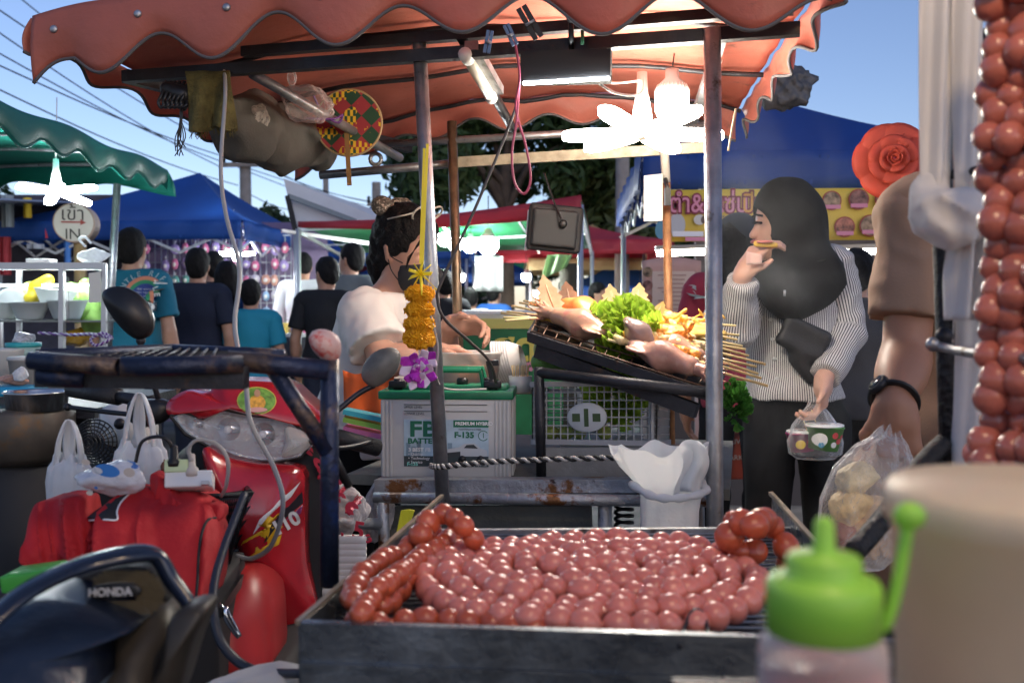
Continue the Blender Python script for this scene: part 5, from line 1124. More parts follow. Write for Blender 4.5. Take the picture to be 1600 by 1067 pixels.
def crumple(name,label,c,r,mat,seed,n=26,cat='bag',parent=None,amp=.35,vox=None):
    """crushed film: noisy closed surface with facets"""
    rr=random.Random(seed); bm=bmesh.new(); bmesh.ops.create_icosphere(bm,subdivisions=4,radius=1)
    D=[(Vector((rr.gauss(0,1),rr.gauss(0,1),rr.gauss(0,1))).normalized(),rr.uniform(.55,.98)) for _ in range(n)]
    for v in bm.verts:
        q=v.co.normalized(); s_=min([1.0]+[h_/max(1e-3,q.dot(dd)) for dd,h_ in D if q.dot(dd)>.2]); s_*=1+amp*.25*math.sin(9*q.x+seed)*math.sin(8*q.y+2*seed)*math.sin(7*q.z)
        v.co=Vector((q.x*r[0],q.y*r[1],q.z*r[2]))*s_+Vector(c)
    me=bpy.data.meshes.new(name); bm.to_mesh(me); bm.free(); me.materials.append(mat); me.polygons.foreach_set('use_smooth',[True]*len(me.polygons)); o=bpy.data.objects.new(name,me); COL.objects.link(o)
    if parent: par(o,parent)
    if label: tag(o,label,cat)
    return o
pb_=thing('plastic_bag','clear plastic bag tied to the slanting canopy brace','bag',W(480,160,2.5)); crumple('film',None,W(478,165,2.5),(.085,.05,.07),film('canopy bag film',(.75,.62,.6),.18,.12,28,.9),3,34,parent=pb_); B().ball(W(456,122,2.45),(.012,.01,.02)).obj('knot',m_clear,pb_)
crumple('plastic_bag','small cloudy plastic bag beside the tied clear bag',W(405,180,2.5),(.03,.03,.04),film('canopy bag film2',(.6,.55,.5),.35,.2,40,.8),5,24)
for i,(a,b_) in enumerate((((492,150),(500,180)),((475,186),(530,190)),((500,180),(530,190)),((530,190),(535,200)))): pass
cable('purple_tie',[W(490,150,2.55),W(505,178,2.58),W(528,192,2.6),(W(535,180,2.6)),W(520,186,2.58),W(477,185,2.55)],.003,M('purple tie',(.14,.04,.22),.5),'purple string tied round the canopy brace','string')
wf=thing('woven_fan','round woven fan with red, green and yellow diamonds on a stick','fan',W(545,205,2.72))
mwv=bpy.data.materials.new('woven pattern'); mwv.use_nodes=True; n_=mwv.node_tree; pb=n_.nodes['Principled BSDF']; pb.inputs['Roughness'].default_value=.8
tc=n_.nodes.new('ShaderNodeTexCoord'); mp=n_.nodes.new('ShaderNodeMapping'); mp.inputs['Rotation'].default_value=(0,R(45),0); mp.inputs['Scale'].default_value=(26,0.001,26); ck=n_.nodes.new('ShaderNodeTexChecker'); ck.inputs['Scale'].default_value=1; n_.links.new(tc.outputs['Object'],mp.inputs[0]); n_.links.new(mp.outputs[0],ck.inputs['Vector'])
ck.inputs[1].default_value=(.30,.03,.04,1); ck.inputs[2].default_value=(.015,.06,.03,1)
bk_=n_.nodes.new('ShaderNodeTexChecker'); mp2=n_.nodes.new('ShaderNodeMapping'); mp2.inputs['Scale'].default_value=(130,.001,60); n_.links.new(tc.outputs['Object'],mp2.inputs[0]); n_.links.new(mp2.outputs[0],bk_.inputs['Vector']); bk_.inputs['Scale'].default_value=1
nz=n_.nodes.new('ShaderNodeTexNoise'); nz.inputs['Scale'].default_value=22; n_.links.new(tc.outputs['Object'],nz.inputs['Vector']); ml_=n_.nodes.new('ShaderNodeMath'); ml_.operation='MULTIPLY'; n_.links.new(nz.outputs[0],ml_.inputs[0]); n_.links.new(bk_.outputs['Fac'],ml_.inputs[1]); gt_=n_.nodes.new('ShaderNodeMath'); gt_.operation='GREATER_THAN'; gt_.inputs[1].default_value=.52; n_.links.new(ml_.outputs[0],gt_.inputs[0])
mxn=n_.nodes.new('ShaderNodeMix'); mxn.data_type='RGBA'; n_.links.new(gt_.outputs[0],mxn.inputs[0]); n_.links.new(ck.outputs[0],mxn.inputs[6]); mxn.inputs[7].default_value=(.70,.45,.02,1); n_.links.new(mxn.outputs[2],pb.inputs['Base Color'])
fc=W(545,192,2.72); fr_=S(51,2.72)
B().lathe([(0,.003),(fr_,.003),(fr_,-.003),(0,-.003)],fc,40,rot=Matrix.Rotation(PI/2,3,'X')).obj('woven_disc',mwv,wf,smooth=False); B().tube([fc+Vector((fr_*math.cos(a),0,fr_*math.sin(a))) for a in np.linspace(0,2*PI,49)],.004,6,cap=False).obj('rim',M('cane',(.35,.25,.13),.6),wf); B().bar(W(541,200,2.70),W(546,290,2.70),.012,.005,up=(0,1,0)).obj('stick',M('stick brown',(.24,.13,.04),.6),wf,smooth=False)
rh=thing('ring_hook','rusty eye bolt ring hanging from the canopy frame','hook',W(585,235,2.9)); B().tube([W(587,222,2.9),W(587,240,2.9)],.004,6).obj('bolt',m_galv,rh); B().tube([W(587,249,2.9)+Vector((.016*math.cos(a),0,.016*math.sin(a))) for a in np.linspace(0,2*PI,21)],.006,8,cap=False).obj('ring',m_galv,rh)
for i,(px,py,a,lb_) in enumerate(((763,66,10,'blue clothes peg hanging straight on the canopy edge'),(798,55,-25,'blue clothes peg beside the pink cord'),(828,36,-30,'dark peg clamp on the canopy edge scallop'))):
    s_=1.6 if i==2 else 1; t=thing('clothes_peg',lb_,'peg',W(px,py,2.0)); ro=Matrix.Rotation(R(a),3,'Y'); mm_=M('peg blue',(.06,.12,.24),.5) if i<2 else m_bkm
    for x in (-.004,.004): B().box(W(px,py,2.0)+ro@Vector((x*s_,0,0)),(.003*s_,.004,.022*s_),rot=ro).obj('leg',mm_,t,smooth=False)
    B().tube([W(px,py,1.99)+ro@Vector((-.006*s_,0,0)),W(px,py,1.99)+ro@Vector((.006*s_,0,0))],.003,6).obj('spring',m_galv,t)
# black solar panel light behind cart
so_=thing('solar_panel','black rounded solar panel hanging behind the squid cart','solar panel',W(866,358,2.95)); ro=Matrix.Rotation(R(5),3,'Y')@Matrix.Rotation(R(8),3,'Z')
smesh('panel',[rbox(W(867,357,2.95),(.082,.012,.07),.012,ro)],.005,m_bkm,so_); b=B()
smesh('back_plate',[rbox(W(867,357,2.93),(.068,.006,.056),.006,ro)],.005,M('panel dark',(.016,.017,.019),.6),so_)
B().tube(spline([W(850,270,2.95),W(866,316,2.93),W(878,345,2.90)],6),.003,6).obj('cable',m_bk,so_); B().ball(W(880,350,2.915),(.012,.006,.012)).obj('socket',m_bk,so_); B().box(W(824,360,2.96),(.003,.006,.06),rot=ro).obj('edge_strip',m_white,so_,smooth=False)
# payment card stand without code
qc=thing('payment_card','white payment card with blue header clipped to the rear cart post','card',W(1022,345,2.8)); x=Vector((1,0.05,-.03))
def card(t,px0,px1,py0,py1,d,hdr=.2):
    B().poly([W(px0,py0,d),W(px0,py1,d),W(px1,py1-1,d),W(px1,py0-3,d)],(0,-1,0),-.003).obj('card',M('card paper',(.75,.74,.66),.5),t,smooth=False)
    h=py0+(py1-py0)*hdr; B().poly([W(px0,py0,d-.001),W(px0,h,d-.001),W(px1,h-2,d-.001),W(px1,py0-3,d-.001)],(0,-1,0),.001).obj('header',M('card blue',(.02,.07,.22),.5),t,smooth=False)
    for q in (.78,.83): B().bar(W(px0+8,py0+(py1-py0)*q,d-.002),W(px1-8,py0+(py1-py0)*q-1,d-.002),.001,.0025).obj('print_line',M('print grey',(.35,.35,.35),.6),t,smooth=False)
card(qc,1006,1035,275,346,2.8); text('Thai QR',.0065,wi,frame(W(1021,282,2.797),(1,0,-.03),(0,0,1)),qc); B().box(W(1043,308,2.8),(.008,.01,.024)).obj('clip',m_bk,qc,smooth=False); B().tube([W(1040,280,2.83),W(1043,296,2.8)],.006,6).obj('clip_arm',m_bk,qc)
# rose
rz=thing('paper_rose','large red paper rose beside the man in brown','flower',W(1395,300,2.55)); mro=M('rose paper',(.62,.085,.05),.6,var=.15,vs=10,translucent=.25)
rc=W(1396,250,2.55); fwd=Vector((-.25,-.95,.05)).normalized(); ux=fwd.cross(ZU).normalized()*-1; uz=ux.cross(fwd)*-1
if uz.z<0: uz=-uz
rr=random.Random(2); u1=S(1.2,2.55)
for ring,(n,R0,Ln,op,off) in enumerate(((6,22,40,.9,-.012),(6,16,31,.62,.0),(5,10,22,.4,.010),(4,6,14,.22,.018),(3,2.5,9,.1,.024))):
    for i in range(n):
        a=2*PI*i/n+ring*.55+rr.uniform(-.1,.1); wd_=1.25*PI/n*1.25
        def f(u,v):
            q=a+(u-.5)*2*wd_; edge=1-.22*abs(2*u-1)**2.5; r_=(R0*.45+Ln*v*edge*(.35+op*.75))*u1; z_=off+Ln*u1*v*edge*(1-op)*.8-(.010*v**6 if ring<3 else 0)+.003*math.sin(u*9+i)*v
            return rc+(ux*math.cos(q)+uz*math.sin(q))*r_+fwd*z_
        B().sheet(f,10,7,.0008).obj('petal',mro,rz)
B().tube([rc+fwd*.03+(ux*math.cos(a)+uz*math.sin(a))*(.001+.0016*a/2)-fwd*.0 for a in np.linspace(0,14,60)],.0022,5,flat=1).obj('bud_spiral',mro,rz)
B().tube([rc-fwd*.012,W(1430,330,2.6),W(1440,500,2.6),Vector((W(1440,500,2.6).x,2.6,0))],.005,6).obj('stem',m_dark,rz)
# crushed dark sheet at the corner
crumple('dark_bundle','crushed grey-black plastic bundle tied above the right canopy corner',W(1228,132,3.3),(.115,.06,.10),M('crushed plastic',(.07,.07,.075),.3,var=.4,vs=12,bump=.9,bs=22),9,40,cat='plastic bundle',amp=.9)
cable('hanging_string',[W(1150,170,2.2),W(1145,195,2.2),W(1138,236,2.2)],.0025,M('string cream',(.6,.5,.33),.7),'short cream string hanging beside the right canopy post','string')
# ================= left foreground
def shell(name,out,d,bulge,thick,mat,parent=None,rings=7,tilt=(0,0),pw=2.0,sub=4,smooth=True):
    """closed body from an outline: domed front, real thickness"""
    P=[]
    for i in range(len(out)):
        a,b_,c,e=[out[(i+k)%len(out)] for k in(-1,0,1,2)]
        for j in range(sub):
            t=j/sub; P.append(tuple(.5*((2*b_[q])+(c[q]-a[q])*t+(2*a[q]-5*b_[q]+4*c[q]-e[q])*t*t+(3*b_[q]-a[q]-3*c[q]+e[q])*t**3) for q in(0,1)))
    cx=sum(p[0] for p in P)/len(P); cy=sum(p[1] for p in P)/len(P); n=len(P); V=[];F=[]
    def dd(x,y): return d+tilt[0]*(x-cx)/100+tilt[1]*(y-cy)/100
    for r_ in range(rings):
        s=1-r_/rings
        for x,y in P:
            X,Y=cx+(x-cx)*s,cy+(y-cy)*s; p=W(X,Y,dd(X,Y)); V.append(p+Vector((0,-bulge*(1-s**pw),0)))
    V.append(W(cx,cy,dd(cx,cy))+Vector((0,-bulge,0)))
    for r_ in range(rings-1):
        for j in range(n): F.append((r_*n+j,(r_+1)*n+j,(r_+1)*n+(j+1)%n,r_*n+(j+1)%n))
    for j in range(n): F.append(((rings-1)*n+j,rings*n,(rings-1)*n+(j+1)%n))
    k=len(V); V+=[Vector(V[j])+Vector((0,thick,0)) for j in range(n)]
    for j in range(n): F.append((j,(j+1)%n,k+(j+1)%n,k+j))
    F.append(tuple(k+j for j in range(n)))
    return fixn(mesh(name,V,F,mat,parent,smooth))
m_redp=M('red motorbike paint',(.42,.012,.02),.22,var=.12,vs=8,coat=.5,wear=((.28,.05,.045),14,.62,.15)); m_redm=M('dusty red plastic',(.36,.018,.02),.38,var=.15,vs=9,wear=((.30,.07,.06),10,.58,.2))
m_chr=M('chrome',(.75,.76,.78),.1,1.0); m_lens=film('headlight lens',(.9,.95,1),.10,.04,40,.15)
rm=thing('red_motorbike','red motorbike with clear headlight and round sticker on its fairing','motorbike',(W(400,900,1.95).x,2.0,0))
fair=shell('fairing',[(263,648),(262,628),(290,610),(322,613),(345,597),(400,596),(442,602),(470,625),(502,655),(492,672),(450,655),(395,650),(345,640),(318,655),(285,645)],1.86,.035,.12,m_redp,rm,tilt=(.03,-.05))
shell('headlight_bowl',[(268,650),(285,644),(318,655),(345,640),(395,650),(450,655),(488,688),(470,712),(430,720),(380,717),(335,700),(290,676)],1.885,-.035,.06,M('reflector',(.88,.9,.94),.13,.9,var=.1,vs=55,bump=1.5,bs=22),rm,tilt=(.03,-.03))
lens=shell('headlight_lens',[(268,650),(285,644),(318,655),(345,640),(395,650),(450,655),(488,688),(470,712),(430,720),(380,717),(335,700),(290,676)],1.86,.03,.004,m_lens,rm,tilt=(.03,-.03))
for x,y,r_ in ((358,670,.022),(412,678,.022),(306,662,.014)):
    c=W(x,y,1.875); B().lathe([(r_,-.0),(r_*.8,.014),(r_*.3,.02),(0,.02)],c,16,rot=Matrix.Rotation(-PI/2,3,'X')).obj('reflector_cup',m_chr,lens); B().ball(c+Vector((0,-.008,0)),r_*.35,8,6).obj('bulb',M('bulb glass',(.7,.7,.72),.1),lens)
shell('indicator_lens',[(446,668),(468,672),(488,690),(470,708),(440,714),(446,690)],1.845,.02,.01,film('smoked lens',(.55,.52,.45),.35,.08,40,.15),rm,tilt=(.03,-.03))
rim_pts=[W(x,y,1.853+.03*(x-380)/100*1) for x,y in ((266,650),(285,643),(318,654),(345,639),(395,649),(450,654),(490,688),(471,714),(430,722),(380,719),(334,702),(289,678),(266,650))]
B().tube(rim_pts,.0032,6,cap=False).obj('headlight_gasket',m_bk,rm)
shd=shell('leg_shield',[(318,700),(350,715),(400,726),(468,734),(474,790),(478,880),(494,960),(470,1000),(430,985),(385,900),(345,800),(322,740)],1.84,.07,.05,m_redp,rm,tilt=(.05,.02))
shell('inner_shield',[(300,690),(350,705),(440,720),(500,700),(520,760),(500,900),(490,980),(430,990),(370,900),(320,780)],1.93,.02,.08,m_bkm,rm)
shell('front_fender',[(325,915),(360,895),(392,900),(412,935),(418,1000),(412,1060),(350,1090),(300,1080),(302,1010),(312,950)],1.66,.06,.14,m_redm,rm,tilt=(0,-.05))
smesh('engine_body',[cap(W(400,760,2.05),W(380,900,2.3),.09,.12),cap(W(380,900,2.3),W(330,880,2.9),.12,.1),cap(W(350,760,2.5),W(320,740,3.0),.09,.1)],.016,m_bkm,rm)
for y,z,nm in ((1.72,.28,0),(2.95,.28,1)):
    x=W(370,900,1.8).x-.10*nm; w=B(); w.tube([Vector((x+.03*math.cos(a),y+.27*math.cos(a),z+.0+.27*math.sin(a))) for a in np.linspace(0,2*PI,41)],.033,10,cap=False); w_=w.obj('wheel',m_bkm,rm); w=B(); w.tube([(x-.05,y,z),(x+.05,y,z)],.035,10)
    for i in range(12): a=i*PI/6; w.tube([(x,y,z),(x,y+.25*math.cos(a),z+.25*math.sin(a))],.003,5)
    w.obj('spokes',m_galv,w_)
B().tube([W(355,760,1.9),Vector((W(370,900,1.8).x-.07,1.72,.28))],.02,8).obj('fork',m_dark,rm); B().tube([W(400,760,1.9),Vector((W(370,900,1.8).x+.07,1.72,.28))],.02,8).obj('fork',m_dark,rm)
# decals
def decal(P,mat,nm,tgt,d=1.8): 
    b=B(); V=[W(x,y,d) for x,y in P]; c=sum(V,Vector())/len(V); k=len(V); VV=[];FF=[]
    for r_ in range(5):
        for v in V: VV.append(c.lerp(v,1-r_/5))
    VV.append(c)
    for r_ in range(4):
        for j in range(k): FF.append((r_*k+j,r_*k+(j+1)%k,(r_+1)*k+(j+1)%k,(r_+1)*k+j))
    for j in range(k): FF.append((4*k+j,4*k+(j+1)%k,5*k))
    o=mesh(nm,VV,FF,mat,rm); return project(o,tgt,None,.0015,.5)
dy_=M('decal yellow',(.75,.45,.02),.35); dw_=M('decal white',(.7,.68,.66),.35); dk2=M('decal black',(.02,.015,.02),.35); dp=M('decal purple',(.18,.03,.12),.35)
decal([(470,752),(440,778),(405,812),(395,835),(420,806),(455,776)],dw_,'decal',shd); decal([(472,768),(440,800),(420,825),(412,850),(440,815),(474,785)],dk2,'decal',shd)
decal([(445,797),(418,803),(404,820),(426,822),(412,838),(380,845),(376,852),(420,850),(442,822),(420,816),(430,806)],dy_,'decal',shd); decal([(440,835),(400,855),(372,878),(365,890),(400,872),(436,850)],dy_,'decal',shd); decal([(476,785),(452,808),(440,816),(470,802)],dp,'decal',shd)
o=text('110',.036,dw_,frame(W(447,818,1.8),(1,0,.55),(-.35,0,1)),rm,bold=.0012); project(o,shd,None,.0018,.5)
for i in range(5): decal([(392-6*i,770+22*i),(398-6*i,768+22*i),(378-7*i,806+22*i),(374-7*i,806+22*i)],dk2,'decal',shd)
# sticker: seated figure in saffron robe on green, kept generic
def st(cx,cy,rx,ry,mat,off,nm='sticker_print'):
    o=disc(W(cx,cy,1.83),S(rx,1.83),(1,0,0),(0,0,1),24,sy=ry/rx).obj(nm,mat,rm); return project(o,fair,None,off*.6,.5)
st(401,626,31,22,M('sticker rim',(.6,.5,.08),.4),.002,'sticker'); st(401,626,29.5,20.5,M('sticker green',(.16,.32,.05),.4,var=.5,vs=90),.004); st(402,629,13,12,M('sticker saffron',(.72,.36,.05),.4,var=.4,vs=120),.006); st(402,614,5,6,M('sticker skin',(.5,.28,.16),.4),.008); st(402,640,16,4,M('sticker pink',(.7,.35,.3),.4),.008)
# bars, levers, mirrors
m_grip=M('rubber grip',(.015,.015,.016),.55,bump=.3,bs=150)
B().tube([W(250,632,1.88),W(150,612,1.98)],.012,10).obj('handlebar',m_dark,rm); B().tube([W(185,620,1.94),W(112,608,2.02)],.017,12).obj('grip',m_grip,rm); B().tube(spline([W(240,650,1.86),W(180,645,1.9),W(106,636,1.95)],6),.005,6).obj('lever',m_bk,rm); B().ball(W(106,636,1.95),.008).obj('lever_tip',m_bk,rm)
smesh('switch_pod',[rbox(W(232,640,1.87),(.035,.028,.02),.012),cap(W(225,655,1.86),W(262,640,1.86),.016,.014)],.006,m_bk,rm)
B().tube([W(490,668,1.9),W(530,684,1.96)],.012,10).obj('handlebar',m_dark,rm); B().tube([W(520,681,1.95),W(590,700,2.02)],.017,12).obj('grip',m_grip,rm); B().tube(spline([W(480,690,1.85),W(530,700,1.88),W(580,690,1.95)],6),.005,6).obj('lever',m_bk,rm)
mm1=thing('rear_mirror','grey oval motorbike mirror on a stem below the garland','mirror',W(595,580,1.95)); shell('housing',[(566,592),(568,570),(585,550),(608,543),(624,552),(622,574),(606,594),(584,605)],1.95,.022,.012,M('mirror grey',(.12,.12,.11),.5,var=.3,vs=20),mm1); B().tube(spline([W(585,602,1.96),W(560,615,1.95),W(527,642,1.93),W(500,668,1.91)],5),.0055,8).obj('stem',m_dark,mm1)
mm2=thing('rear_mirror','black oval motorbike mirror in front of the teal T-shirt','mirror',W(200,490,1.85)); shell('housing',[(160,468),(165,452),(190,448),(218,462),(236,488),(238,512),(228,527),(208,528),(180,502)],1.85,.022,.012,m_bk,mm2); B().tube(spline([W(218,526,1.86),W(224,560,1.86),W(240,600,1.86),W(250,632,1.88)],5),.0055,8).obj('stem',m_dark,mm2); B().ball(W(220,532,1.86),.009).obj('joint',m_dark,mm2)
# ---- rack with pipes and post (blue-black frame of the sausage cart)
m_bs=M('blue-black pipe',(.018,.026,.055),.38,.45,var=.5,vs=14,wear=((.13,.09,.065),13,.52,.1),wear2=((.02,.05,.18),7,.6,.08),bump=.4,bs=60)
sf=thing('sausage_cart','dark blue-black pipe frame cart holding the steel sausage tray','food cart',(0.05,1.2,0))
B().tube([W(515,548,1.34),W(515,915,1.34)],.0128,12).obj('post',m_bs,sf)
B().pipe(W(48,563,1.24),W(186,573,1.22),.0115).obj('rack_pipe',m_bs,sf); B().pipe(W(188,573,1.215),W(380,569,1.26),.0125).obj('rack_pipe',m_bs,sf)
B().tube([W(272,548,1.52),W(445,556,1.50)],.0105,12).obj('rack_pipe',m_bs,sf); B().tube([W(355,563,1.30),W(512,578,1.33)],.0135,12).obj('rack_pipe',m_bs,sf)
B().tube([W(60,556,1.26),W(270,546,1.54)],.009,10).obj('rack_pipe',m_bs,sf)
B().bar(W(62,587,1.27),W(385,590,1.27),.03,.028).obj('rack_angle',m_dark,sf,smooth=False); B().tube([W(62,585,1.25),W(130,592,1.25)],.012,10).obj('rack_pipe',m_bs,sf)
B().tube([W(425,572,1.32),W(512,705,1.335)],.0115,12).obj('brace',m_bs,sf)
B().tube([W(515,700,1.34),W(545,760,1.36)],.006,8).obj('hook',m_bk,sf)
for i in range(12): B().tube([W(110+20*i,561,1.27),W(185+14*i,544,1.52)],.0022,5).obj('rack_wire',m_dark,sf)
for i in range(7): B().tube([W(90+13*i,560-2.3*i,1.27+.04*i),W(360+5*i,562-2.3*i,1.27+.04*i)],.0022,5).obj('rack_wire',m_dark,sf)
smesh('post_wrap',[ell(W(505,534,1.33),(.02,.016,.014),Matrix.Rotation(R(35),3,'Y')),cap(W(512,540,1.335),W(516,552,1.34),.014,.013)],.004,M('red white wrap',(.60,.40,.36),.5,wear=((.55,.07,.06),35,.48,.1)),sf)
for p in ((-.24,1.34),(.42,1.62),(-.17,1.72),(.42,1.0)): B().tube([(p[0],p[1],0),(p[0],p[1],.84)],.014,10).obj('leg',m_bs,sf)
# black hook strap and cable on the left
cable('black_hose',[W(382,772,1.5),W(352,850,1.42),W(335,910,1.36),W(334,960,1.32),W(350,1010,1.3),(W(395,1046,1.28)),W(475,1052,1.2)],.0065,M('hose rubber',(.02,.025,.04),.45),'thick black hose curving down past the red jacket','hose')
wrn=thing('spanner_hook','small chrome hook hanging on the red fender','hook',W(350,955,1.52)); B().tube([W(336,938,1.53),W(352,950,1.52)],.002,6).obj('wire',m_chr,wrn); B().tube(spline([W(352,948,1.52),W(356,965,1.52),W(374,995,1.52)],5),[.004+.0035*math.sin(i*.3) for i in range(11)],8).obj('hook',m_chr,wrn)
# ---- wire basket with the red jacket
bk=thing('wire_basket','black wire mesh basket beneath the red jacket','basket',W(290,905,1.62)); V0=[W(300,768,1.82),W(385,762,1.82),W(391,770,1.62),W(300,778,1.60)]; V1=[W(305,905,1.78),W(352,905,1.78),W(350,910,1.66),W(300,915,1.64)]
B().tube(V0+[V0[0]],.006,6).obj('rim',m_bk,bk)
for k in range(4):
    a0,a1,b0,b1=V0[k],V0[(k+1)%4],V1[k],V1[(k+1)%4]; b=B()
    n=26
    for i in range(n+1):
        for s_ in (1,-1):
            pts=[]
            for j in range(9):
                u=(i+s_*j*.9)/n
                if 0<=u<=1: pts.append(a0.lerp(a1,u).lerp(b0.lerp(b1,u),j/8))
            if len(pts)>1: b.tube(pts,.0012,4)
    b.obj('mesh_side',m_bk,bk)
B().poly(V1,(0,0,1),.002).obj('base',m_bk,bk,smooth=False)
m_jk=M('red jacket cloth',(.44,.013,.018),.75,var=.12,vs=8,bump=.6,bs=14)
jk=thing('red_jacket','crumpled red jacket with black and white trim lying over the basket','jacket',W(200,900,1.5))
def drapery(name,out,d,bulge,thick,amp,seed,tilt=(0,0),dirn=(1,0),f=1/26,rings=26):
    o=shell(name,out,d,bulge,thick,m_jk,jk,rings=rings,tilt=tilt,pw=2.4,sub=8); me=o.data; V=np.array([v.co[:] for v in me.vertices]); 
    x=V[:,0]*FPX/V[:,1]; z=V[:,2]*FPX/V[:,1]; c,s_=math.cos(dirn[0]),math.sin(dirn[0]); u=(x*c+z*s_)*f; w=(z*c-x*s_)*f*.28
    n1=1-np.abs(vnoise(u,w,u*0+seed,1.0,seed))*2; n2=1-np.abs(vnoise(u,w,u*0+seed+3.3,2.3,seed+1))*2; n3=vnoise(u,w,u*0,.6,seed+2)
    V[:,1]-=amp*(np.maximum(n1,0)**3*.9+.35*np.maximum(n2,0)**3+.8*n3); V[:,2]+=amp*.25*n3
    me.vertices.foreach_set('co',V.ravel()); me.update(); return o
drapery('cloth',[(165,800),(200,768),(228,762),(262,770),(300,772),(338,800),(346,840),(338,880),(322,935),(300,938),(262,905),(215,915),(170,905),(150,870),(152,830)],1.50,.05,.08,.045,3,tilt=(.02,-.10),dirn=(.9,0))
drapery('sleeve',[(52,800),(62,782),(95,776),(128,778),(136,800),(150,850),(165,905),(120,900),(70,885),(50,872),(48,840)],1.49,.03,.05,.028,5,tilt=(0,-.06),dirn=(.2,0))
drapery('collar',[(236,742),(256,745),(275,768),(310,785),(346,790),(344,812),(310,806),(268,800),(240,778)],1.56,.015,.03,.012,8,tilt=(.0,-.06),dirn=(-.4,0))
drapery('hem',[(130,806),(185,806),(215,830),(230,880),(190,890),(150,872),(138,840)],1.535,.015,.03,.016,11,tilt=(.0,-.06),dirn=(.6,0))
jc=[o for o in jk.children][0]
for P,mt,nm in (([(137,806),(160,786),(202,768),(188,786),(182,806)],m_bkm,'lining'),):
    b=B(); V=[W(x,y,1.40) for x,y in P]; c=sum(V,Vector())/len(V); b.add(V+[c],[(i,(i+1)%len(V),len(V)) for i in range(len(V))]); o=b.obj(nm,mt,jk); project(o,jc,(0,1,0),.004,.3)
o=B().tube([W(x,y,1.40) for x,y in ((203,771),(190,784),(184,798),(184,812),(165,811),(138,813))],.0016,5).obj('white_piping',m_white,jk)
bvs=[BVHTree.FromPolygons([v.co for v in q.data.vertices],[p.vertices for p in q.data.polygons]) for q in jk.children if q.name.split('.')[0] in('cloth','sleeve','collar','hem')]
def onj(x,y,off=.003):
    hs_=[q.ray_cast(W(x,y,1.0),(W(x,y,2.0)-W(x,y,1.0)).normalized()) for q in bvs]; hs_=[q for q in hs_ if q[0] is not None]; return min(hs_,key=lambda q:q[3])[0]+Vector((0,-off,0)) if hs_ else W(x,y,1.45)
bpy.data.objects.remove(o)
for q_ in [k_ for k_ in jk.children if k_.name.startswith('lining')]: bpy.data.objects.remove(q_)
LQ=[(137,808),(150,797),(166,787),(184,777),(203,770),(194,780),(187,790),(184,800),(184,810),(160,811)]; cxy=(175,798); b=B(); VV=[onj(x,y,.0025) for x,y in LQ]+[onj(cxy[0]+(x-cxy[0])*.5,cxy[1]+(y-cxy[1])*.5,.0035) for x,y in LQ]+[onj(*cxy,.004)]; n9=len(LQ); b.add(VV,[(i,(i+1)%n9,n9+(i+1)%n9,n9+i) for i in range(n9)]+[(n9+i,n9+(i+1)%n9,2*n9) for i in range(n9)]); b.obj('lining',m_bkm,jk)
B().tube(spline([onj(x,y) for x,y in ((203,771),(190,784),(184,798),(184,811),(165,811),(140,812))],4),.0016,5).obj('white_piping',m_white,jk)
zp=[onj(x,y) for x,y in ((338,808),(325,812),(317,830),(312,860),(310,900),(308,930))]; B().tube(spline(zp,6),.0022,5).obj('zip',m_bkm,jk)
# things on top: power strip, plugs, packet, bags
ps=thing('power_strip','white extension socket block lying beside the jacket','power strip',W(300,755,1.6)); ro=Matrix.Rotation(R(12),3,'Z')@Matrix.Rotation(R(-20),3,'X')
B().box(W(297,752,1.58),(.036,.026,.013),rot=ro,bev=.003).obj('block',m_white,ps); B().box(W(322,757,1.565),(.006,.02,.003),rot=ro).obj('socket',M('socket grey',(.5,.5,.5),.5),ps,smooth=False)
ad=thing('adaptor_plug','pale green adaptor plugged into the extension block','adaptor',W(278,730,1.57)); B().box(W(277,730,1.57),(.018,.015,.010),rot=ro,bev=.002).obj('body',M('pale green plastic',(.50,.62,.36),.4),ad)
pl=thing('black_plug','black plug with curving lead on the pale green adaptor','plug',W(272,712,1.57)); B().lathe([(.013,0),(.012,.008),(.007,.012),(.006,.03),(.004,.032)],W(272,727,1.565),14).obj('plug',m_bk,pl); B().tube(spline([W(271,708,1.565),W(264,690,1.56),W(248,682,1.56),W(222,690,1.56),W(212,722,1.56)],6),.003,6).obj('lead',m_bk,pl)
pl=thing('white_plug','pale ribbed plug with curving grey lead on the extension block','plug',W(300,735,1.57)); B().lathe([(.011,0),(.01,.01),(.006,.014),(.005,.032),(.003,.034)],W(300,742,1.565),14).obj('plug',M('plug beige',(.55,.5,.45),.5),pl); B().tube(spline([W(299,720,1.56),W(295,700,1.56),W(310,687,1.56),W(340,695,1.56),W(356,720,1.56),W(354,755,1.57),W(346,775,1.6)],6),.0032,6).obj('lead',m_gc,pl)
pk=thing('soft_packet','white and blue soft plastic packet on top of the jacket','packet',W(180,780,1.58)); crumple('wrap',None,W(178,746,1.53),(.064,.04,.036),M('packet film',(.62,.62,.65),.22,var=.08,vs=20,bump=.5,bs=35,wear=((.05,.16,.45),13,.60,.02)),4,26,parent=pk,amp=.3)
for x,y,sx,sy,c in ((168,735,26,13,(.04,.2,.55)),(152,735,12,7,(.6,.6,.62)),(202,738,12,9,(.6,.5,.42)),(150,762,4,3,(.06,.15,.4)),(134,722,9,6,(.04,.12,.42)),(140,770,7,5,(.04,.12,.42))):
    o=disc(W(x,y,1.45),S(sx/1.4,1.55),(1,0,-.2),(.2,0,1),16,sy=sy/sx).obj('print',M('packet ink %s'%c[2],c,.4),pk); project(o,pk.children[0],(0,1,0),.001,.3)
m_sbag=M('shopping bag plastic',(.78,.79,.80),.4,translucent=.4,bump=.4,bs=30)
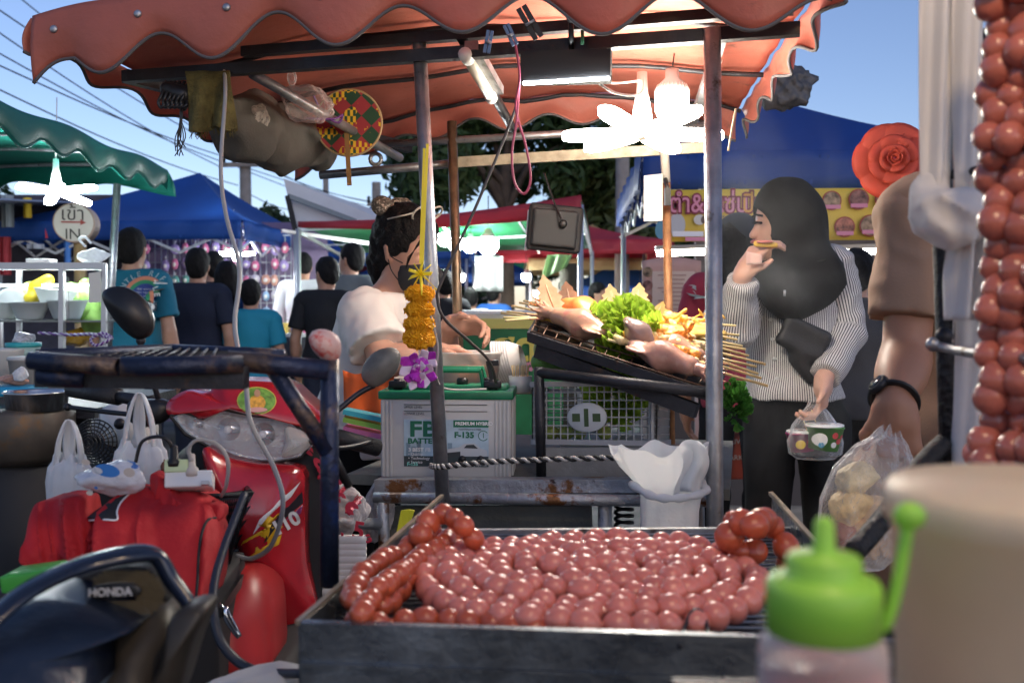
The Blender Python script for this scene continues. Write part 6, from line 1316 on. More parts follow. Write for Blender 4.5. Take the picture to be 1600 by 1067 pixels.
def shopbag(label,cx,top,mid,bot,hw,d,seed):
    t=thing('shopping_bag',label,'bag',W(cx,bot,d)); 
    bag('bag_body',None,[(cx,mid,hw*.62,1.4),(cx,mid+(bot-mid)*.2,hw*.9,1),(cx,mid+(bot-mid)*.5,hw,.8),(cx,mid+(bot-mid)*.85,hw*.95,.6),(cx,bot,hw*.7,.5)],m_sbag,d,.5,.06,9,seed=seed,parent=t)
    for s_ in (-1,1): 
        b=B(); b.tube(spline([W(cx+s_*hw*.55,mid+8,d),W(cx+s_*hw*.42,(mid+top)/2,d-.01),W(cx+s_*3,top,d),W(cx-s_*hw*.05,(mid+top)/2+4,d+.012),W(cx+s_*hw*.12,mid+8,d+.01)],6),[.005+.006*math.sin(PI*i/24)**2*0+.006*abs(math.cos(PI*i/24)) for i in range(25)],8,flat=.35); b.obj('handle',m_sbag,t)
shopbag('tall white plastic shopping bag standing left of the packet',108,657,715,790,36,1.75,1); shopbag('white plastic shopping bag hung from the motorbike grip',218,615,690,760,42,1.72,2)
cable('brown_strap',[W(231,650,1.84),W(240,675,1.8),W(252,700,1.75),W(256,735,1.7)],.005,M('brown strap',(.14,.05,.025),.6),'brown strap hanging from the motorbike switch pod','strap')
# white scooter panel and fan guard behind
wp=thing('white_scooter','white scooter front panel behind the shopping bags','scooter',W(185,780,2.15)); shell('panel',[(155,645),(180,630),(215,640),(235,670),(225,720),(190,700),(162,690)],2.12,.04,.05,M('white scooter paint',(.55,.55,.54),.3),wp); B().ball(W(187,662,2.06),.012).obj('lock',m_dark,wp); smesh('body',[cap(W(200,720,2.2),W(190,880,2.3),.08,.1),cap(W(190,880,2.3),W(180,1000,2.35),.09,.1)],.02,m_bkm,wp)
fg=thing('fan_guard','round black mesh guard beside the shopping bag','fan',W(150,700,1.95))
for i in range(7): B().tube([W(148,690,1.95)+Vector((S(35,1.95)*math.cos(a)*(1-.13*i),-.03*math.sin(i*.22),S(35,1.95)*math.sin(a)*(1-.13*i))) for a in np.linspace(0,2*PI,33)],.0016,5,cap=False).obj('ring_wire',m_bk,fg)
for i in range(24): a=i*PI/12; B().tube([W(148,690,1.94),W(148,690,1.95)+Vector((S(35,1.95)*math.cos(a),0,S(35,1.95)*math.sin(a)))],.0012,4).obj('spoke',m_bk,fg)
# bags and papers behind the headlight on the right
m_pf=film('printed bag film',(.75,.70,.70),.35,.2,30,.8); m_pr=M('red print',(.5,.03,.06),.5)
for i,(x,y,rx,rz_,d,sd,lb_) in enumerate(((500,720,.05,.05,2.1,11,'clear plastic bag stuffed behind the motorbike headlight'),(535,800,.075,.075,2.12,12,'plastic bag with red print between motorbike and cart'),(590,800,.05,.08,2.28,13,'grey plastic bag hanging behind the cart rail end'))):
    t=thing('plastic_bag',lb_,'bag',W(x,y+60,d)); o=crumple('film',None,W(x,y,d),(rx,.045,rz_),m_pf,sd,28,parent=t)
    if i<2:
        for q in range(6):
            p=disc(W(x+rs.uniform(-28,28),y+rs.uniform(-30,40),d-.2),.008+.006*rs.random(),(1,0,rs.uniform(-1,1)),(0,0,1),10,r0=.003,a1=rs.uniform(3,6)).obj('print',m_pr,t); project(p,o,(0,1,0),.0015,.3)
wbx=thing('corrugated_sack','white corrugated sack with red letters below the rail','sack',W(520,930,1.98)); sk=B().sheet(lambda u,v:W(478+95*u,835+95*v,1.98)+Vector((0,.003*math.sin(v*60),0)),6,60,.01).obj('sheet',M('sack white',(.60,.60,.60),.6,var=.08),wbx)
for s_,x,y,z_,r_ in (('B',482,842,.05,20),('A',486,875,.05,12),('5',492,905,.055,5),('S',545,860,.075,15),('C',528,838,.03,70),('17G',566,845,.022,20),('5',560,830,.05,-10)):
    text(s_,z_,m_pr,frame(W(x,y,1.972),(math.cos(R(r_)),0,math.sin(R(r_))),(-math.sin(R(r_)),0,math.cos(R(r_)))),wbx,bold=.001)
for i,(c,y) in enumerate((((.06,.42,.5),648),((.35,.62,.10),660),((.75,.2,.4),674))): tag(B().box(W(570,y,2.45+.01*i),(.05,.03,.006),rot=Matrix.Rotation(R(12),3,'Y')).obj('plastic_folder',M('folder %d'%i,c,.35),smooth=False),('turquoise','lime green','pink')[i]+' plastic folder in the pile left of the battery','folder')
tag(B().poly([W(627,797,1.75),W(640,795,1.75),W(648,797,1.76),W(632,845,1.76),W(618,840,1.75)],(0,-1,0),-.004).obj('yellow_tag',M('yellow tag',(.75,.72,.04),.5),smooth=False),'yellow plastic tag behind the edge of the sausage tray','tag')
# ---- dark motorbike in the near corner
m_nv=M('navy black gloss',(.012,.018,.035),.22,coat=.3,var=.4,vs=9,wear=((.07,.055,.04),8,.60,.2)); m_vin=M('black vinyl seat',(.014,.022,.04),.3,bump=.25,bs=35,var=.4,vs=6,wear=((.05,.045,.04),11,.6,.2))
dm=thing('dark_motorbike','scuffed navy-black motorbike with worn seat and mesh panel in the corner','motorbike',(-.44,.9,0))
arc=[W(-30,985,.86),W(40,925,.90),W(120,886,.95),(W(200,866,.98)),W(243,868,1.0),W(268,905,1.0),W(300,956,.99),W(285,1000,.97),W(262,1040,.95),W(235,1090,.92)]
B().tube(spline(arc,8),[.012+.007*math.sin(i*.045) for i in range(73)],12,flat=.45).obj('grab_frame',m_nv,dm)
shell('mesh_panel',[(70,935),(130,900),(200,885),(238,895),(262,950),(255,1010),(200,1030),(120,980)],1.02,.008,.03,M('mesh black',(.016,.014,.012),.5,bump=1,bs=200),dm)
b=B()
for i in range(22):
    for j in range(13):
        x,y=150+i*5.2+(j%2)*2.6,892+j*5.2
        if (x-200)**2/60**2+(y-925)**2/42**2<1 and not(150<x<215 and 918<y<934): 
            c=W(x,y,.985); r_=S(2.3,.985); b.tube([c+Vector((r_*math.cos(a),-.004,r_*math.sin(a))) for a in np.linspace(0,2*PI,7)],.0005,4,cap=False)
b.obj('hex_mesh',M('mesh brass',(.16,.12,.06),.5,.4),dm)
pn=shell('badge',[(148,915),(208,912),(216,930),(150,936)],.978,.002,.004,m_bk,dm); text('HONDA',.0115,M('badge silver',(.5,.5,.5),.4),frame(W(172,925,.972),(1,0,.03),(0,0,1)),dm,bold=.0002)
shell('seat',[(-60,985),(20,945),(80,940),(140,955),(205,985),(165,1000),(135,1030),(110,1110),(-60,1120)],.90,.05,.08,m_vin,dm,tilt=(.02,-.06)); shell('rear_panel',[(190,950),(235,945),(262,965),(258,1020),(225,1110),(140,1110),(165,1040)],.965,.03,.06,M('dusty black plastic',(.035,.028,.02),.5,var=.4,vs=10),dm,tilt=(0,-.05))
shell('side_cover',[(268,965),(316,955),(296,1010),(262,1110),(215,1110),(250,1040)],.93,.015,.05,M('dusty black plastic',(.035,.028,.02)),dm)
smesh('body',[cap((-.44,1.05,.72),(-.5,.6,.6),.12,.12),cap((-.44,1.05,.7),(-.42,1.15,.4),.11,.1)],.02,m_bkm,dm)
for y in (1.15,.15):
    B().tube([Vector((-.44,y+.25*math.cos(a),.28+.25*math.sin(a))) for a in np.linspace(0,2*PI,33)],.035,10,cap=False).obj('wheel',m_bkm,dm); B().tube([(-.50,y,.28),(-.38,y,.28)],.03,10).obj('hub',m_galv,dm); B().tube([(-.44,y,.28),(-.44,y,.6)],.03,8).obj('fork',m_dark,dm)
gbx=thing('green_box','green and white tool box half under the jacket','box',W(55,935,1.35)); B().box(W(55,900,1.36),(.034,.03,.012),rot=Matrix.Rotation(R(-8),3,'Y'),bev=.004).obj('lid',M('toy green',(.06,.36,.05),.4,var=.2),gbx); B().box(W(60,920,1.36),(.03,.028,.012),rot=Matrix.Rotation(R(-8),3,'Y'),bev=.003).obj('box',M('box grey',(.4,.4,.38),.5),gbx); B().box(W(22,908,1.34),(.006,.008,.012),bev=.002).obj('latch',M('toy green',(.06,.36,.05)),gbx)
crumple('white_bag','white crumpled plastic sheet on the ground side of the dark motorbike',W(395,1075,1.25),(.09,.05,.035),m_sbag,21,24)
dc=thing('dark_crate','black crate under the jacket and basket','crate',W(180,1000,1.55)); B().box(W(200,985,1.62),(.17,.12,.10),rot=R(5),bev=.01).obj('crate',m_bkm,dc); B().box(W(200,925,1.62),(.175,.125,.008),rot=R(5)).obj('rim',m_bk,dc,smooth=False)
tag(B().box((-.62,1.75,.33),(.25,.2,.32),bev=.02).obj('storage_box',m_bkm),'large black storage box standing behind the jacket','box')
# ---- left edge cooking things
pt=thing('steel_pot','stainless steel pot on a sooty stove','pot',W(58,640,2.35)); B().lathe([(0,0),(.066,0),(.071,.04),(.076,.042),(.071,.045),(.068,.042),(.064,.004),(0,.004)],W(58,640,2.35),32).obj('pot',M('stainless',(.55,.55,.55),.22,.95,var=.15,vs=6),pt)
sv=thing('stove','sooty round steel stove under the steel pot','stove',W(45,720,2.38)); B().lathe([(.09,-.02),(.115,.0),(.115,.10),(.11,.11),(.09,.112),(0,.112)],W(38,708,2.38),32).obj('drum',M('sooty steel',(.10,.085,.07),.5,.5,var=.4,vs=8,wear=((.16,.09,.04),9,.56,.1)),sv); B().lathe([(.10,-.5),(.10,0),(.04,.04),(0,.05)],W(38,725,2.4),24).obj('gas_cylinder',m_bkm,sv)
wk=thing('black_grill','black barbecue drum on the ground at the left edge','grill',(-1.0,2.05,0)); B().lathe([(.14,.06),(.2,.12),(.22,.4),(.22,.42),(.2,.42),(.18,.15),(0,.12)],(-.98,2.1,.15),28).obj('drum',m_bkm,wk); 
for a in (0,2.1,4.2): B().tube([(-.98+.15*math.cos(a),2.1+.15*math.sin(a),.24),(-.98+.18*math.cos(a),2.1+.18*math.sin(a),0)],.012,8).obj('leg',m_dark,wk)
tbk=thing('side_table','dark steel side table under the stove and tubs','table',(-1.25,2.7,0)); B().box((-1.35,2.75,W(20,625,2.6).z-.02),(.32,.3,.012)).obj('top',m_dark,tbk,smooth=False)
for x in (-1.6,-1.08):
    for y in (2.5,3.0): B().bar((x,y,0),(x,y,W(20,625,2.6).z-.03),.03,.03,up=(0,1,0)).obj('leg',m_dark,tbk,smooth=False)
bu=thing('white_bucket','small white plastic bucket on the side table','bucket',W(42,600,2.7)); B().lathe([(.042,-.0),(.05,.07),(.053,.07),(.053,.078),(.05,.08),(0,.08)],W(45,603,2.7),24).obj('bucket',M('cloudy plastic',(.62,.62,.60),.4,translucent=.2),bu)
bu=thing('white_bucket','grey-white tub behind the white bucket','tub',W(5,598,2.85)); B().lathe([(.05,0),(.058,.10),(.061,.105),(0,.11)],W(5,603,2.85),24).obj('tub',M('cloudy plastic2',(.5,.52,.52),.4),bu)
bt2=thing('blue_tray','bright blue plastic tray with snacks beside the steel pot','tray',W(20,610,2.5)); B().box(W(22,610,2.52),(.065,.05,.012),bev=.006).obj('tray',M('tray blue',(.02,.28,.48),.4),bt2); crumple('snack_bag',None,W(20,592,2.52),(.05,.03,.018),M('snack wrap',(.5,.28,.2),.3,var=.5,vs=40),6,20,parent=bt2); crumple('bag',None,W(32,585,2.5),(.022,.02,.02),m_sbag,7,20,parent=bt2)
# ---- glass display case of the green stall
gc=thing('display_case','aluminium and glass display case with bowls under the green canopy','display case',W(70,545,4.2)); D0=4.2
ma=M('case aluminium',(.55,.56,.58),.35,.7); mg=M('case glass',(.9,.95,.95),.02,trans=1,ior=1.1)
xl,xr=-60,163
for px in (-60,97,163): B().bar(W(px,412,D0),W(px,558,D0),.028 if px==97 else .02,.02,up=(1,0,0)).obj('frame_bar',ma,gc,smooth=False)
for py in (416,446): B().bar(W(xl,py,D0-.0+(.25 if py>440 else 0)),W(xr,py,D0+(.25 if py>440 else 0)),.022,.03 if py<440 else .012).obj('frame_bar' if py<440 else 'light_strip',ma if py<440 else M('case strip',(1,1,1),.4,emit=(.9,.97,1),es=28),gc,smooth=False)
for px in (30,160): B().bar(W(px,416,D0+.42),W(px,560,D0+.42),.02,.02,up=(1,0,0)).obj('frame_bar',ma,gc,smooth=False)
B().bar(W(xl,417,D0+.42),W(xr,417,D0+.42),.02,.03).obj('frame_bar',ma,gc,smooth=False); B().bar(W(xr,416,D0),W(xr-8,417,D0+.42),.02,.03).obj('frame_bar',ma,gc,smooth=False)
sz=W(0,502,D0).z; B().box((W(50,0,D0).x,D0+.21,sz),(S(113,D0),.20,.004)).obj('shelf',M('shelf glass',(.25,.3,.3),.1,trans=.3),gc,smooth=False); bz=W(0,560,D0).z; B().box((W(50,0,D0).x,D0+.21,bz),(S(116,D0),.22,.012)).obj('base',ma,gc,smooth=False)
B().box((W(128,0,D0).x,D0+.015,(sz+W(0,430,D0).z)/2),(S(30,D0),.002,.09)).obj('pane',mg,gc,smooth=False); B().box((W(35,0,D0).x,D0+.015,(sz+W(0,430,D0).z)/2),(S(56,D0),.002,.09)).obj('pane',mg,gc,smooth=False)
B().box((W(50,0,D0).x,D0+.21,bz/2),(S(110,D0),.20,bz/2-.015)).obj('cabinet',M('cabinet steel',(.28,.30,.33),.4,.5),gc,smooth=False)
tag(B().box(W(65,408,4.3),(.05,.04,.009),bev=.004).obj('paper_pad',m_white),'white paper pad on top of the display case','paper')
mfo=M('foam bowl white',(.72,.73,.73),.6)
def fbowl(cx,yb,w,h,d,lb_,tilt=0):
    r_=S(w/2,d); hh_=S(h,d); tag(B().lathe([(0,0),(r_*.62,0),(r_*.68,hh_*.1),(r_*.98,hh_*.9),(r_*1.03,hh_*.92),(r_*1.03,hh_),(r_*.95,hh_),(r_*.62,hh_*.12),(0,hh_*.1)],W(cx,yb,d),28,rot=Matrix.Rotation(R(tilt),3,'Y')).obj('foam_bowl',mfo),lb_,'bowl')
fbowl(47,499,58,27,4.3,'white foam bowl on the case shelf beside the corner bar'); fbowl(105,499,60,30,4.33,'white foam bowl on the shelf below the tilted bowl'); fbowl(5,499,50,27,4.35,'white foam bowl at the shelf end beside the upright lid'); fbowl(86,478,62,26,4.4,'tilted white foam bowl resting on the lower bowls',6)
tag(B().lathe([(0,.012),(.05,.01),(.07,0),(.072,.003),(.05,.014),(0,.016)],W(17,474,4.4),28,rot=Matrix.Rotation(R(80),3,'X')).obj('foam_plate',mfo),'round white foam lid standing upright in the case','plate')
tag(smesh('pomelo',[ell(W(48,455,4.5),(.042,.042,.045))],.006,M('pomelo green',(.38,.52,.10),.5,var=.2)),'green pomelo at the back of the display case','pomelo'); tag(smesh('lemon_bag',[ell(W(48,467,4.42),(.035,.03,.03)),cap(W(55,450,4.45),W(75,438,4.48),.032,.028,k=.03)],.006,M('mango yellow',(.75,.55,.03),.45,var=.2,vs=20)),'bright yellow mangoes heaped in the display case','mango')
for i,(px,y0,y1,r_) in enumerate(((112,452,470,16),(120,462,490,15),(135,446,490,16),(147,462,505,19))): tag(smesh('green_papaya',[cap(W(px,y0,4.5),W(px,y1,4.45),S(r_,4.5)*.75,S(r_,4.5))],.007,M('papaya green',(.20,.36,.07),.4,var=.35,vs=18)),'upright green papaya in the display case beside the payment card','papaya',group='green papayas in the case')
q2=thing('payment_card','white payment card stuck on the display case glass','card',W(148,473,4.19)); card(q2,139,158,427,473,4.185,.14)
crumple('white_bag','white carrier bag tied up on the corner of the display case',W(145,402,4.3),(.075,.05,.055),m_bag,14,18); B().tube(spline([W(133,385,4.28),W(124,374,4.28),W(132,370,4.28),W(142,380,4.28)],5),.01,8,flat=.5).obj('handle',m_bag,bpy.data.objects['white_bag.001'] if 'white_bag.001' in bpy.data.objects else bpy.data.objects['white_bag'])
crumple('golden_sack','golden translucent sack under the display shelf',W(118,528,4.45),(.085,.06,.055),M('golden film',(.45,.26,.02),.25,var=.5,vs=16,bump=.6,bs=30),17,26,cat='sack')
tt=thing('lidded_tub','clear tub with teal lid and plastic film on the side table','tub',W(37,560,2.9)); B().lathe([(.042,0),(.046,.035),(0,.036)],W(37,560,2.9),24).obj('tub',M('tub clear teal',(.3,.45,.45),.3),tt); B().lathe([(.049,.034),(.049,.046),(0,.048)],W(37,560,2.9),24).obj('lid',M('teal lid',(.03,.32,.35),.4),tt); crumple('film',None,W(36,530,2.9),(.042,.04,.03),film('tub film',(.6,.62,.65),.35,.15,40,.8),8,24,parent=tt)
ro_=rope('elastic_cord',[W(60,520,4.05),W(110,523,3.9),W(140,522,3.7),W(160,525,3.6),W(172,530,3.55),W(150,540,3.55),W(142,530,3.6),W(160,521,3.6),W(176,528,3.6)],.006,'purple and white elastic cord knotted by the display case',tw=80)
for c_ in ro_.children: c_.data.materials[0]=M('cord purple',(.16,.05,.28),.6) if c_.name.endswith('strand') or 1 and c_==ro_.children[0] else M('cord white',(.6,.55,.65),.6)
# ================= right foreground and sausage tray
m_tray=M('tray steel',(.17,.19,.21),.32,.85,var=.35,vs=6,wear=((.05,.045,.04),5,.55,.2),bump=.2,bs=40,rvar=.15); m_sau=M('sausage skin',(.68,.225,.17),.2,orand=.16,var=.14,vs=25,bump=.08,bs=60,wear=((.66,.34,.26),70,.68,.05),sss=.25,sssr=.008,coat=.25); m_sau2=M('grilled sausage skin',(.50,.10,.045),.18,orand=.2,bump=.1,bs=60,wear=((.16,.03,.02),30,.62,.1),var=.3,vs=25,sss=.15,sssr=.006,coat=.3)
RZ=.932
def RP(px,py,z):  # pixel on the level plane z
    a=W(px,py,1.0)-Vector((0,0,CAMZ)); t=(z-CAMZ)/a.z; return Vector((a.x*t,a.y*t,z))
TA,TB,TC,TD=RP(472,976,RZ),RP(1420,1006,RZ),RP(1206,772,RZ),RP(690,778,RZ)
tray=thing('sausage_tray','deep steel grill tray with flared rims full of sausages','tray',(TA+TB+TC+TD)/4-Vector((0,0,.1)))
def wall(p,q,h,nm): B().sheet(lambda u,v:p.lerp(q,u)-Vector((0,0,h*v)),10,4,.004).obj(nm,m_tray,tray,smooth=False)
wall(TA,TB,.20,'front_wall'); wall(TB,TC,.06,'side_wall'); wall(TD,TA,.06,'side_wall')
TE,TF=TB.lerp(TC,.80),TA.lerp(TD,.80); B().bar(TE-Vector((0,0,.03)),TF-Vector((0,0,.03)),.012,.014).obj('rim',m_galv,tray,smooth=False)
mrm=M('rim brass wear',(.38,.31,.22),.4,.7,var=.3,vs=20)
B().bar(TA+Vector((-.004,0,.002)),TD+Vector((0,.01,.002)),.006,.005).obj('rim',mrm,tray,smooth=False); B().bar(TB,TC+Vector((0,.01,0)),.006,.005).obj('rim',mrm,tray,smooth=False); B().bar(TA,TB,.012,.008).obj('rim',m_tray,tray,smooth=False)
B().sheet(lambda u,v:TA.lerp(TB,u)+Vector((0,-.005,-.035-.004*v)),2,1,.004).obj('fold',m_tray,tray,smooth=False)
for k in range(30): p,q=TA.lerp(TF,k/29),TB.lerp(TE,k/29); B().tube([p+Vector((0,0,-.028)),q+Vector((0,0,-.028))],.0016,5).obj('grill_wire',m_galv,tray)
B().poly([p-Vector((0,0,.06)) for p in (TA,TB,TE,TF)],(0,0,1),.003).obj('floor',m_dark,tray,smooth=False)
smeshes=[]
for k in range(3):
    b=B(); rr=random.Random(k); rot=Matrix.Rotation(k,3,'Z'); b.ball((0,0,0),(1.08,1,1),18,12)
    V=[Vector(v) for v in b.V]; V=[v*(1+.035*math.sin(3*v.x+k)+.03*math.sin(4*v.y+2*k)*math.sin(3*v.z)) for v in V]; o=mesh('sausage',V,b.F,m_sau); smeshes.append(o.data); bpy.data.objects.remove(o)
smh=[]
for me in smeshes: m2=me.copy(); m2.materials[0]=M('hung sausage skin',(.44,.13,.095),.2,orand=.2,var=.14,vs=25,coat=.25,bump=.08,bs=60); smh.append(m2)
smg=[]
for me in smeshes: m2=me.copy(); m2.materials[0]=m_sau2; smg.append(m2)
def balls(t,pts,r,ms=smeshes,jit=.0015,seed=0,link=True):
    rr=random.Random(seed)
    for i,p in enumerate(pts):
        o=bpy.data.objects.new('sausage',rr.choice(ms)); COL.objects.link(o); d=(Vector(pts[min(i+1,len(pts)-1)])-Vector(pts[max(i-1,0)])); q=d.to_track_quat('X','Z') if d.length>0 else Euler((0,0,0)).to_quaternion()
        par(o,t); s_=r*rr.uniform(.87,1.13); o.matrix_basis=Matrix.Translation(Vector(p)+Vector((rr.gauss(0,jit),rr.gauss(0,jit),rr.gauss(0,jit*.8))))@q.to_matrix().to_4x4()@Matrix.Diagonal((s_*1.04,s_,s_,1))
    if link:
        B().tube([Vector(p) for p in pts],r*.3,6).obj('casing',ms[0].materials[0],t)
CC=RP(930,905,.925); CC.z=.925
co=thing('sausage_coil','big flat coil of pink round sausages in the steel tray','sausages',CC); pts=[]; a=0; r_=.212; sp_=.0296; pitch=.0292
while r_>.012:
    pts.append(CC+Vector((math.cos(a+.5)*r_*1.02,math.sin(a+.5)*r_*.95,.016*(1-(r_/.21)**2)+.004*math.sin(a*3.7)))); da=sp_/max(r_,.015); a+=da; r_-=pitch*da/(2*PI)
balls(co,pts,.0148,seed=1,jit=.0013)
#c2=thing('sausage_coil','upper loop of pink sausages lying on top of the big coil','sausages',CC+Vector((0,0,.03))); pts=[CC+Vector((math.cos(a)*.10*(1-.02*i)+.01,math.sin(a)*.085*(1-.02*i)+.06,.034)) for i,a in enumerate(np.arange(0,5.2,.29))]
# grilled strings at left
def string(label,P,r,ms,n=None,seed=0,group=None,jit=.002):
    t=thing('sausage_string',label,'sausages',P[0],0,group); Q=spline(P,14); L=[0]
    for p,q in zip(Q,Q[1:]): L.append(L[-1]+(q-p).length)
    pts=[];s_=0
    for i in range(len(Q)-1):
        while s_<=L[i+1]:
            f=(s_-L[i])/max(1e-9,L[i+1]-L[i]); pts.append(Q[i].lerp(Q[i+1],f)); s_+=r*1.72
    balls(t,pts,r,ms,jit,seed); return t
zz=.925
string('glossy browned sausage string along the left tray wall',[RP(553,940,zz+.01),RP(570,900,zz+.012),RP(610,868,zz+.015),RP(650,845,zz+.018),RP(682,826,zz+.02)],.0135,smg,seed=2)
string('glossy browned sausage string second from the left tray wall',[RP(560,955,zz+.018),RP(600,915,zz+.02),RP(645,880,zz+.018),RP(690,850,zz+.016),RP(706,832,zz+.016)],.0128,smg,seed=3)
string('glossy browned sausage string beside the bare wire grill',[RP(600,945,zz),RP(640,908,zz),RP(690,875,zz),RP(728,850,zz)],.0125,smg,seed=4)
string('row of browned sausages along the front tray wall',[RP(560,972,zz),RP(620,972,zz-.002),RP(690,968,zz-.002),RP(760,978,zz-.004),RP(840,985,zz-.004)],.0135,smg,seed=5)
string('loop of browned sausages heaped over the back left corner',[RP(660,838,zz+.03),RP(668,815,zz+.045),RP(690,800,zz+.055),RP(715,812,zz+.05),RP(728,828,zz+.04),RP(748,848,zz+.02)],.0145,smg,seed=6)
string('reddish sausage loop at the back right of the tray',[RP(1140,838,zz+.04),RP(1148,815,zz+.055),RP(1172,822,zz+.06),RP(1200,810,zz+.055),RP(1215,830,zz+.04),RP(1228,858,zz+.02),RP(1235,880,zz)],.0165,smg,seed=7)
string('reddish sausage loop in front of its twin at the back right',[RP(1140,850,zz+.02),RP(1160,860,zz+.02),RP(1185,858,zz+.02),RP(1205,845,zz+.03)],.0165,smg,seed=8)
mt_=thing('tongs','thin steel wire tongs standing at the front tray edge','tongs',RP(1085,985,zz)); B().tube(spline([RP(1062,1010,zz),W(1068,985,1.0),W(1082,955,1.02),W(1098,958,1.02),W(1106,985,1.0),RP(1112,1008,zz)],6),.0025,6).obj('wire',m_dark,mt_)
tag(B().tube([W(1206,770,1.66),W(1300,872,1.30)],.003,6).obj('skewer_rod',mrm),'thin brass rod along the right side of the sausage tray','rod')
# ---- hanging sausages
for k,(x0,lab) in enumerate(((1556,'hanging sausage strand nearest the white cloth'),(1592,'hanging sausage strand second from the white cloth'),(1634,'hanging sausage strand third from the white cloth'),(1676,'hanging sausage strand farthest from the white cloth'))):
    d_=.98-.02*k; P=[]
    for y in np.arange(-60,770,34): 
        sw=8*math.sin(y*.021+k)+( -max(0,(y-560))*.13 if k==0 else -max(0,(y-560))*.07)
        P.append(W(x0+sw+(4 if int(y/34)%2 else -4),y+6*k,d_+.012*math.sin(y*.05+k)))
    t=thing('sausage_strand',lab,'sausages',P[-1]); balls(t,P,.0152,smh,.0015,40+k)
bf=thing('sausage_tray_stack','heap of pink sausages below the hanging strands','sausages',W(1570,745,1.0)); balls(bf,[W(1530+28*(i%4)+10*(i//4%2),742-16*(i//4),1.04+.01*(i%3)) for i in range(12)],.0165,smeshes,.002,60,link=False)
# ---- black stand, cloth
m_bt=M('black wrapped tube',(.012,.013,.015),.38,bump=.9,bs=70)
bs_=thing('black_stand','black wrapped tube stand with slanting leg beside the hanging sausages','stand',W(1475,760,1.22))
B().tube([W(1468,-40,1.22),W(1472,300,1.22),W(1478,500,1.22),W(1486,780,1.22)],.0125,12).obj('upright',m_bt,bs_); B().tube(spline([W(1478,690,1.22),W(1440,728,1.2),W(1380,810,1.15),W(1335,862,1.12)],6),.0125,12).obj('slanting_leg',m_bt,bs_); B().tube(spline([W(1455,538,1.21),W(1500,548,1.15),W(1560,556,1.0),W(1640,562,.9)],6),.006,8).obj('cross_wire',m_galv,bs_); B().ball(W(1458,538,1.2),.009).obj('clamp',m_galv,bs_); B().ball(W(1475,525,1.2),.011).obj('clamp',m_dark,bs_); B().tube([W(1478,274,1.22),W(1560,262,1.1)],.006,8).obj('cross_bar',m_dark,bs_); B().tube([W(1486,780,1.22),Vector((W(1486,780,1.22).x,1.22,0))],.0125,10).obj('upright',m_bt,bs_)
m_cl=M('white cloth',(.78,.75,.72),.85,var=.05,translucent=.3,bump=.12,bs=60)
cl=thing('white_cloth','white cloth draped and knotted round the black stand','cloth',W(1490,330,1.18))
def drape(x0,x1,y0,y1,d,amp,nf,taper=(1,1),ph=0):
    def f(u,v):
        c=(x0+x1)/2; x=c+(x0+(x1-x0)*u-c)*(taper[0]+(taper[1]-taper[0])*v); return W(x,y0+(y1-y0)*v,d)+Vector((0,amp*math.sin(u*nf+ph+v*1.5)+.4*amp*math.sin(u*nf*2.3+v*4),0))
    return f
B().sheet(drape(1436,1492,-30,345,1.17,.006,7,(1,.8)),24,24,.0012).obj('drape',m_cl,cl); B().sheet(drape(1490,1540,-30,300,1.16,.006,6,(1,.85),1),24,20,.0012).obj('drape',m_cl,cl)
smesh('knot',[cap(W(1452,318,1.17),W(1490,335,1.14),.022,.026,k=.03),cap(W(1490,335,1.14),W(1520,350,1.16),.024,.02,k=.03),cap(W(1455,300,1.18),W(1470,345,1.15),.016,.02,k=.03)],.005,m_cl,cl,k=.02,wrink=folds(.007,26,2,(.5,1,1.3),-.5))
B().sheet(drape(1482,1545,350,500,1.16,.014,10,(.75,1.05),.5),24,16,.0012).obj('tail',m_cl,cl); B().sheet(drape(1492,1552,480,770,1.2,.008,7,(1,1),.5),16,16,.0012).obj('tail',m_cl,cl)
# ---- bags held by the customers
hb=thing('food_bag','clear bag with two printed snack cups held by the headscarf woman','bag',W(1272,712,3.0))
def cup(cx,cy,w,h,d,body,ring,pic): 
    r_=S(w/2,d); hh_=S(h,d); c=W(cx,cy,d); o=B().lathe([(0,-hh_/2),(r_*.82,-hh_/2),(r_,hh_/2),(r_*1.04,hh_/2),(r_*1.04,hh_/2+.004),(r_*.95,hh_/2),(r_*.78,-hh_/2+.004)],c,28,rot=Matrix.Rotation(R(6 if cx>1270 else -6),3,'Y')).obj('cup',body,hb)
    B().lathe([(r_*1.0,0),(r_*1.06,.002),(r_*1.06,.006),(r_*.98,.008)],c+Vector((0,0,hh_/2)),28).obj('cup_rim',m_white,o); B().lathe([(0,.0),(r_*.9,0),(r_*.5,.012),(0,.016)],c+Vector((0,0,hh_/2-.006)),20).obj('filling',M('brown food',(.22,.10,.04),.5,var=.4,vs=40,bump=.6),o)
    for (dx,dz,rr_,mt) in pic:
        p=disc(c+Vector((dx,-.2,dz)),rr_,(1,0,0),(0,0,1),14,sy=1).obj('print',mt,hb); project(p,o,(0,1,0),.0012,.3)
ye=M('cup yellow',(.75,.5,.03),.4); gr_=M('cup green',(.10,.34,.05),.4); rd=M('cup red',(.6,.06,.06),.4); wh=M('cup white',(.75,.75,.72),.4); bl=M('cup blue',(.05,.3,.5),.4)
cup(1252,690,44,28,3.02,M('cup magenta',(.38,.02,.14),.4),wh,[(-.012,-.004,.014,ye),(.012,.004,.006,rd)]); cup(1288,684,56,36,2.98,gr_,wh,[(-.025,.0,.02,wh),(.018,.012,.01,rd),(.03,-.006,.009,rd),(.014,-.016,.009,wh),(-.022,-.016,.008,bl),(.042,.006,.007,rd)])
for x in (1262,1280): B().tube([W(x,675,3.0),W(x-12,640,3.0)],.0015,5).obj('straw',mst,hb)
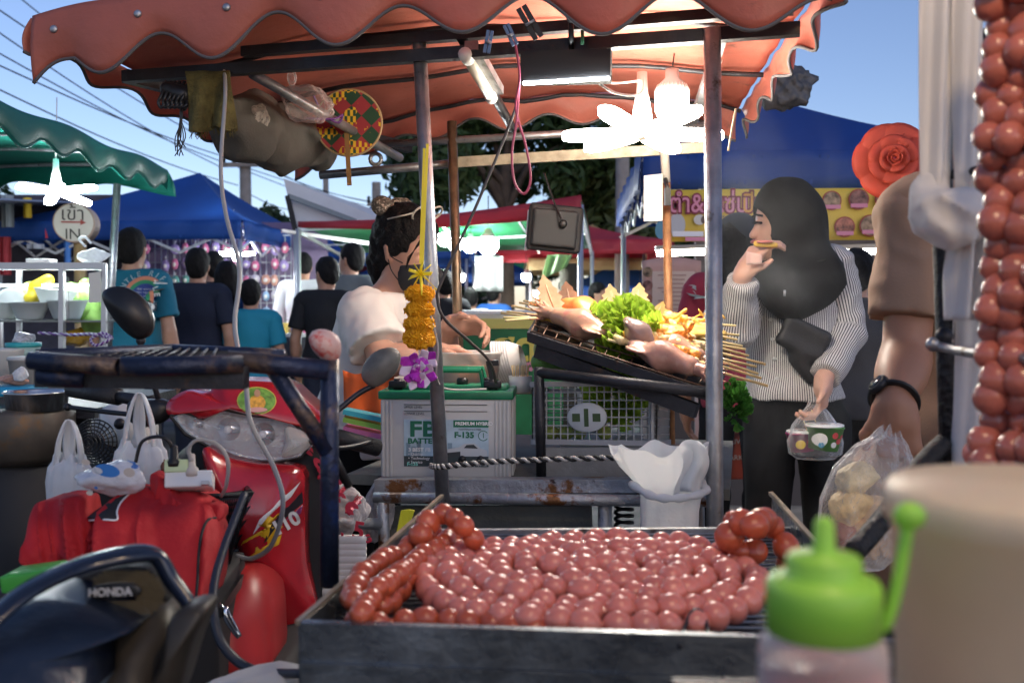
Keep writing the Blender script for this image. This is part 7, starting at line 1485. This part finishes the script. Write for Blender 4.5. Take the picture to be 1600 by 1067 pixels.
bag('film',None,[(1274,628,8,.5),(1274,645,22,.8),(1274,665,36,.8),(1274,690,44,.5),(1274,708,42,.4),(1274,716,30,.3)],film('cup bag film',(.9,.9,.9),.05,.08,25,.5),3.0,.75,.05,8,parent=hb,seed=6)
mb_=thing('takeaway_bag','large clear bag of snacks held by the man in brown','bag',W(1350,860,1.62))
bag('film',None,[(1392,672,12,1.2),(1378,695,40,1.2),(1366,730,62,1),(1352,780,70,.8),(1345,830,68,.6),(1342,868,60,.5),(1340,888,40,.4)],film('takeaway film',(.88,.86,.82),.16,.10,35,.7),1.60,.5,.05,9,parent=mb_,seed=8)
for i,(x,y,c) in enumerate(((1335,790,(.70,.48,.18)),(1380,800,(.62,.42,.2)),(1325,840,(.28,.09,.05)),(1362,845,(.55,.33,.14)),(1395,835,(.50,.32,.18)),(1345,750,(.68,.55,.3)))): crumple('snack_pack',None,W(x-8,y,1.61),(.04,.026,.04),M('snack %d'%i,c,.45,var=.35,vs=30,bump=.5),30+i,20,parent=mb_)
# ---- sauce bottle and container on the near shelf
sb=thing('sauce_bottle','squeeze bottle with bright green nozzle cap and red sauce','bottle',W(1286,1067,.47)); d_=.47; u=S(1,d_); c=W(1286,985,d_)
mgc=M('lime plastic',(.30,.62,.06),.42,sss=.1,sssr=.005)
B().lathe([(88*u,0),(89*u,70*u),(84*u,82*u),(60*u,88*u),(58*u,90*u),(58*u,112*u),(54*u,120*u),(20*u,124*u),(17*u,130*u),(15*u,172*u),(9*u,180*u),(0,180*u)],c,40).obj('cap',mgc,sb)
B().tube(spline([c+Vector((80*u,0,6*u)),c+Vector((95*u,-10*u,14*u)),c+Vector((112*u,-10*u,70*u)),c+Vector((126*u,-8*u,150*u)),c+Vector((130*u,-8*u,178*u))],7),[10*u]*29,10).obj('cap_strap',mgc,sb); B().ball(c+Vector((131*u,-8*u,184*u)),(25*u,20*u,22*u),16,12).obj('nozzle_stopper',mgc,sb)
B().lathe([(96*u,-260*u),(100*u,-240*u),(100*u,-40*u),(97*u,-18*u),(88*u,-4*u),(84*u,0)],c,40).obj('bottle',film('bottle plastic',(.72,.60,.55),.32,.3,8,.05),sb); B().lathe([(0,-255*u),(94*u,-255*u),(95*u,-62*u),(0,-62*u)],c,32).obj('sauce',M('red sauce',(.50,.07,.03),.35),sb)
cn=thing('plastic_container','large cloudy beige plastic container beside the sauce bottle','container',W(1620,1067,.52)); c=W(1625,1085,.52); u=S(1,.52)
B().lathe([(0,-60*u),(205*u,-60*u),(212*u,-30*u),(225*u,270*u),(236*u,276*u),(236*u,318*u),(226*u,332*u),(0,336*u)],c,56).obj('tub',M('beige plastic',(.86,.70,.50),.4,var=.08,vs=9,translucent=.3,sss=.1,sssr=.01),cn)
lm=thing('hanging_bulb','warm bulb lamp on a bracket above the sausage cart','lamp',(.27,.30,1.98))
B().lathe([(0,-.06),(.03,-.055),(.045,-.02),(.045,.01),(.03,.045),(.018,.06)],(.27,.30,1.98),20).obj('bulb',M('warm lamp glow',(1,.9,.8),.4,emit=(1,.72,.42),es=75),lm); B().lathe([(.02,.055),(.022,.10),(.012,.12),(0,.12)],(.27,.30,1.98),14).obj('socket',m_white,lm); B().tube(spline([(.27,.30,2.10),(.32,.6,2.3),(.52,1.22,2.25)],6),.005,6).obj('cord',m_bk,lm)
nsf=thing('near_shelf','steel shelf in front of the tray holding bottle and container','shelf',(.3,.6,.6)); B().box((.33,.52,W(1286,1067,.47).z-.082),(.22,.16,.006)).obj('top',m_dark,nsf,smooth=False); 
for x,y in ((.13,.40),(.53,.40),(.13,.66),(.53,.66)): B().tube([(x,y,0),(x,y,W(1286,1067,.47).z-.09)],.012,8).obj('leg',m_bs,nsf)
# ================= middle-distance stall furniture and goods
# accessory wall under the blue tent
aw=thing('display_grid','wire display grid hung with small pouches under the blue tent','display rack',(-3.2,9.8,0))
b=B(); x0,x1=W(215,0,9.7).x,W(450,0,9.7).x
for i in range(25): x=x0+(x1-x0)*i/24; b.tube([(x,9.75,.5),(x,9.75,1.95)],.006,5)
for i in range(12): z=.5+1.45*i/11; b.tube([(x0,9.75,z),(x1,9.75,z)],.006,5)
b.obj('grid',m_alu,aw); B().box(((x0+x1)/2,10.05,1.1),((x1-x0)/2+.3,.02,1.0)).obj('back_sheet',M('mauve sheet',(.20,.15,.24),.8,var=.2,vs=3),aw,smooth=False)
cols=[('pink',(.62,.16,.28)),('lilac',(.36,.26,.5)),('yellow',(.7,.5,.12)),('pale blue',(.3,.45,.6)),('white',(.65,.6,.62)),('green',(.12,.32,.26)),('peach',(.68,.36,.26))]
rr=random.Random(3); protos={}
k=0
for j in range(7):
    for i in range(15):
        if rr.random()<.12: continue
        n_,c=cols[rr.randrange(len(cols)) if j>1 else (i+j)%2]
        x=x0+(x1-x0)*(i+.5)/15+rr.uniform(-.01,.01); z=1.82-.155*j+rr.uniform(-.015,.015)
        if (n_) not in protos:
            t=thing('hanging_pouch','','pouch'); s=B(); s.ball((0,0,0),(.042,.022,.05),12,9); o=s.obj('pouch',M('pouch '+n_,c,.5,var=.3,vs=40),t,local=True); B().tube([(0,0,.05),(.004,0,.085)],.004,5).obj('loop',m_white,t,local=True); B().ball((0,-.02,-.005),(.02,.006,.02),8,6).obj('charm',M('charm',(.75,.7,.6),.5),t,local=True); protos[n_]=t
        else: t=copy_tree(protos[n_])
        t.location=(x,9.70,z); t.scale=(rr.uniform(.8,1.15),1,rr.uniform(.8,1.2)); tag(t,n_+' little pouch hanging on the accessory display grid','pouch','pouches hanging under the blue tent')
ct=thing('goods_table','long table of wrapped pastel goods under the blue tent','table',(-2.9,9.2,0)); tz=W(440,520,9.0).z; xa,xb=W(215,0,9).x,W(490,0,9).x
B().box(((xa+xb)/2,9.1,tz-.02),((xb-xa)/2,.35,.02)).obj('top',m_white,ct,smooth=False); B().sheet(lambda u,v:Vector((xa+(xb-xa)*u,8.74+.012*math.sin(u*60),tz-.03-.55*v)),90,2,.003).obj('skirt',M('dark skirt',(.04,.04,.05),.8),ct)
for x in (xa+.05,xb-.05): B().bar((x,9.1,0),(x,9.1,tz-.04),.04,.04,up=(0,1,0)).obj('leg',m_alu,ct,smooth=False)
for i in range(34):
    n_,c=cols[rr.randrange(len(cols))]; x=xa+(xb-xa)*(i+.5)/34; tag(B().box((x,8.95+.18*(i%2),tz+.035+.01*(i%3)),(.03,.06,.035+.012*(i%3)),rot=rr.uniform(-.3,.3),bev=.008).obj('goods_packet',M('packet '+n_,c,.35,var=.3,vs=30)),n_+' wrapped packet on the goods table','packet',group='packets on the goods table')
# middle stall with green board
ms=thing('food_stall','low stall with white top and green lettered front behind the cart','market stall',(W(775,0,4.2).x,4.3,0)); xa,xb=W(716,0,4.1).x,W(880,0,4.1).x; tz=W(0,486,4.1).z
B().box(((xa+xb)/2,4.35,tz-.01),((xb-xa)/2,.28,.012)).obj('top',m_white,ms,smooth=False); 
for i in range(2): B().box((xa+(xb-xa)*(.27+.46*i),4.25,tz-.045),((xb-xa)*.21,.2,.035),bev=.02).obj('ice_box',M('cream lidded box',(.66,.60,.42),.45),ms)
zb,zt=W(0,580,4.05).z,W(0,514,4.05).z
B().box(((xa+xb)/2,4.06,(zt-.55+zt)/2),((xb-xa)/2,.012,.275)).obj('front_board',M('board green',(.015,.17,.06),.5,var=.25,vs=12),ms,smooth=False); B().box(((xa+xb)/2,4.05,zt+.022),((xb-xa)/2,.01,.02)).obj('yellow_strip',M('strip yellow',(.70,.62,.16),.5),ms,smooth=False)
text('สด',.15,M('letter yellow',(.72,.62,.12),.5),frame(W(805,545,4.03),(1,0,0),(0,0,1)),ms,bold=.006)
for x,y in ((788,566),(800,578),(828,572)): 
    for q in range(5): o=disc(W(x,y,4.035)+Vector((.013*math.cos(q*1.257),0,.013*math.sin(q*1.257))),.009,(1,0,0),(0,0,1),8).obj('flower_print',M('flower pink',(.7,.3,.4),.5),ms)
for x in (xa+.03,xb-.03): B().bar((x,4.35,0),(x,4.35,tz-.03),.03,.03,up=(0,1,0)).obj('leg',m_alu,ms,smooth=False)
# yellow food banner under right tent
yb=thing('food_banner','yellow food menu banner with Thai lettering under the blue tent','banner',W(1220,340,4.9)); BD=4.88
q=[W(1036,297,BD),W(1036,378,BD),W(1470,376,BD-.05),W(1470,292,BD-.05)]
def bq(px,py,o=0): return W(px,py,BD-.05*(px-1036)/434)+Vector((0,-o,0))
B().sheet(lambda u,v:bq(1036+434*u,297-4*u+81*v)+Vector((0,.008*math.sin(u*19),0)),40,4,.004).obj('sheet',M('banner yellow',(.72,.50,.06),.55,var=.08,vs=3),yb)
pkm=M('letter pink',(.70,.25,.35),.5); mrn=M('letter maroon',(.22,.015,.04),.5); orm=M('letter orange',(.75,.33,.05),.5)
for s_,x,mt in (('ตำ&ยำ',1088,pkm),('แซ่น',1140,pkm),('ปีจะ',1182,orm)):
    text(s_,.125,mrn,frame(bq(x,320,.013),(1,0,0),(0,0,1)),yb,bold=.010,ext=.001,squash=.82); text(s_,.125,mt,frame(bq(x,320,.018),(1,0,0),(0,0,1)),yb,bold=.001,ext=.001,squash=.82)
text('รสเด็ด',.03,M('letter navy',(.03,.05,.15),.5),frame(bq(1140,340,.014),(1,0,0),(0,0,1)),yb)
fm=[M('dish %d'%i,c,.6,var=.8,vs=38) for i,c in enumerate(((.30,.20,.12),(.22,.10,.08),(.32,.13,.08),(.38,.28,.22),(.45,.16,.10)))]; rgm=M('dish rim',(.35,.05,.03),.5)
for i,(x,y,r_) in enumerate(((1298,314,15),(1340,312,16),(1380,312,15),(1420,313,15),(1318,355,16),(1358,353,17),(1398,354,16),(1440,354,16))):
    B().lathe([(0,.002),(S(r_,BD),.002),(S(r_,BD),-.002)],bq(x,y,.016),24,rot=Matrix.Rotation(PI/2,3,'X')).obj('dish_rim',rgm,yb,smooth=False); B().lathe([(0,.002),(S(r_-2,BD),.002),(S(r_-2,BD),-.002)],bq(x,y,.019),24,rot=Matrix.Rotation(PI/2,3,'X')).obj('dish_picture',fm[i%5],yb,smooth=False)
    B().box(bq(x,y+10,.022),(S(13,BD),.001,S(3,BD))).obj('dish_caption',pkm,yb,smooth=False)
# person picture, cup picture on banner (generic)
for (dx,dy,rx,ry,mt) in ((1057,352,13,18,M('pic shirt',(.5,.5,.5),.6)),(1053,330,7,9,M('pic skin',(.55,.33,.24),.6)),(1053,324,7,5,M('pic hair',(.08,.05,.04),.6)),(1092,344,9,8,M('pic cup',(.65,.62,.55),.6)),(1098,344,4,6,M('pic drink',(.12,.07,.05),.6)),(1032,360,9,14,M('pic blue',(.12,.3,.4),.6))):
    disc(bq(dx,dy,.014+.001*(dy%5)),S(rx,BD),(1,0,0),(0,0,1),18,sy=ry/rx).obj('picture',mt,yb)
B().box(bq(1074,366,.016),(S(24,BD),.001,S(4,BD))).obj('caption',wi,yb,smooth=False); B().box(bq(1088,374,.016),(S(18,BD),.001,S(3,BD))).obj('caption',pkm,yb,smooth=False)
# menu board
mb2=thing('menu_board','pink printed menu board standing beside the yellow banner stall','menu board',W(1045,500,4.75)); 
B().sheet(lambda u,v:W(1003+92*u,408+112*v-6*math.sin(u*PI)*(1-v),4.75),8,8,.01).obj('board',M('menu pink',(.55,.33,.27),.6,var=.15,vs=4),mb2); B().box(W(1052,466,4.735),(S(33,4.73),.002,S(42,4.73))).obj('panel',M('menu cream',(.66,.52,.42),.6),mb2,smooth=False)
for i in range(11): B().box(W(1050+(i%3)*2,430+6.6*i,4.73),(S(22-(i%3)*4,4.73),.001,S(1.0,4.73))).obj('print_line',M('menu ink',(.45,.28,.24),.6),mb2,smooth=False)
for i in range(5): B().lathe([(0,.002),(S(8,4.74),.002),(S(8,4.74),-.002)],W(1012,425+21*i,4.735),16,rot=Matrix.Rotation(PI/2,3,'X')).obj('dish_picture',fm[i],mb2,smooth=False)
for x in (1008,1090): B().bar(W(x,515,4.76),Vector((W(x,515,4.76).x,4.76,0)),.02,.02,up=(0,1,0)).obj('leg',m_alu,mb2,smooth=False)
for i,(px,py,d,w,lb_) in enumerate(((1075,394,5.6,48,'warm tube lamp lit under the left half of the yellow banner'),(1352,393,5.4,44,'warm tube lamp lit under the right half of the yellow banner'))):
    t=thing('tube_lamp',lb_,'lamp',W(px,py,d)); B().tube([W(px-w,py+1,d),W(px+w,py-2,d)],.02,10).obj('tube',m_led,t); B().bar(W(px-w-3,py-6,d),W(px+w+3,py-9,d),.05,.025).obj('batten',m_white,t,smooth=False)
ct2=thing('stall_counter','dark counter with bottles under the yellow banner','counter',(1.9,5.9,0)); B().box((1.75,5.9,.45),(.95,.25,.45)).obj('counter',M('counter dark',(.07,.06,.06),.6),ct2,smooth=False); B().box((1.75,5.9,.92),(1.0,.3,.02)).obj('top',m_alu,ct2,smooth=False); B().box((2.1,7.1,1.0),(.8,.02,1.0)).obj('back_sheet',M('back sheet',(.16,.14,.15),.8,var=.2),ct2,smooth=False)
for i in range(10): x=.95+.17*i; tag(B().lathe([(.03,0),(.032,.12),(.012,.17),(.012,.2),(0,.2)],(x,5.8+.05*(i%2),.942),12).obj('bottle',M('bottle %d'%(i%3),((.3,.05,.03),(.25,.2,.05),(.05,.15,.06))[i%3],.2)),('red','amber','green')[i%3]+' sauce bottle on the counter under the banner','bottle',group='bottles on the banner stall counter')
# red shop sign low between legs
lo=thing('orange_crate','orange-red plastic crate with white lettering on the pavement','crate',W(1155,730,4.3)); B().box(W(1152,706,4.3),(.09,.12,.10),bev=.01).obj('box',M('crate red',(.55,.10,.06),.5,var=.1),lo); text('DELIVERY',.03,mw_,frame(W(1152,690,4.17),(1,0,0),(0,0,1)),lo); text('MARKET',.03,mw_,frame(W(1152,715,4.17),(1,0,0),(0,0,1)),lo)
# green umbrella, stalls, counters far
gu=thing('green_umbrella','grey-green market umbrella beyond the goods table','umbrella',(W(420,0,15).x,15,0)); c=W(420,440,15); B().lathe([(0,.0),(.25,-.06),(.5,-.2),(.51,-.24)],c,16).obj('canopy',M('umbrella green',(.20,.27,.2),.7),gu); B().tube([c,(c.x,15,0)],.02,8).obj('pole',m_alu,gu)
for i,(px,d,c,lb_) in enumerate(((690,12,(.5,.5,.5),'pale far counter under the hanging bulbs'),(800,12.5,(.35,.45,.3),'greenish far counter right of the bulbs'),(585,14,(.25,.25,.3),'grey far counter under the small blue tent'),(930,13.5,(.5,.42,.3),'beige far counter under the beige tent'))):
    x=S(px-800,d); t=thing('market_counter',lb_,'counter',(x,d,0)); B().box((x,d,.45),(.7,.3,.45)).obj('base',M('counter %d'%i,c,.6,var=.2),t,smooth=False); B().box((x,d-.02,.92),(.75,.35,.02)).obj('top',m_white,t,smooth=False)
    for k in range(7): B().ball((x-.6+.2*k,d-.1,.99),(.07,.07,.06),8,6).obj('produce',M('produce %d'%(k%4),((.6,.3,.05),(.2,.4,.08),(.6,.08,.05),(.6,.5,.3))[k%4],.5),t)
for i,(px,py,d) in enumerate(((822,432,13),(840,458,14),(905,472,13.5),(760,440,15),(650,455,15),(1000,470,14),(560,455,16),(720,432,13))):
    bulb(px,py,d,.06,'small far lamp glowing among the distant stalls',.5,m_led if i%2 else m_ledw,'far lamps among the stalls')
hs=thing('hanging_sheet','pale plastic sheet hung beside the far bulbs','sheet',W(765,440,8)); B().sheet(lambda u,v:W(742+44*u,400+55*v,8.2)+Vector((0,.04*math.sin(u*9),0)),14,6,.003).obj('sheet',M('pale sheet',(.6,.62,.6),.5,translucent=.4),hs)
hs=thing('hanging_sheet','pale green plastic bag hung under the solar panel','sheet',W(875,420,7.5)); B().sheet(lambda u,v:W(855+40*u-10*v,398+40*v-20*u*v,7.5)+Vector((0,.04*math.sin(u*9),0)),14,6,.003).obj('sheet',M('pale green sheet',(.45,.62,.35),.5,translucent=.4),hs)
tg=thing('gas_post','dark bundled post behind the peach fins','post',(W(888,0,7.6).x,7.6,0)); B().tube([W(888,412,7.6),Vector((W(892,0,7.6).x,7.6,0))],.07,10).obj('post',M('dark bundle',(.08,.07,.05),.8,bump=.5),tg)
# ================= smoke drifting from the grill
def smoke(name,label,pts,rad,dens,mat):
    pass
ms_=bpy.data.materials.new('grill smoke'); ms_.use_nodes=True; n_=ms_.node_tree; n_.nodes.remove(n_.nodes['Principled BSDF']); pv_=n_.nodes.new('ShaderNodeVolumePrincipled'); pv_.inputs['Color'].default_value=(.9,.9,.92,1)
tc=n_.nodes.new('ShaderNodeTexCoord'); mp=n_.nodes.new('ShaderNodeMapping'); mp.inputs['Scale'].default_value=(3.2,2.2,1.7); n_.links.new(tc.outputs['Object'],mp.inputs[0]); nz=n_.nodes.new('ShaderNodeTexNoise'); nz.inputs['Scale'].default_value=1.6; nz.inputs['Detail'].default_value=3; nz.inputs['Distortion'].default_value=1.2; n_.links.new(mp.outputs[0],nz.inputs['Vector'])
mr=n_.nodes.new('ShaderNodeMapRange'); mr.inputs[1].default_value=.48; mr.inputs[2].default_value=.8; mr.inputs[4].default_value=1.0; n_.links.new(nz.outputs[0],mr.inputs[0])
gr=n_.nodes.new('ShaderNodeTexGradient'); gr.gradient_type='SPHERICAL'; mp2=n_.nodes.new('ShaderNodeMapping'); n_.links.new(tc.outputs['Object'],mp2.inputs[0]); n_.links.new(mp2.outputs[0],gr.inputs[0])
c=W(1235,510,2.45); rx,ry,rz_=.30,.45,.62
mp2.vector_type='TEXTURE'; mp2.inputs['Location'].default_value=c; mp2.inputs['Scale'].default_value=(rx,ry,rz_)
m1=n_.nodes.new('ShaderNodeMath'); m1.operation='MULTIPLY'; n_.links.new(mr.outputs[0],m1.inputs[0]); n_.links.new(gr.outputs['Fac'],m1.inputs[1]); m2=n_.nodes.new('ShaderNodeMath'); m2.operation='MULTIPLY'; m2.inputs[1].default_value=.9; n_.links.new(m1.outputs[0],m2.inputs[0]); n_.links.new(m2.outputs[0],pv_.inputs['Density']); n_.links.new(pv_.outputs[0],n_.nodes['Material Output'].inputs['Volume'])
so_=B().ball(c,(rx,ry,rz_),20,14).obj('smoke',ms_); tag(so_,kind='stuff'); ms_.cycles.volume_step_rate=3
